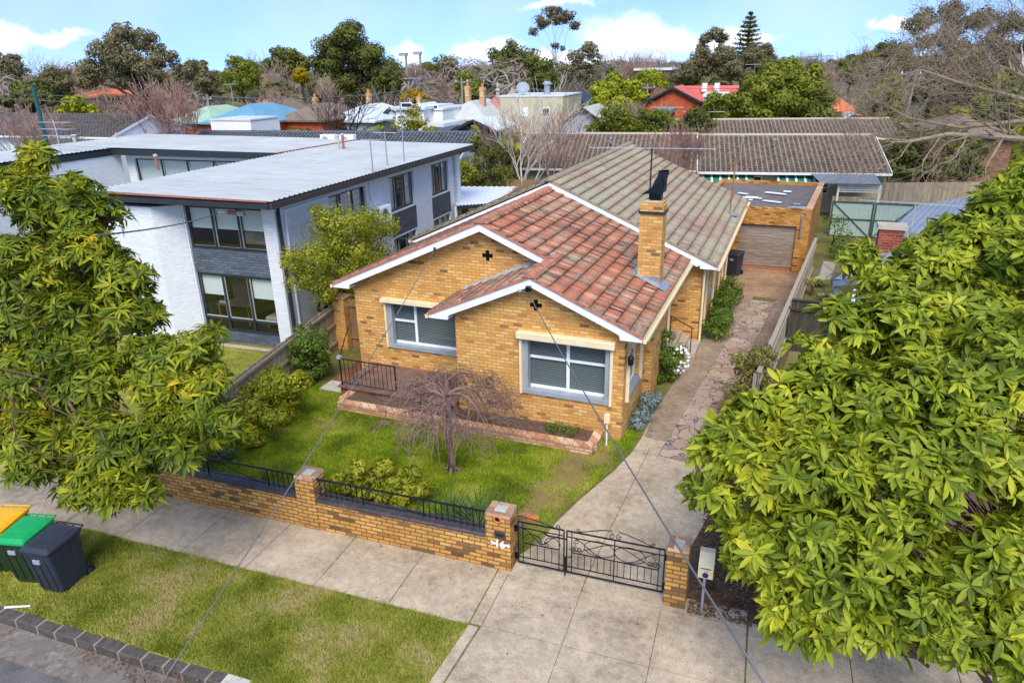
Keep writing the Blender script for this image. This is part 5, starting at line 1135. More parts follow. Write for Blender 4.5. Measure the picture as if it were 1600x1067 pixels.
def strap_plant(name,loc,n,L,W_,mat,label,cat,up=.5,stem=None,group=None,droop=.5):
    R_=empty(name,loc,label,cat,group); b=np.zeros((n,3)); b[:,2]=stem or 0.02; b[:,:2]+=rng.normal(0,.03,(n,2))
    a=rng.random(n)*2*PI; e=up*(.4+.9*rng.random(n)); ax=unit(np.stack([np.cos(a),np.sin(a),e*1.6],1)); nn=unit(np.stack([-np.cos(a)*e,-np.sin(a)*e,np.ones(n)],1))
    v,f=blades(b,ax,nn,L*(.6+.6*rng.random(n)),np.full(n,W_),droop); leafobj('leaves',v,f,mat,R_)
    if stem: MB().tube([(0,0,0),(.02,0,stem)],[.07,.05],7).build('trunk','bark red brown',R_)
    return R_
strap_plant('cordyline',G(1268,462),40,.5,.05,'yellow strap leaves','small spiky yellow green plant on a short brown stem beside the fence','plant',.7,.5)
strap_plant('strap_plant',G(1298,470),60,.7,.05,'strap leaves','dark strappy plant under the blue post','plant',.5)
# planter pot and litter
pt=empty('planter_pot',G(467,583),'grey concrete planter box beside the front porch','planter',rz=.5); MB().prism([(-.2,-.2,0),(.2,-.2,0),(.2,.2,0),(-.2,.2,0)],(0,0,.02)).add([(-.2,-.2,.02),(.2,-.2,.02),(.2,.2,.02),(-.2,.2,.02),(-.28,-.28,.4),(.28,-.28,.4),(.28,.28,.4),(-.28,.28,.4)],[(0,1,5,4),(1,2,6,5),(2,3,7,6),(3,0,4,7)]).build('pot','concrete block',pt,normals=False); MB().box((-.24,-.24,.3),(.24,.24,.34)).build('soil','soil',pt)
st=MB().tube([(0,0,.02),(.42,.1,.02)],.02,6).build('plastic_tube','roller blind'); st.location=Vector(G(8,950)); st.rotation_euler.z=.2; tag(st,'short white tube lying on the grass at the kerb','litter')
pv=empty('drain_cover',S(-3.35,-3.76,-.05),'pale concrete kerb outlet block with a round hole','kerb outlet',rz=AS); MB().box((0,-.04,-.1),(.42,.2,.075)).build('block','concrete block',pv,bevel=.01); MB().lathe((.16,-.045,-.02),[(.045,0),(.045,.02)],14,'y').build('hole','black enamel',pv)
for i,(px,py,rz) in enumerate(((820,807,.2),(832,811,.6))):
    o=MB().box((-.13,-.06,0),(.13,.06,.06)).build('loose_brick','terracotta pipe',bevel=.01); o.location=Vector(G(px,py)); o.rotation_euler.z=rz; tag(o,('left','right')[i]+' of two loose red bricks on the grass behind the numbered pillar','brick','loose red bricks')
o=MB().add([(-.3,-.1,0),(.3,-.12,0),(.32,.1,0),(-.28,.12,0),(-.2,-.06,.1),(.2,-.08,.12),(.22,.06,.12),(-.2,.08,.09)],[(0,3,2,1),(4,5,6,7),(0,1,5,4),(1,2,6,5),(2,3,7,6),(3,0,4,7)]).build('rock','bluestone',bevel=.02); o.location=Vector(G(1108,528)); tag(o,'dark flat rock on the concrete path near the side steps','rock')
# front porch railing and gate
pr=empty('porch_railing',(-11.2,14.8,.345),'black wrought iron railing on the front porch slab','railing')
mb=MB(); L=1.75
mb.bar((0,0,.8),(L,0,.8),.035,.02); mb.bar((0,0,.08),(L,0,.08),.015); mb.build('rail','black iron',pr)
mb=MB(); mb.bar((0,0,0),(0,0,.82),.03); mb.bar((L,0,0),(L,0,.82),.03); mb.build('post','black iron',pr)
mb=MB()
for i in range(1,13): mb.bar((L*i/13,0,.08),(L*i/13,0,.8),.012)
mb.build('balusters','black iron',pr); MB().tube([(0,0,.8),(-.35,.9,1.15),(-.5,1.3,1.2)],.016,6).build('side_rail','black iron',pr); MB().box((-.06,-.05,.8),(.06,.05,.88)).build('finial','grey paint',pr)
pg=empty('porch_gate',(-11.95,17.0,0),'small open black wrought iron gate beside the left house wall','gate',rz=.45)
mb=MB(); mb.bar((0,0,.1),(0,0,1.35),.03); mb.bar((.75,0,.1),(.75,0,1.35),.03); mb.bar((0,0,1.3),(.75,0,1.35),.025); mb.bar((0,0,.15),(.75,0,.15),.025); mb.build('gate_frame','black iron',pg)
mb=MB(); 
for x in (.15,.6): mb.bar((x,0,.15),(x,0,1.3),.014)
mb.tube(scroll((.37,0,.9),.13,1.2,0,0),.009,5); mb.tube(scroll((.37,0,.6),.13,1.2,PI,0),.009,5); mb.build('scrollwork','black iron',pg)
# ================================================================ BACKGROUND HOUSES
def rayplane(px,py,p0,n): r=ray(px,py); return O+r*((n@(np.array(p0)-O))/(n@r))
def rect_roof(kind,L,W,dp,rise,mat,parent,over=.4,name='roof',tiled=None,eth=.12):
    """local: x 0..W, y 0..dp, eave z=L"""
    x0,x1,y0,y1=-over,W+over,-over,dp+over; z=L; zr_=L+rise
    def plane(pts,sub='roof'):
        n=np.cross(np.array(pts[1])-pts[0],np.array(pts[2])-pts[0]); n/=np.linalg.norm(n); 
        if n[2]<0: n=-n
        return MB().prism([np.array(p)-n*eth*0-np.array([0,0,eth]) for p in pts],(0,0,eth)).build(sub,mat,parent)
    m=(y0+y1)/2; c=(x0+x1)/2
    if kind=='gx':
        if tiled:
            for ys,yr in ((y0,m),(y1,m)):
                es=np.array([0,yr-ys,rise]); Ls=np.linalg.norm(es); tiles('roof',(x0,ys,z),(1,0,0),es/Ls,x1-x0,Ls,.30,.33,ROLL_,.055,mat,parent)
            MB().prism([(x0+.1,y0+.1,z-.1),(x0+.1,y1-.1,z-.1),(x0+.1,m,zr_-.1)],(x1-x0-.2,0,0)).build('gable','white paint',parent)
            MB().tube([(x0,m,zr_-.01),(x1,m,zr_-.01)],.1,6).build('ridge_tiles','dark ridge',parent); 
            MB().bar((x0,y0-.05,z-.06),(x1,y0-.05,z-.06),.12,.12).build('gutter','off white paint',parent)
            for xx in (x0,x1): MB().prism([(xx-.02,y0,z-.12),(xx-.02,y0,z+.02),(xx-.02,m,zr_+.02),(xx-.02,y1,z+.02),(xx-.02,y1,z-.12),(xx-.02,m,zr_-.16)],(.04,0,0)).build('bargeboard','white paint',parent)
        else: plane([(x0,y0,z),(x1,y0,z),(x1,m,zr_),(x0,m,zr_)]); plane([(x0,y1,z),(x0,m,zr_+.004),(x1,m,zr_+.004),(x1,y1,z)]); MB().prism([(x0+.3,y0+.3,z-.1),(x0+.3,y1-.3,z-.1),(x0+.3,m,zr_-.14)],(x1-x0-.6,0,0)).build('gable','white weatherboard',parent)
    elif kind=='gy':
        plane([(x0,y0,z),(c,y0,zr_),(c,y1,zr_),(x0,y1,z)]); plane([(x1,y0,z),(x1,y1,z),(c,y1,zr_+.004),(c,y0,zr_+.004)]); 
        return (x0,x1,c,y0,z,zr_)
    elif kind=='hip':
        h=min((x1-x0),(y1-y0))/2
        if x1-x0>y1-y0: a,b=(x0+h,m,zr_),(x1-h,m,zr_)
        else: a,b=(c,y0+h,zr_),(c,y1-h,zr_)
        if x1-x0>y1-y0: F4=[[(x0,y0,z),(x1,y0,z),b,a],[(x1,y0,z),(x1,y1,z),b],[(x1,y1,z),(x0,y1,z),a,b],[(x0,y1,z),(x0,y0,z),a]]
        else: F4=[[(x0,y0,z),(x1,y0,z),a],[(x1,y0,z),(x1,y1,z),b,a],[(x1,y1,z),(x0,y1,z),b],[(x0,y1,z),(x0,y0,z),a,b]]
        vs=[];fs=[]
        for f in F4: fs.append(list(range(len(vs),len(vs)+len(f)))); vs+=f
        mbb=MB(); mbb.add(vs,fs); mbb.box((x0,y0,z-.16),(x1,y1,z-.002)); mbb.build('roof',mat,parent,normals=False)
    elif kind=='flat': MB().box((x0,y0,z),(x1,y1,z+rise)).build('roof',mat,parent)
def house(name,label,pxL,pyE,pxR,t,dp,rise,kind,wall_mat,roof_mat,over=.4,cat='house',tiled=None,wins=(),gmat=None,rot=AS,group=None,barge_mat='charcoal paint'):
    A=P(pxL,pyE,t); ex=np.array([math.cos(rot),math.sin(rot),0.]); ey=np.array([-ex[1],ex[0],0.]); B=rayplane(pxR,pyE,A,ey); W=float((B-A)@ex)-2*over; base=A+ex*over+ey*over
    h=float(A[2]); rise=rise if rise<.5 else rise*.52; R_=empty(name,(base[0],base[1],0),label,cat,group,rz=rot)
    MB().box((0,0,-.1),(W,dp,h-.05)).build('wall',wall_mat,R_)
    rr=rect_roof(kind,h,W,dp,rise,roof_mat,R_,over,tiled=tiled)
    if kind=='gy':
        x0,x1,c,y0,z,zr_=rr; MB().prism([(0,0,z-.05),(W,0,z-.05),(c,0,zr_-.35)],(0,dp,0)).build('gable',gmat or wall_mat,R_)
        for xe_ in (x0,x1): MB().prism([(xe_,y0-.03,z-.2),(c,y0-.03,zr_-.2),(c,y0-.03,zr_+.03),(xe_,y0-.03,z+.03)],(0,.05,0)).build('bargeboard',barge_mat,R_)
    for (u0,u1,z0,z1) in wins:
        wn_=bpy.data.objects.new('window',None); link(wn_); wn_.parent=R_; MB().box((u0*W,-.06,z0),(u1*W,-.004,z1)).build('frame','white paint',wn_); MB().box((u0*W+.08,-.07,z0+.08),(u1*W-.08,-.055,z1-.08)).build('pane','dark room',wn_)
    R_['_h']=h; R_['_W']=W
    return R_,h,W
def chim(parent,x,y,z0,z1,w_=.7,mat='chimney cream',victorian=False,pots=1):
    z1=min(z1,z0+3.4)-2.0*(z1-z0>2)
    w_*=.68; C_=bpy.data.objects.new('chimney',None); link(C_); C_.parent=parent; C_.location=(x,y,0)
    MB().box((-w_/2,-w_/2,z0-2.2),(w_/2,w_/2,z1-.35)).box((-w_*.6,-w_*.6,z1-.35),(w_*.6,w_*.6,z1-.2)).box((-w_*.52,-w_*.52,z1-.2),(w_*.52,w_*.52,z1)).build('stack',mat,C_)
    if victorian:
        for k in range(3): zz=z0+(z1-z0)*(.3+.18*k); MB().box((-w_*.3,-w_*.5-.03,zz),(w_*.3,-w_*.5-.004,zz+.14)).build('band','chimney cream' if mat!='chimney cream' else 'chimney orange',C_)
    for i in range(pots): MB().lathe((-.15+.3*i if pots>1 else 0,0,z1),[(.13,0),(.1,.35),(.13,.4)],8).build('chimney_pot','terracotta pipe',C_)
    return C_
# --- row of grey tiled units right behind
def units(name,label,eL,eR,ze,zr_px,zr,mat,dp=7.5,wmat='rendered wall',group=None):
    A=G(*eL,ze); B=G(*eR,ze); ang=math.atan2(B[1]-A[1],B[0]-A[0]); W=float(np.linalg.norm((B-A)[:2])); R_=empty(name,(A[0],A[1],0),label,'units',group,rz=ang)
    pc=math.radians(19); over=.5; half=2.
    if zr_px:
        M_=(A+B)/2; nrm_=np.array([-(B-A)[1],(B-A)[0],0])/W; best=9e9
        for hh in np.linspace(1.5,7,200):
            q=M_+nrm_*hh; q[2]=ze+hh*math.tan(pc); vv=q-O; yy=533.5-F*(vv@CU)/(vv@CF)
            if abs(yy-zr_px)<best: best=abs(yy-zr_px); half=float(hh)
    else: half=(zr-ze)/math.tan(pc)
    zr=ze+half*math.tan(pc)
    tiles('roof',(0,0,ze),(1,0,0),unit(np.array([0,half,zr-ze])),W,float(math.hypot(half,zr-ze)),.30,.33,ROLL_,.055,mat,R_); tiles('roof',(0,2*half,ze),(1,0,0),unit(np.array([0,-half,zr-ze])),W,float(math.hypot(half,zr-ze)),.30,.33,ROLL_,.055,mat,R_)
    MB().tube([(0,half,zr+.06),(W,half,zr+.06)],.13,6).build('ridge_tiles','ridge cap grey' if 'grey' in mat else 'dark ridge',R_); MB().box((.2,over,-.1),(W-.2,2*half-over,ze-.02)).build('wall',wmat,R_); MB().prism([(.25,.5,ze-.02),(.25,2*half-.5,ze-.02),(.25,half,zr-.2)],(W-.5,0,0)).build('gable','white paint',R_)
    MB().bar((0,-.06,ze-.08),(W,-.06,ze-.08),.13,.13).build('gutter','off white paint',R_)
    for xx in (0,W): MB().prism([(xx-.02,0,ze-.15),(xx-.02,0,ze+.05),(xx-.02,half,zr+.05),(xx-.02,2*half,ze+.05),(xx-.02,2*half,ze-.15),(xx-.02,half,zr-.15)],(.04,0,0)).build('bargeboard','white paint',R_)
    return R_,W,half
U1,W1_,h1=units('row_units','long grey tiled roof of the single storey units on the right behind the garage',(1090,268),(1394,271),2.4,213,4.3,'grey concrete tiles')
U2,W2_,h2=units('row_units','brownish grey tiled roof of the single storey units behind the bare birch trees',(800,262),(1088,266),2.4,211,4.35,'grey concrete tiles')
U3,W3_,h3=units('row_units','second row of grey tiled units seen above the first tiled ridge',(930,216),(1405,215),2.9,188.5,4.7,'grey concrete tiles')
U4,W4_,h4=units('tiled_house','dark blue grey tiled house directly behind the apartment block',(262,246),(716,252),2.5,208,5.0,'dark glazed tiles')
def wbox(par,x0,x1,z0,z1,y=.49,pane='dark room',frame='white paint'):
    wn_=bpy.data.objects.new('window',None); link(wn_); wn_.parent=par; MB().box((x0,y-.06,z0),(x1,y-.003,z1)).build('frame',frame,wn_); MB().box((x0+.07,y-.07,z0+.07),(x1-.07,y-.055,z1-.07)).build('pane',pane,wn_)
for x in (1.0,2.6,6.4): wbox(U1,x,x+1.2,1.1,2.1)
for x in (3.6,5.4,7.2,9): wbox(U2,x,x+1.3,.6,2.1)
for x0,x1 in ((.3,3.3),(4.6,7.2)):
    aw=bpy.data.objects.new('awning',None); link(aw); aw.parent=U1; mb=MB(); n=int((x1-x0)/.25)
    MB().prism([(x0,-.9,1.55),(x0,.45,2.15),(x0,.45,2.18),(x0,-.9,1.6)],(x1-x0,0,0)).build('shade','green shade cloth',aw)
    for i in range(0,n,2): mb.prism([(x0+i*.25,-.91,1.61),(x0+i*.25,.44,2.2),(x0+i*.25,.44,2.205),(x0+i*.25,-.91,1.615)],(.12,0,0))
    mb.build('stripes','roller blind',aw)
for par,x,y,hh,lab in ((U1,2.6,2.2,.9,'a'),(U1,4.6,2.9,.35,'b'),(U2,6,3.0,.3,'c'),(U2,11.6,1.6,.6,'d'),(U2,10.6,3,.3,'e')):
    z=2.4+y*math.tan(math.radians(23)); MB().lathe((x,y,z-.05),[(.06,0),(.06,hh),(.12,hh+.02),(.1,hh+.1)],8).build('flue','galvanised steel',par)
MB().box((11.9,1.4,3.1),(12.3,4.,4.45)).build('party_wall','off white paint',U2) if False else None
# pergola of units
pg2=empty('lean_to',G(1310,300,1.9)*[1,1,0],'grey ribbed lean to roof with lattice in front of the tiled units','lean-to'); bb=np.array([*G(1310,300,1.9)[:2],0])
ribs((G(1283,287,2.05),G(1378,289,2.05),G(1366,270,2.4),G(1265,269,2.4)),20,'grey steel roof',pg2,bb)
a,b=G(1283,287,2.0)-bb,G(1378,289,2.0)-bb; MB().bar(a,b,.06,.12).build('beam','grey paint',pg2); mb=MB()
for i in range(26): f=i/25; p_=a+(b-a)*(.3+.68*f); mb.bar(p_-(0,.02,0),p_-(0,.02,.45),.03)
for k in range(4): mb.bar(a+(b-a)*.3-(0,.02,.06+.12*k),b-(0,.02,.06+.12*k),.03)
mb.build('lattice','off white paint',pg2)
for f in (.02,.3,.98): p_=a+(b-a)*f; MB().box((p_[0]-.05,p_[1]-.05,0),(p_[0]+.05,p_[1]+.05,1.95)).build('post','off white paint',pg2)
# far left black roofed house
LH,lh,lw=house('tiled_house','white house with black tiled roof on the far left behind the apartments',-60,211,172,54,7.0,2.4,'gx','white weatherboard','black tiles',tiled=True,wins=((.62,.72,1.2,2.5),(.75,.88,1.2,2.5)))
# --- Victorian row
V1,vh,vw=house('cottage','cottage with pale green hipped steel roof behind the bare pink tree',258,191,332,70,8,2.6,'hip','red brick','green steel roof')
V2,vh,vw=house('cottage','cottage with bright blue hipped steel roof and grey stone chimney',312,192,404,66,9,2.9,'hip','orange brick wall','blue steel roof')
chim(V2,vw*.45,5.8,vh,vh+3.6,1.1,'stone slab',pots=2)
wbx,_,_=house('white_extension','plain white box extension in front of the blue roofed cottage',327,189,391,62,4,.15,'flat','render white','white steel roof',over=.05,cat='extension')
V3,vh,vw=house('cottage','brown slate hipped cottage with a cream chimney',426,188,506,68,8,2.6,'hip','orange brick wall','brown slate'); chim(V3,vw*.42,3.4,vh+1.5,vh+3.9,.6,'chimney orange',True)
V4,vh,vw=house('cottage','white steel hipped roof cottage behind the dark bare tree',505,189,586,70,9,2.6,'hip','grey paint','white steel roof'); chim(V4,vw*.42,4.5,vh+1.5,vh+4.4,.65,'chimney orange',True)
V5,vh,vw=house('cottage','white weatherboard house with steel roof left of the upper storey extension',588,186,632,72,10,2.2,'gy','white weatherboard','white steel roof'); chim(V5,vw*.8,5.0,vh+.5,vh+4.3,.65,'chimney orange',True)
V6,vh,vw=house('white_extension','two storey white flat roofed extension with dark windows between cottages',611,172,664,66,6,.25,'flat','render white','white steel roof',over=.3,cat='extension',wins=((.22,.62,4.6,5.5),))
V7,vh,vw=house('white_extension','white flat roofed wing with a slot window beside the upper storey extension',664,173,692,67,6,.2,'flat','render white','white steel roof',over=.1,cat='extension',wins=((.15,.75,4.7,5.2),))
V8,vh,vw=house('cottage','cream steel hipped roof cottage with two orange and cream chimneys',676,186,762,70,10,3.0,'hip','off white paint','cream steel roof'); chim(V8,vw*.28,4.6,vh+1.5,vh+5.0,.75,'chimney orange',True); chim(V8,vw*.68,3.6,vh+1.5,vh+4.8,.75,'chimney orange',True)
V9,vh,vw=house('shed','low white roofed shed with a dark open gable behind the dark tiled house',704,203,775,61,5,1.6,'gy','charcoal paint','white steel roof',cat='shed')
V9b,vh,vw=house('shed','small white skillion roof beside the yellow bush',668,199,693,62,4,.3,'flat','render white','white steel roof',cat='shed')
V10,vh,vw=house('terrace_house','terrace house with faded red roof and a moulded parapet',738,180,790,74,9,3.2,'hip','brown brick','pinkish steel roof')
pp=bpy.data.objects.new('parapet',None); link(pp); pp.parent=V10
MB().prism([(-.5,7,vh),(-.5,7.4,vh),(vw*.75,7.4,vh),(vw*.75,7,vh)],(0,0,1.4)).build('parapet_wall','stone slab',V10)
MB().prism([(vw*.1,7,vh+1.4),(vw*.7,7,vh+1.4),(vw*.6,7,vh+1.9),(vw*.5,7,vh+2.5),(vw*.38,7,vh+1.9),(vw*.2,7,vh+1.5)],(0,.4,0)).build('pediment','stone slab',V10); bpy.data.objects.remove(pp)
for x in (-.3,): MB().lathe((x,7.2,vh+1.2),[(.25,0),(.22,.9),(.35,.95),(.1,1.2),(.18,1.4),(.04,1.9)],8).build('finial','stone slab',V10)
chim(V10,vw*.8,6.0,vh,vh+4.9,.9,'stone slab')
V11,vh,vw=house('cube_house','beige rendered cube building with two small square windows',780,152,880,66,7,.12,'flat','rendered wall','white steel roof',over=.04,cat='building')
for u,pm in ((.33,'roller blind'),(.68,'dark room')): wbox(V11,vw*u,vw*u+.75,vh-1.75,vh-.95,y=0,pane=pm)
wbox(V11,-1,-.9,vh-1.5,vh-.5,y=0) if False else None
MB().box((-.06,2,vh-1.8),(-.004,2.6,vh-.8)).build('window','white paint',V11)
MB().lathe((vw*.66,2,vh+.1),[(.3,0),(.3,.9),(.5,.95),(.3,1.2)],10).build('flue','galvanised steel',V11)
dish=bpy.data.objects.new('satellite_dish',None); link(dish); dish.parent=V11; dish.location=(vw*.33,1,vh+.1); MB().tube([(0,0,0),(0,0,.6)],.05,6).build('mast','galvanised steel',dish)
dd=MB().lathe((0,0,0),[(.62,.22),(.4,.1),(.05,0)],18,'y').build('reflector','grey paint',dish); dd.location=(0,-.2,.75); dd.rotation_euler=(-.5,0,.3)
V12,vh,vw=house('barrel_shed','dark navy shed with a curved barrel roof',872,176,920,76,6,.2,'flat','navy barrel','navy barrel',over=.05,cat='shed')
MB().prism([(vw*i/12,0,vh+.2+1.7*math.sin(PI*i/12)) for i in range(13)],(0,6,0)).build('barrel_roof','navy barrel',V12)
V13,vh,vw=house('weatherboard_house','blue grey weatherboard gable cottage beside the beige cube',873,194,947,60,9,2.6,'gy','weatherboard blue grey','cream steel roof')
V14,vh,vw=house('brick_cottage','bright orange brick gable end house with pinkish red tiled roof',1002,162,1100,72,7,3.0,'gy','orange brick wall','red tiles')
V14b,vh,vw=house('brick_cottage','pinkish red tiled roof wing with skylights right of the orange gable',1060,162,1150,76,7,3.2,'gx','orange brick wall','red tiles')
for f in (.35,.6): MB().box((vw*f,1.3,vh+1.1),(vw*f+.5,2.6,vh+1.95)).build('skylight','roller blind',V14b)
V15,vh,vw=house('tiled_cottage','cottage with bright orange tiled roof behind the bushy green tree',1255,178,1352,70,9,3.2,'hip','red brick','orange tiles'); 
V16,vh,vw=house('flat_house','long flat grey roofed house far behind the yellow green tree',990,111,1050,120,8,.4,'flat','brown brick','white steel roof',over=.3)
V17,vh,vw=house('small_building','tiny white gabled house below the twin floodlight poles',632,133,645,110,6,2.2,'gy','white weatherboard','grey steel roof',cat='house')
V18,vh,vw=house('tiled_cottage','low orange tiled roofs glimpsed under the big spreading tree on the left',85,152,160,95,9,1.6,'hip','red brick','orange tiles')
V19,vh,vw=house('tiled_cottage','brick cottage with orange brick side wall behind the blue roof',372,176,420,84,9,2.5,'hip','orange brick wall','brown slate')
V20,vh,vw=house('tiled_cottage','grey tiled gable house half hidden by bare branches on the far right',1440,212,1600,48,8,2.0,'hip','brown brick','brown slate')
V21,vh,vw=house('white_extension','small flat roofed grey box beside the pinkish red roof',1098,152,1136,68,4,.3,'flat','grey paint','off white paint',over=.1)
V22,vh,vw=house('brick_cottage','small orange brick wall with a skillion roof below the gable end house',1020,178,1048,62,4,.3,'flat','orange brick wall','grey steel roof',over=.15)
V23,vh,vw=house('white_gable_house','bright white low roof below the orange tiled cottage',1318,188,1352,64,5,1.,'gy','render white','white steel roof')
# poles and wires -------------------------------------------------
def pole(px,pytop,t,label,mat='pole grey',arm=1.8,r=.14,name='power_pole',cat='power pole',lean=0):
    T=P(px,pytop,t); o=empty(name,(T[0],T[1],0),label,cat,'power poles between the houses'); MB().tube([(0,0,-.1),(lean,0,T[2])],[r,r*.75],8).build('pole',mat,o)
    if arm: MB().box((-arm/2,-.06,T[2]-.5),(arm/2,.06,T[2]-.36)).build('crossarm',mat,o); MB().tube([(-arm*.4,0,T[2]-.36),(-arm*.4,0,T[2]-.2)],.05,6).build('insulator','white paint',o); MB().tube([(arm*.4,0,T[2]-.36),(arm*.4,0,T[2]-.2)],.05,6).build('insulator','white paint',o)
    return T
t1=pole(721,122,80,'grey power pole behind the cream roofed cottage'); t2=pole(1012,131,78,'grey power pole beside the orange brick gable house'); t3=pole(1425,108,62,'leaning grey power pole behind the dark green tree',lean=.4)
t4=pole(323,148,74,'short grey service pole beside the green steel roof',arm=1.2); t5=pole(1284,84,120,'tall grey pole with long crossarm on the right horizon',arm=4.); t6=pole(1156,84,130,'pale pole with long crossarm near the norfolk pine',arm=5.)
pole(50,132,36,'dark green leaning pole behind the apartment roof','pole green',0,.12,lean=0)
fl=[]
for i,(px,py) in enumerate(((634,87),(656,85))):
    T=P(px,py,150); o=empty('floodlight_pole',(T[0],T[1],0),('left' if i==0 else 'right')+' of the two tall pale floodlight poles on the horizon','floodlight pole','twin floodlight poles'); MB().tube([(0,0,0),(0,0,T[2])],[.32,.22],8).build('pole','pole grey',o); MB().box((-1.5,-.4,T[2]-.1),(.35,.4,T[2]+.5)).build('lamp_head','grey paint',o)
def w2(a,b,sag,label,r=.03): wire('power_line',a,b,sag,label,r,16,cat='power line',group='power lines over the back yards')
d=lambda T,dz=-.2: T+np.array([0,0,dz])
w2(P(-20,143,60),d(t4),.3,'power line from the left edge to the service pole by the green roof'); w2(d(t4),d(t1,-.4),.8,'power line between the green roof pole and the middle pole')
w2(d(t1),d(t2),.8,'upper power line between the middle pole and the orange gable pole'); w2(d(t1,-1.6),d(t2,-1.4),.8,'lower power line between the middle pole and the orange gable pole'); w2(d(t2),d(t3),.8,'upper power line from the orange gable pole to the right pole'); w2(d(t2,-1.5),d(t3,-1.2),.8,'lower power line from the orange gable pole to the right pole'); w2(d(t3),P(1640,118,60),.4,'power line leaving the photo at the right'); w2(P(-20,152,50),P(330,152,60),.4,'low power line crossing the spreading tree on the left')
for (px,py,zh,L,lab) in ((1043,168,P(1043,168,58),2.6,'long horizontal television antenna above the shrub row'),(1118,173,P(1100,175,56),3.2,'tilted long television antenna right of the shrub row'),(360,130,P(360,132,70),1.6,'television antenna above the blue roofed cottage'),(1180,102,P(1180,101,90),2.4,'distant antenna over the bushy tree')):
    b=zh; o=empty('tv_antenna',(b[0],b[1],b[2]-2.2),lab,'tv antenna','television antennas on roofs'); MB().tube([(0,0,0),(0,0,2.2)],.035,6).build('mast','galvanised steel',o); mb=MB(); mb.bar((-L/2,0,2.2),(L/2,0,2.2),.05); 
    for k in range(7): x=-L/2+L*k/6; mb.bar((x,-.25,2.2),(x,.25,2.2),.03)
    mb.build('elements','aluminium',o)
# ================================================================ TREES
def tree(name,label,cat,px,py,t,rpx,blobs,mat,dens=14,size=.42,trunk='bark dark',group=None,base=None,nsub=16,sub=.47,gap=0,tr=.2):
    """px,py pixel of crown centre, t metres, blobs in crown units: (dx,dz,r[,dy]) relative to rpx"""
    c=P(px,py,t); u=rpx/F*t; R_=empty(name,(c[0],c[1],0) if base is None else (base[0],base[1],0),label,cat,group)
    b0=np.array([R_.location[0],R_.location[1],0.]); bl=[]
    rgt=np.array([cy_,-sy_,0.]); fw=np.array([sy_,cy_,0.])
    if cat in('shrub','bush','hedge'): blobs=list(blobs)+[(-.45,-.85,.5),(.45,-.85,.5),(0,-1.1,.5)]; size*=.8
    for q in blobs:
        dx,dz,r=q[0],q[1],q[2]*(1.22 if name=='gum_tree' else 1.12); dy=q[3] if len(q)>3 else rnd.uniform(-.35,.35)
        bl.append((c-b0+rgt*dx*u+fw*dy*u+np.array([0,0,dz*u]),np.array([r,r,r*.85])*u))
    pp,nn=blobpts(bl,dens*2.3,max(sub,.45),max(nsub,16),.45)
    v,f=leafquads(pp,nn,size*(.62 if t>75 else 1.05),.7); leafobj('crown',v,f,mat,R_)
    mb=MB(); zc=c[2]; fork=np.array([0,0,max(.5,zc-u*(1.4 if name=='gum_tree' else .75))])+ (0 if base is None else 0)
    mb.tube([(0,0,-.1),fork*.5+(rnd.gauss(0,.1),0,0),fork],[tr*1.25,tr,tr*.85],8); limbs(mb,fork,[b[0] for b in bl],tr*.4); mb.build('trunk',trunk,R_,smooth=True)
    return R_
def bare(name,label,px,pybase,pytop,t,spreadm,mat,depth=5,n0=5,r=.14,tw=.02,group=None,cat='tree',spread=.5,up=.15,z0=None,seed=1,kids=(2,3),trunkh=.2,shr=.74):
    global rnd; old=rnd; rnd=random.Random(seed)
    T=P(px,pytop,t); H=T[2]; R_=empty(name,(T[0],T[1],0),label,cat,group); mb=MB()
    mb.tube([(0,0,-.1),(0,0,H*trunkh)],[r*1.15,r],7); tb=mb; tb.build('trunk',mat,R_,smooth=True)
    br=MB()
    for i in range(n0):
        a=2*PI*i/n0+rnd.uniform(-.4,.4); s=spreadm/H*(.5+.6*rnd.random()); d=np.array([math.cos(a)*s,math.sin(a)*s,1.]); d/=np.linalg.norm(d)
        branchy(br,(0,0,H*trunkh*.95),d,H*(1-trunkh)*.34,r*.6,depth-1,spread,up,(1,3) if kids==(2,3) else kids,shr,0,4,tw*.8)
    br.build('branches',mat,R_,normals=False); rnd=old; return R_
BG='trees among the houses behind'
ROUND=[(0,0,.62),(-.5,-.1,.45),(.5,-.05,.45),(-.15,.45,.45),(.3,.4,.4),(-.45,-.5,.4),(.4,-.5,.42),(0,-.45,.5)]
WIDE=[(0,.1,.5),(-.6,-.05,.42),(.6,-.05,.42),(-.95,-.25,.32),(.95,-.25,.32),(-.3,.35,.35),(.35,.32,.38),(0,-.3,.45)]
# biggest landmarks of the skyline
tree('spreading_tree','large ragged olive tree with dark spreading limbs on the left skyline','tree',205,100,88,75,[(-.2,.45,.3),(.25,.42,.28),(-.6,.2,.3),(.65,.1,.28),(-.95,-.15,.3),(1.0,-.2,.24),(0,.1,.32),(-.35,-.15,.28),(.4,-.15,.3),(-1.15,-.35,.2),(.8,-.45,.25),(-.05,-.35,.25),(.1,.6,.2)],'olive crown',13,.5,group=None,nsub=14,sub=.42,tr=.6)
tree('large_evergreen','tallest dense dark green tree with a domed crown left of centre','tree',548,102,110,66,[(0,.62,.36),(.1,.3,.45),(-.4,.3,.35),(-.62,-.05,.4),(.45,.15,.35),(.7,-.15,.38),(-.7,-.5,.42),(.75,-.55,.38),(0,-.4,.45),(-.3,-.75,.4),(.35,-.8,.4)],'dark crown',12,.6,nsub=16,tr=.6)
tree('dense_tree','dark broad tree just left of the tallest domed tree','tree',445,97,112,32,WIDE,'dark crown',12,.6); tree('dense_tree','low dark tree at the left edge of the skyline','tree',5,110,90,32,ROUND,'olive crown',12,.5,group=BG)
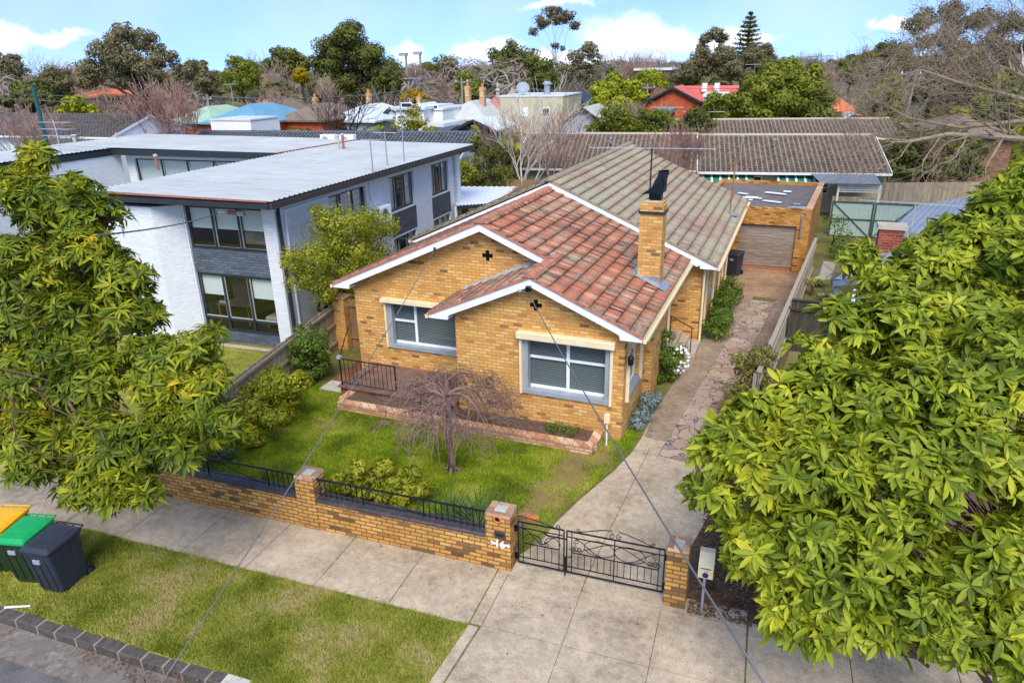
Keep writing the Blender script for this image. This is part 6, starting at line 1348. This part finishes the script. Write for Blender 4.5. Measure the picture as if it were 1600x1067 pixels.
tree('magnolia_tree','bushy dark green tree with lighter leaves above the blue roofed cottage','tree',375,116,84,32,ROUND,'green crown',18,.4)
tree('conifer_tree','dark ragged conifers right of the floodlight poles','tree',690,105,118,28,[(-.6,-.2,.45),(0,.1,.5),(.6,.25,.35),(.2,-.5,.5),(-.5,-.7,.4),(.9,-.3,.3)],'dark crown',12,.5)
tree('dense_tree','wide dark green tree left of the tall thin gum','tree',803,106,105,55,[(0,.45,.3),(-.4,.2,.35),(.4,.2,.35),(-.85,-.2,.35),(.85,-.1,.35),(0,-.2,.5),(-.4,-.6,.4),(.5,-.6,.45)],'dark crown',12,.55)
tree('gum_tree','tall thin gum tree with bare pale limbs and a small umbrella crown','tree',867,42,120,40,[(-.1,.5,.3),(.45,.3,.28),(-.5,.15,.3),(-.85,-.2,.18),(.75,-.0,.2),(.1,.2,.22),(0,-.7,.14),(.3,-.8,.1)],'rusty crown',11,.5,'bark pale',nsub=10,tr=.22)
tree('gum_tree','olive leafed gum tree right of the tall thin gum','tree',905,105,100,38,[(.3,.6,.35),(-.2,.4,.3),(.6,.3,.25),(-.3,-.2,.5),(.4,-.3,.5),(0,-.8,.5)],'olive crown',11,.5)
tree('round_bush_tree','bright yellow green rounded tree in front of the orange gable house','tree',962,150,66,48,[(-.1,.25,.42),(.45,.2,.35),(-.55,.0,.4),(.85,-.05,.25),(0,-.3,.5),(-.6,-.45,.35),(.3,-.5,.4)],'yellow green crown',22,.28,group=None)
tree('bushy_tree','wide bushy green tree with small leaves above the tiled units','tree',1222,146,64,82,[(0,.3,.38),(-.45,.1,.35),(.45,.15,.36),(-.8,-.25,.32),(.8,-.2,.32),(.0,-.15,.45),(-.35,-.45,.36),(.4,-.45,.38),(.95,-.42,.22),(-.95,-.45,.2)],'green crown',24,.26,nsub=16)
tree('bushy_tree','olive brown broad tree behind the pinkish red roof','tree',1108,108,90,48,WIDE,'olive crown',14,.45)
tree('gum_tree','small dark gum above the olive brown broad tree','tree',1117,62,130,26,[(0,.3,.4),(-.5,0,.35),(.5,0,.35),(-.8,-.5,.3),(.4,-.6,.35)],'olive crown',11,.6)
tree('evergreen_tree','glossy green tree to the right of the orange tiled roof','tree',1383,152,58,38,[(0,.6,.35),(-.3,.2,.4),(.4,.25,.35),(-.6,-.4,.4),(.5,-.4,.45),(0,-.3,.5),(-.3,-.8,.35)],'green crown',22,.3)
tree('gum_tree','dark rounded gum on the right skyline below the small cloud','tree',1390,95,110,40,WIDE,'dark crown',12,.5)
for i,(px,py,r,l) in enumerate(((1465,42,62,'leftmost of the tall open gums on the right skyline'),(1535,50,60,'middle tall open gum on the right skyline'),(1605,55,55,'tall open gum at the right edge of the skyline'))):
    tree('gum_tree',l,'tree',px,py,95,r,[(-.7,0,.25),(-.3,.2,.25),(.1,.35,.25),(.5,.2,.28),(.85,.1,.22),(.2,-.3,.25),(-.4,-.4,.22),(.6,-.5,.25),(0,-.9,.3)],'rusty crown',11,.5,'bark pale',tr=.4)
tree('evergreen_tree','large dark evergreen tree with orange brown tint beside the tiled units','tree',1450,238,44,62,[(-.7,.1,.4),(-.2,.25,.4),(.4,.2,.42),(.85,.0,.4),(-.8,-.4,.38),(-.2,-.35,.45),(.4,-.4,.42),(1.0,-.5,.35)],'dark crown',30,.22,nsub=16)
tree('cypress_tree','dark green cypress mass on the right behind the large evergreen','tree',1500,120,70,50,ROUND,'olive crown',14,.4)
# Norfolk pine
T=P(1173,20,125); R_=empty('norfolk_pine',(T[0],T[1],0),'tall layered norfolk pine on the skyline right of the cloud','tree'); hp=T[2]; mb=MB(); mb.tube([(0,0,0),(0,0,hp)],[.5,.06],8); mb.build('trunk','bark dark',R_); PPs=[];NNs=[]
for lv in range(15):
    z=hp*(1-.62*lv/14)-.2; L=.4+3.6*(lv/14)**.8*1.05
    for k in range(7):
        a=2*PI*k/7+lv*.7; n=int(14+L*16); s=rng.random(n); PPs.append(np.stack([np.cos(a)*L*s+rng.normal(0,.16*L*.4,n),np.sin(a)*L*s+rng.normal(0,.16*L*.4,n),z+.35*s*s*L*.35+rng.normal(0,.12,n)],1)); NNs.append(unit(rng.normal(0,.5,(n,3))+[0,0,1]))
v,f=leafquads(np.concatenate(PPs),np.concatenate(NNs),.5,.5); leafobj('crown',v,f,'dark crown',R_)
# smaller ones, mid distance
for a in (
 ('shrub','row of feathery green shrubs behind the first tiled ridge','shrub',960,193,54,36,WIDE,'green crown',30,.22,'bark dark'),
 ('shrub','right part of the feathery shrub row with brown tips','shrub',1018,196,54,38,WIDE,'green crown',30,.22,'bark dark'),
 ('shrub','small dark green bush rising above the tiled ridge','shrub',1088,195,52,30,ROUND,'dark crown',30,.22,'bark dark'),
 ('shrub','yellow green bush left of the wide bushy tree','shrub',1118,165,62,24,ROUND,'green crown',24,.25,'bark dark'),
 ('wattle_tree','bright yellow flowering wattle behind the white cottage roof','tree',470,118,90,15,ROUND,'wattle crown',20,.35,'bark dark'),
 ('wattle_tree','bright yellow flowering wattle behind the white extension','tree',648,149,82,18,WIDE,'wattle crown',22,.3,'bark dark'),
 ('golden_bush','golden yellow bush in front of the white extension','bush',645,190,56,30,[(0,.45,.4),(-.3,0,.4),(.4,.0,.4),(-.8,-.5,.35),(.9,-.5,.35),(0,-.4,.4)],'wattle green crown',26,.22,'bark dark'),
 ('green_tree','light green feathery tree behind the grey power pole','tree',727,128,96,20,ROUND,'green crown',18,.4,'bark dark'),
 ('green_tree','lower light green feathery tree beside the terrace parapet','tree',740,143,90,22,ROUND,'green crown',18,.4,'bark dark'),
 ('pine_tree','dark narrow tree below the cloud','tree',955,116,96,11,[(0,.6,.5),(0,0,.7),(0,-.6,.8)],'dark crown',18,.4,'bark dark'),
 ('green_tree','yellow green hedge top right of the round bush tree','tree',1015,126,92,26,WIDE,'yellow green crown',16,.4,'bark dark'),
 ('shrub','rounded green shrub beside the dark gable shed','shrub',742,205,55,10,ROUND,'yellow green crown',30,.2,'bark dark'),
 ('shrub','dark shrub behind the white gable end of the dark tiled house','shrub',745,222,48,14,ROUND,'dark crown',26,.2,'bark dark'),
 ('willow_shrub','tall feathery yellow green shrub behind the carport','shrub',768,250,44,44,[(0,.3,.45),(-.4,-.1,.4),(.4,.1,.45),(-.5,-.6,.4),(.4,-.5,.45),(.9,.0,.35)],'feathery crown',34,.16,'bark dark'),
 ('shrub','low golden hedge in front of the dark tiled house','hedge',723,262,42,16,WIDE,'yellow green crown',30,.15,'bark dark'),
 ('green_tree','dark evergreen clump behind the green leaning pole','tree',45,150,68,34,WIDE,'dark crown',18,.35,'bark dark'),
 ('shrub','bright green low bush left of the bare pink tree','shrub',118,170,60,28,WIDE,'yellow green crown',18,.3,'bark dark'),
 ('green_tree','pale green tree between the spreading tree and the magnolia','tree',325,128,88,22,ROUND,'olive crown',16,.4,'bark dark'),
 ('green_tree','yellow green tree left of the spreading tree','tree',85,130,84,30,ROUND,'olive crown',16,.4,'bark dark'),
 ('green_tree','olive tree right behind the spreading tree','tree',305,112,110,26,WIDE,'olive crown',14,.5,'bark dark'),
 ('green_tree','dark low tree beside the tall domed tree','tree',610,125,100,22,ROUND,'dark crown',14,.5,'bark dark'),
 ('green_tree','dark trees right behind the norfolk pine','tree',1185,90,120,30,WIDE,'olive crown',14,.5,'bark dark'),
 ('green_tree','dark tree below the two small clouds at right','tree',1330,112,100,28,WIDE,'dark crown',14,.5,'bark dark'),
 ('green_tree','green tree among bare branches at the right edge','tree',1570,150,60,44,ROUND,'green crown',16,.35,'bark dark'),
 ('green_tree','green tree right of the leaning grey pole','tree',1455,140,66,28,ROUND,'olive crown',16,.4,'bark dark'),
 ('green_tree','olive trees behind the cube building','tree',850,132,92,28,WIDE,'dark crown',14,.45,'bark dark'),
 ('yucca','dark green mass behind the garage wall on the right','shrub',1335,262,46,20,WIDE,'dark crown',26,.2,'bark dark'),
):
    tree(*a[:12],group=BG if a[0] in('green_tree',) else None)
# bare trees
bare('bare_tree','large bare pinkish tree with upswept twigs behind the apartment roof',248,230,128,52,4.2,'bark twig pink',6,9,.16,.018,seed=3,spread=.32,up=.12,trunkh=.12)
bare('bare_tree','dark bare tree in front of the white cottage roof',525,210,128,58,5,'bark dark',5,5,.2,.022,seed=5,spread=.6)
bare('birch_tree','white trunked bare birch behind the paling fence',818,290,152,42,2.8,'bark pale',6,4,.13,.013,seed=8,spread=.34,up=.14,trunkh=.1)
bare('birch_tree','second bare birch with reddish twigs right of the white trunked one',868,290,158,41,2.4,'bark twig pink',5,5,.10,.012,seed=9,spread=.42,trunkh=.14)
bare('birch_tree','slim bare birch standing between the white birch and the shrub',795,290,175,43,2.,'bark twig pink',5,4,.09,.012,seed=12,spread=.34)
bare('bare_shrub','bare reddish shrub in front of the tiled units',1068,285,205,40,2.,'bark twig pink',6,7,.06,.012,seed=14,spread=.35,trunkh=.08)
for i,(px,top,t,sp,lab) in enumerate(((430,88,100,6,'brown bare tree left of the yellow wattle'),(415,130,76,5,'pale branched bare tree behind the blue roof'),(585,135,84,5,'brown bare tree left of the white cottage chimney'),(500,112,92,6,'grey bare tree in front of the tallest domed tree'),(612,150,80,5,'low brown bare tree behind the white extension'),(770,100,110,5,'bare tree between the dark tree and the light green tree'),(978,68,120,6,'bare trees on the skyline under the large cloud'),(1005,76,120,6,'right bare tree on the skyline under the large cloud'),(1035,84,120,5,'small bare tree on the skyline left of the olive tree'),(60,78,110,5,'pale bare tree on the left skyline'),(390,82,120,5,'thin bare tree on the skyline left of the magnolia'),(1255,75,120,5,'bare treetop behind the wide bushy tree'),(1350,68,120,6,'pale bare tree on the skyline beside the dark gum'),(1300,88,110,6,'brown bare tree left of the dark rounded gum'),(965,150,60,3.5,'reddish bare tree in front of the round yellow green tree'),(1010,160,60,3,'small reddish bare tree beside the orange gable'),(680,110,100,5,'bare tree behind the conifers'),(895,120,84,4,'grey bare tree behind the barrel roofed shed'),(160,135,72,5,'brown bare tree under the large spreading tree'),(20,150,48,4,'bare tree at the left edge above the apartment roof'),(75,170,44,3,'small bare tree near the green leaning pole'),(1320,100,96,6,'grey bare tree behind the orange tiled roof'),(640,95,120,5,'bare tree around the floodlight poles'),(940,90,110,5,'bare tree right of the olive gum'))):
    bare('bare_tree',lab,px,200,top,t,sp,('bark brown twig','bark twig pink','bark grey')[i%3],5,6,.16,.03 if t>75 else .018,seed=30+i,spread=.48,kids=(2,3),group='bare winter trees behind the houses')
# the near bare tree entering from the right
NB=empty('bare_tree',P(1680,560,30)*[1,1,0],'large bare tree with lichen covered limbs reaching in from the right','tree'); nb0=np.array([*P(1680,560,30)[:2],0])
mb=MB(); mb.tube([(0,0,0),(0,0,2.5),(0,0,5.)],[.35,.3,.25],8); mb.build('trunk','bark lichen',NB,smooth=True)
old=rnd; rnd=random.Random(77); mb=MB()
def limbpath(pts,r0,r1,kidsn,L,depth=4,sp=.6):
    w_=[P(*p)-nb0 for p in pts]; n=len(w_); mb.tube(w_,[r0+(r1-r0)*i/(n-1) for i in range(n)],7)
    for i in range(kidsn):
        f=rnd.uniform(.15,1); k=min(int(f*(n-1)),n-2); q=w_[k]+(w_[k+1]-w_[k])*(f*(n-1)-k); d=(w_[k+1]-w_[k]); d=d/np.linalg.norm(d)+np.array([rnd.gauss(0,.5),rnd.gauss(0,.5),rnd.gauss(.15,.5)]); d/=np.linalg.norm(d)
        branchy(mb,q,d,L*(1.1-f*.4),(r0+(r1-r0)*f)*.4,depth,sp,.03,(1,3),.76,0,5,.0055)
limbpath([(1680,250,30),(1600,218,30),(1540,213,29),(1480,210,28.5),(1420,222,28),(1385,222,28)],.16,.03,22,1.5,4)
limbpath([(1680,200,31),(1590,190,31),(1500,200,30.5),(1420,185,30),(1375,160,30)],.13,.02,18,1.5,4)
limbpath([(1680,160,31),(1600,120,31),(1540,95,31),(1500,60,31)],.13,.03,18,1.6,4)
limbpath([(1680,130,30),(1620,60,30),(1600,20,30)],.13,.03,11,1.5,4)
limbpath([(1680,180,30),(1580,150,30),(1500,130,30),(1440,110,30),(1400,120,30)],.11,.02,18,1.4,4)
mb.build('branches','bark lichen',NB,normals=False); rnd=old
# distant woodland to the horizon
def belt(name,label,mat,n,d0,d1,h0,h1,size,seed,asp=.7,k=70):
    r=np.random.default_rng(seed); a=np.radians(r.uniform(-68,22,n)); d=np.sqrt(r.uniform(d0**2,d1**2,n)); h=r.uniform(h0,h1,n)*(.8+.4*r.random(n)); w_=r.uniform(3,6,n); PPs=[];NNs=[]
    for i in range(n):
        e=unit(r.normal(size=(k,3))); e[:,2]=abs(e[:,2]); c=np.array([d[i]*math.sin(a[i]),d[i]*math.cos(a[i]),h[i]*.45]); PPs.append(c+e*np.array([w_[i],w_[i],h[i]*.5])*(.7+.3*r.random((k,1)))); NNs.append(e)
    v,f=leafquads(np.concatenate(PPs),np.concatenate(NNs),size,asp); o=obj(name,npmesh(name,v,f,mat)); tag(o,label,'woodland',kind='stuff')
belt('distant_woodland','mass of far evergreen trees filling the suburb to the horizon','dark crown',420,140,620,5,9.5,2.6,1)
belt('distant_woodland','mass of far olive brown trees filling the suburb to the horizon','olive crown',520,100,520,4,8.5,2.2,2)
belt('distant_winter_trees','mass of far leafless grey brown trees filling the suburb to the horizon','bare twigs far',760,100,520,6,10.5,1.9,4,.1,260)
belt('garden_greenery','low mixed garden greenery between the houses behind','green crown',260,62,110,2,4,1.0,5)
belt('garden_greenery','low leafless thickets between the houses behind','bare twigs far',170,84,140,3,6.,1.0,6,.09,220)
# ================================================================ FOREGROUND TREES
def neartree(name,label,base,fork,blobs,mat,K,L,W_,dens,bark,branches=(),tr=.16,droop=.35):
    R_=empty(name,(base[0],base[1],0),label,'tree'); b0=np.array([base[0],base[1],0.]); C_=[];Dn=[];TC=[]
    for c,r in blobs:
        c=np.array(c)-b0; ns=9; dd=unit(rng.normal(size=(ns,3))); sc_=c+dd*r*(.4+.3*rng.random((ns,1)))
        for j in range(ns):
            q_=r*(.34+.24*rng.random()); n=max(int(4*PI*q_*q_*dens),5); e=unit(rng.normal(size=(n,3))); e[:,2]=e[:,2]*.8+.3; e=unit(e); rr=1-.4*rng.random((n,1))**1.5
            C_.append(sc_[j]+e*q_*rr*[1,1,.75]); TC.append(np.repeat(c[None],n,0)); Dn.append(unit(e*.8+dd[j]*.3+np.array([0,0,.5])+rng.normal(size=(n,3))*.3))
    TC=np.concatenate(TC); C_=np.concatenate(C_); Dn=np.concatenate(Dn); v,f=whorls(C_,Dn,K,L,W_,1.25,droop); leafobj('crown',v,f,mat,R_)
    mb=MB(); fk=np.array(fork)-b0; mb.tube([(0,0,-.1),fk*.5+(.05,0,0),fk],[tr*1.25,tr,tr*.9],9); mb.build('trunk',bark,R_,smooth=True)
    mb=MB(); limbs(mb,fk,[np.array(c)-b0 for c,r in blobs],tr*.1,.25,6)
    for i in range(0,len(C_),4):
        p=C_[i]; d=p-TC[i]; d=d/(np.linalg.norm(d)+.01); mb.tube([p-d*.4,p-d*.2-np.array([0,0,.03]),p],[.014,.009,.006],3,cap=False)
    for pts in branches: mb.tube([np.array(p)-b0 for p in pts[0]],pts[1],7)
    mb.build('branches',bark,R_,smooth=True,normals=False); return R_
def B(px,py,t,rpx): return (P(px,py,t),rpx/F*t)
LT=[B(30,275,12.9,34),B(115,290,12.7,26),B(10,300,13,62),B(85,320,12.6,60),B(150,350,12.4,55),B(40,400,12.6,75),B(130,420,12,70),B(190,440,12,55),B(30,500,12.6,80),B(120,520,12,70),B(205,500,12,48),B(300,545,11.6,45),B(240,575,11.6,62),B(310,620,11.4,62),B(160,600,11.6,70),B(50,600,12.3,70),B(345,655,11.4,42),B(250,670,11.2,62),B(160,690,11.2,68),B(60,690,11.8,70),B(200,745,11,42),B(130,755,11,42),B(290,700,11,40),B(20,660,12.5,60),B(-40,450,13,90),B(-40,620,13,90),B(60,260,13,32),B(280,610,12.4,50),B(100,460,13.5,70),B(60,735,11.2,35),B(228,770,10.9,22),B(175,782,10.9,20)]
neartree('street_tree','large glossy green street tree with whorled leaves and orange tips on the left',G(-190,800),P(-60,600,12.6),LT,'street tree leaves',10,.205,.05,25,'bark red brown',
 branches=(([P(65,607,11.6),P(95,608,11.3),P(105,625,11.1),P(118,645,11.0)],[.05,.045,.035,.02]),([P(92,606,11.4),P(105,590,11.3),P(140,588,11.2)],[.035,.025,.015])),tr=.2,droop=.42)
RT=[B(1600,285,11,46),B(1590,310,11,52),B(1545,370,11,45),B(1600,420,10.5,80),B(1480,420,11,48),B(1400,450,11,52),B(1520,480,10.3,80),B(1420,530,10.2,80),B(1330,520,10.4,55),B(1290,560,10,60),B(1600,560,9.5,95),B(1500,600,9.5,85),B(1380,620,9.5,85),B(1260,620,9.8,62),B(1200,640,9.8,48),B(1150,680,9.8,42),B(1110,705,9.8,36),B(1120,760,9.8,44),B(1180,740,9.6,62),B(1280,720,9.2,85),B(1400,730,9,95),B(1530,740,8.8,100),B(1640,720,9,90),B(1150,825,9.8,38),B(1200,830,9.4,62),B(1290,830,9,80),B(1420,850,8.7,90),B(1550,880,8.5,95),B(1240,910,9,60),B(1330,930,8.6,68),B(1420,950,8.4,62),B(1590,980,8.2,60),B(1215,960,8.9,34),B(1165,875,9.6,26),B(1290,990,8.5,34),B(1340,410,11.3,30),B(1345,560,11,50),B(1450,680,10.2,90),B(1250,780,10,80),B(1640,880,9,100),B(1455,405,11,45),B(1500,375,11,45),B(1555,335,11,45),B(1410,440,11,34),B(1560,1000,8.2,60),B(1240,965,8.8,44),B(1480,990,8.2,50),B(1370,990,8.3,44),B(1610,1050,8.0,60)]
RT=[(c+np.array([0,0,0.]),r) for c,r in RT]
neartree('broadleaf_tree','huge near evergreen tree with large pale green leaves filling the right side',P(1620,1250,10.5)*[1,1,0],P(1570,860,10.0),RT,'near tree leaves',8,.22,.07,20,'bark red brown',
 branches=(([P(1640,720,10.2),P(1600,760,9.9),P(1570,860,10.)],[.1,.09,.08]),([P(1490,980,8.8),P(1520,1030,8.8),P(1560,1090,8.8)],[.04,.05,.055]),([P(1290,1010,8.4),P(1340,985,8.3),P(1400,1000,8.4),P(1450,1040,8.5)],[.012,.016,.02,.025])),tr=.16,droop=.25)
# bush between the apartments and the house
def bush(name,label,cat,blobs,mat,dens,size,aspect=.55,group=None,base=None,trunk=None,nsub=14,sub=.36):
    c0=blobs[0][0] if base is None else base; R_=empty(name,(c0[0],c0[1],0),label,cat,group); b0=np.array([c0[0],c0[1],0.])
    pp,nn=blobpts([(np.array(c)-b0,r) for c,r in blobs],dens,sub,nsub); m=pp[:,2]>.02; pp,nn=pp[m],nn[m]; v,f=leafquads(pp,nn,size,aspect); leafobj('foliage',v,f,mat,R_)
    lb=[np.array(c)-b0 for c,r in blobs if c[2]>.55]
    if not lb: return R_
    mb=MB(); limbs(mb,(0,0,0),lb,trunk or .04,.2,5); mb.build('stems','bark dark',R_,normals=False); return R_
def PX(p): v=np.array(p)-O; return 800+F*(v@CR)/(v@CF),533.5-F*(v@CU)/(v@CF)
def TT(x,y): return float((G(x,y)-O)@CF)
def GBs(bx,by,lst,dz=.0): t=TT(bx,by)+dz; return [B(x,y,t+rnd.uniform(-.25,.25),r_) for x,y,r_ in lst]
def GX_(lst): return [B(x,y,(-13.75+ (x-450)/170*.75)/ray(x,y)[0],r_) for x,y,r_ in lst]
bush('garden_tree','dense small leafed green tree between the white apartments and the house','tree',GX_([(550,425,52),(540,370,50),(512,345,28),(590,375,36),(490,415,38),(458,408,24),(500,455,30),(590,420,35),(560,455,28),(470,440,24),(605,355,20),(530,400,50),(575,350,28),(495,330,12)]),'hedge leaves',300,.075,nsub=22,sub=.42,base=G(520,505),trunk=.06)
bush('camellia','rounded camellia shrub against the paling fence','shrub',GBs(480,605,[(485,530,28),(472,555,28),(490,570,26),(475,590,22),(502,550,16)]),'shrub leaves',330,.085)
bush('shrub_border','mixed green shrubs along the left side of the front lawn','shrub',GBs(430,668,[(428,605,32),(405,618,32),(450,620,28),(466,600,20),(440,645,24)])+GBs(395,700,[(395,650,32),(425,655,22),(375,670,26),(400,685,18)]),'hedge leaves',330,.085,nsub=20)
bush('yellow_shrub','yellow green shrub beside the street tree at the lawn edge','shrub',GBs(410,640,[(412,590,18),(392,600,16),(430,580,12)])+GBs(395,705,[(388,690,12)]),'yellow green crown',160,.09)
bush('grey_shrub','low grey green herb behind the iron railing on the left','shrub',GBs(350,722,[(355,708,16),(338,714,12)]),'silver green leaves',260,.07)
bush('rhododendron','wide low shrub with long leaves behind the front fence','shrub',GBs(*PX(S(-2.9,.75)),[(548,758,20),(575,750,22),(610,752,24),(640,760,22),(560,735,16),(600,732,16),(590,775,18),(625,782,18),(660,765,14),(528,750,14),(645,740,14),(570,770,16)]),'hedge leaves',650,.11,.38)
strap_plant('agapanthus',S(-.95,.8),170,.85,.04,'strap leaves','clump of strappy green leaves against the railing beside the numbered pillar','plant',1.3); strap_plant('agapanthus',S(-1.55,.8),70,.75,.035,'strap leaves','smaller strappy clump left of the one beside the pillar','plant',1.3)
bush('creeper','low green plant in the brick edged bed under the front window','plant',[(np.array([-4.75,14.55,.25]),.22),(np.array([-4.4,14.55,.25]),.2),(np.array([-5.0,14.6,.22]),.15)],'shrub leaves',420,.05)
bush('silver_bush','pale silver leafed bush against the side wall of the front bay','bush',[(np.array([-3.0,16.1,.22]),.3),(np.array([-2.95,16.7,.25]),.33),(np.array([-3.05,15.6,.18]),.22),(np.array([-2.9,17.2,.2]),.2)],'silver leaves',420,.07)
bush('camellia','dark green shrub with white flowers beside the side steps','shrub',GBs(1040,603,[(1034,588,14),(1046,562,20),(1040,532,16),(1050,585,14),(1034,552,16),(1062,550,13),(1030,515,10)]),'shrub leaves',420,.07)
fl_=rng.normal(size=(90,3)); fl_=unit(fl_)*[.35,.35,.4]+GBs(1040,603,[(1058,562,10)])[0][0]; v,f=leafquads(fl_,unit(rng.normal(size=(90,3))),.09,.9); o=leafobj('white_flowers',v,f,'render white',None); o['kind']='stuff'; o.parent=[x for x in sc.collection.objects if x.name.startswith('camellia')][-1]; o.matrix_parent_inverse=Matrix.Translation(-o.parent.location)
bush('low_hedge','dark green strappy hedge along the side wall of the rear wing','hedge',[(np.array([-1.95,22.7+i*.8,.35]),.5) for i in range(7)],'shrub leaves',200,.12,.3)
bush('olive_shrub','sparse olive brown shrub in the bed right of the crazy paving','shrub',GBs(1185,665,[(1180,590,30),(1165,615,30),(1195,560,24),(1150,630,24),(1185,640,34),(1160,565,18)]),'olive shrub leaves',420,.075)
bush('fence_plants','green plants at the foot of the boundary fence beyond the olive shrub','plant',[(np.array([-.42+.085*i,17.5+i*.95,.2]),.26) for i in range(8)],'shrub leaves',150,.08)
bush('yard_shrub','sparse dark shrub in the neighbour yard beside the pale green gates','shrub',[(np.array([1.9,37.5,1.0]),.6),(np.array([2.3,36.8,.6]),.5),(np.array([2.0,34.6,.3]),.5)],'shrub leaves',60,.1)
bush('leafy_groundcover','dark green bank of plants along the garage side in the neighbour yard','plant',[(np.array([2.0+rnd.random(),33+i*.6,.15]),.4) for i in range(6)],'shrub leaves',90,.1)
bush('grass_patch','shaded greenery under the near evergreen tree','plant',[B(1300,600,17,40),B(1350,580,17,50),B(1200,480,30,10)],'shrub leaves',60,.12)
# dry twiggy plant
old=rnd; rnd=random.Random(5); o=empty('dry_twigs',S(-.35,.9),'dry brown twiggy plant behind the numbered pillar','plant'); mb=MB()
for i in range(26): a=rnd.random()*6.28; branchy(mb,(rnd.uniform(-.2,.2),rnd.uniform(-.1,.2),0),(math.cos(a)*.5,math.sin(a)*.5,1),.3,.005,2,.5,.1,(2,3),.7,0,3,.0025)
mb.build('twigs','bark brown twig',o,normals=False)
# weeping tree
wt_=np.array([-6.571,12.31,0.]); WT=empty('weeping_tree',wt_,'small bare weeping tree with cascading pinkish twigs in the middle of the lawn','tree')
mb=MB(); mb.tube([(0,0,-.05),(.02,0,.35),(-.03,.0,.8),(-.02,.02,1.4),(-.04,0,1.9)],[.1,.08,.07,.07,.1],8)
for a in (.3,1.9,3.4,5.): mb.tube([(0,0,.12),(math.cos(a)*.16,math.sin(a)*.16,.04),(math.cos(a)*.3,math.sin(a)*.3,-.02)],[.05,.035,.015],6)
mb.build('trunk','bark weeping',WT,smooth=True); mb=MB(); rnd=random.Random(21)
FLOOR=1.0
def weep(p,az,L,r,rise,depth):
    p=np.array(p,float); pts=[p]; n=9; d=np.array([math.cos(az),math.sin(az),rise]); 
    for i in range(n):
        d=d/np.linalg.norm(d); p=p+d*L/n; pts.append(p); d=d+np.array([rnd.gauss(0,.10),rnd.gauss(0,.10),-.26-.07*i*(1 if depth<2 else .6)])
        if p[2]<FLOOR+rnd.random()*.35: break
    m=len(pts); mb.tube(pts,[max(r*(1-.8*i/m),.0052) for i in range(m)],4 if depth>1 else 3,cap=False)
    if depth>0:
        for j in range(6 if depth>1 else 5):
            k=rnd.randint(1,m-2) if m>3 else 1; weep(pts[k],az+rnd.gauss(0,.8),L*(.55+.3*rnd.random()),r*.45,rise*.5+.25,depth-1)
for i in range(9): weep((-.04,0,1.85),2*PI*i/9+rnd.uniform(-.3,.3),rnd.uniform(1.3,1.8),.034,rnd.uniform(.25,.95),3 if i%2 else 2)
mb.build('branches','bark weeping',WT,normals=False); rnd=old
# leaf litter and loose things
def litter(name,region,n,mat,label,size=.07):
    xs=[p[0] for p in region]; ys=[p[1] for p in region]; x=rng.uniform(min(xs),max(xs),n); y=rng.uniform(min(ys),max(ys),n); m=inpoly(x,y,region); x,y=x[m],y[m]
    nn=unit(np.stack([rng.normal(0,.25,len(x)),rng.normal(0,.25,len(x)),np.ones(len(x))],1)); v,f=leafquads(np.stack([x,y,.02+.01*rng.random(len(x))],1),nn,size,.5); tag(obj(name,npmesh(name,v,f,mat)),label,'leaf litter',kind='stuff')
litter('leaf_litter',[S(3.15,-.1),S(6,-.1),S(6.5,3.5),S(3.2,3.2)],6500,'dead leaves','brown fallen leaves on bare soil behind the gate pillar under the near tree'); 
litter('gutter_leaves',[S(-6.,-4.1),S(-2.2,-4.3),S(-2.2,-3.8),S(-6,-3.82)],500,'dead leaves','brown fallen leaves collected in the road gutter',.06)
litter('path_leaves',[S(-6,-3.6),S(4,-3.6),S(3,8),S(-3,3)],260,'dead leaves','few dry leaves scattered on the concrete',.04)
sheet('bare_soil',[S(3.12,.0),S(9,.0),S(9,6),S(3.5,5.5),S(3.0,2.8)],.001,'soil')
sheet('garden_soil',[D(1.55,-.5),D(1.62,12),D(1.62,12.3),D(1.95,12.2),D(1.95,1.5),S(5,4),S(3.4,3)],.003,'soil')
sheet('garden_soil',[(-13.2,15.5),(-11.9,14.5),(-11.9,12.6),(-12.0,10),(-12.6,9.9)],.003,'soil')
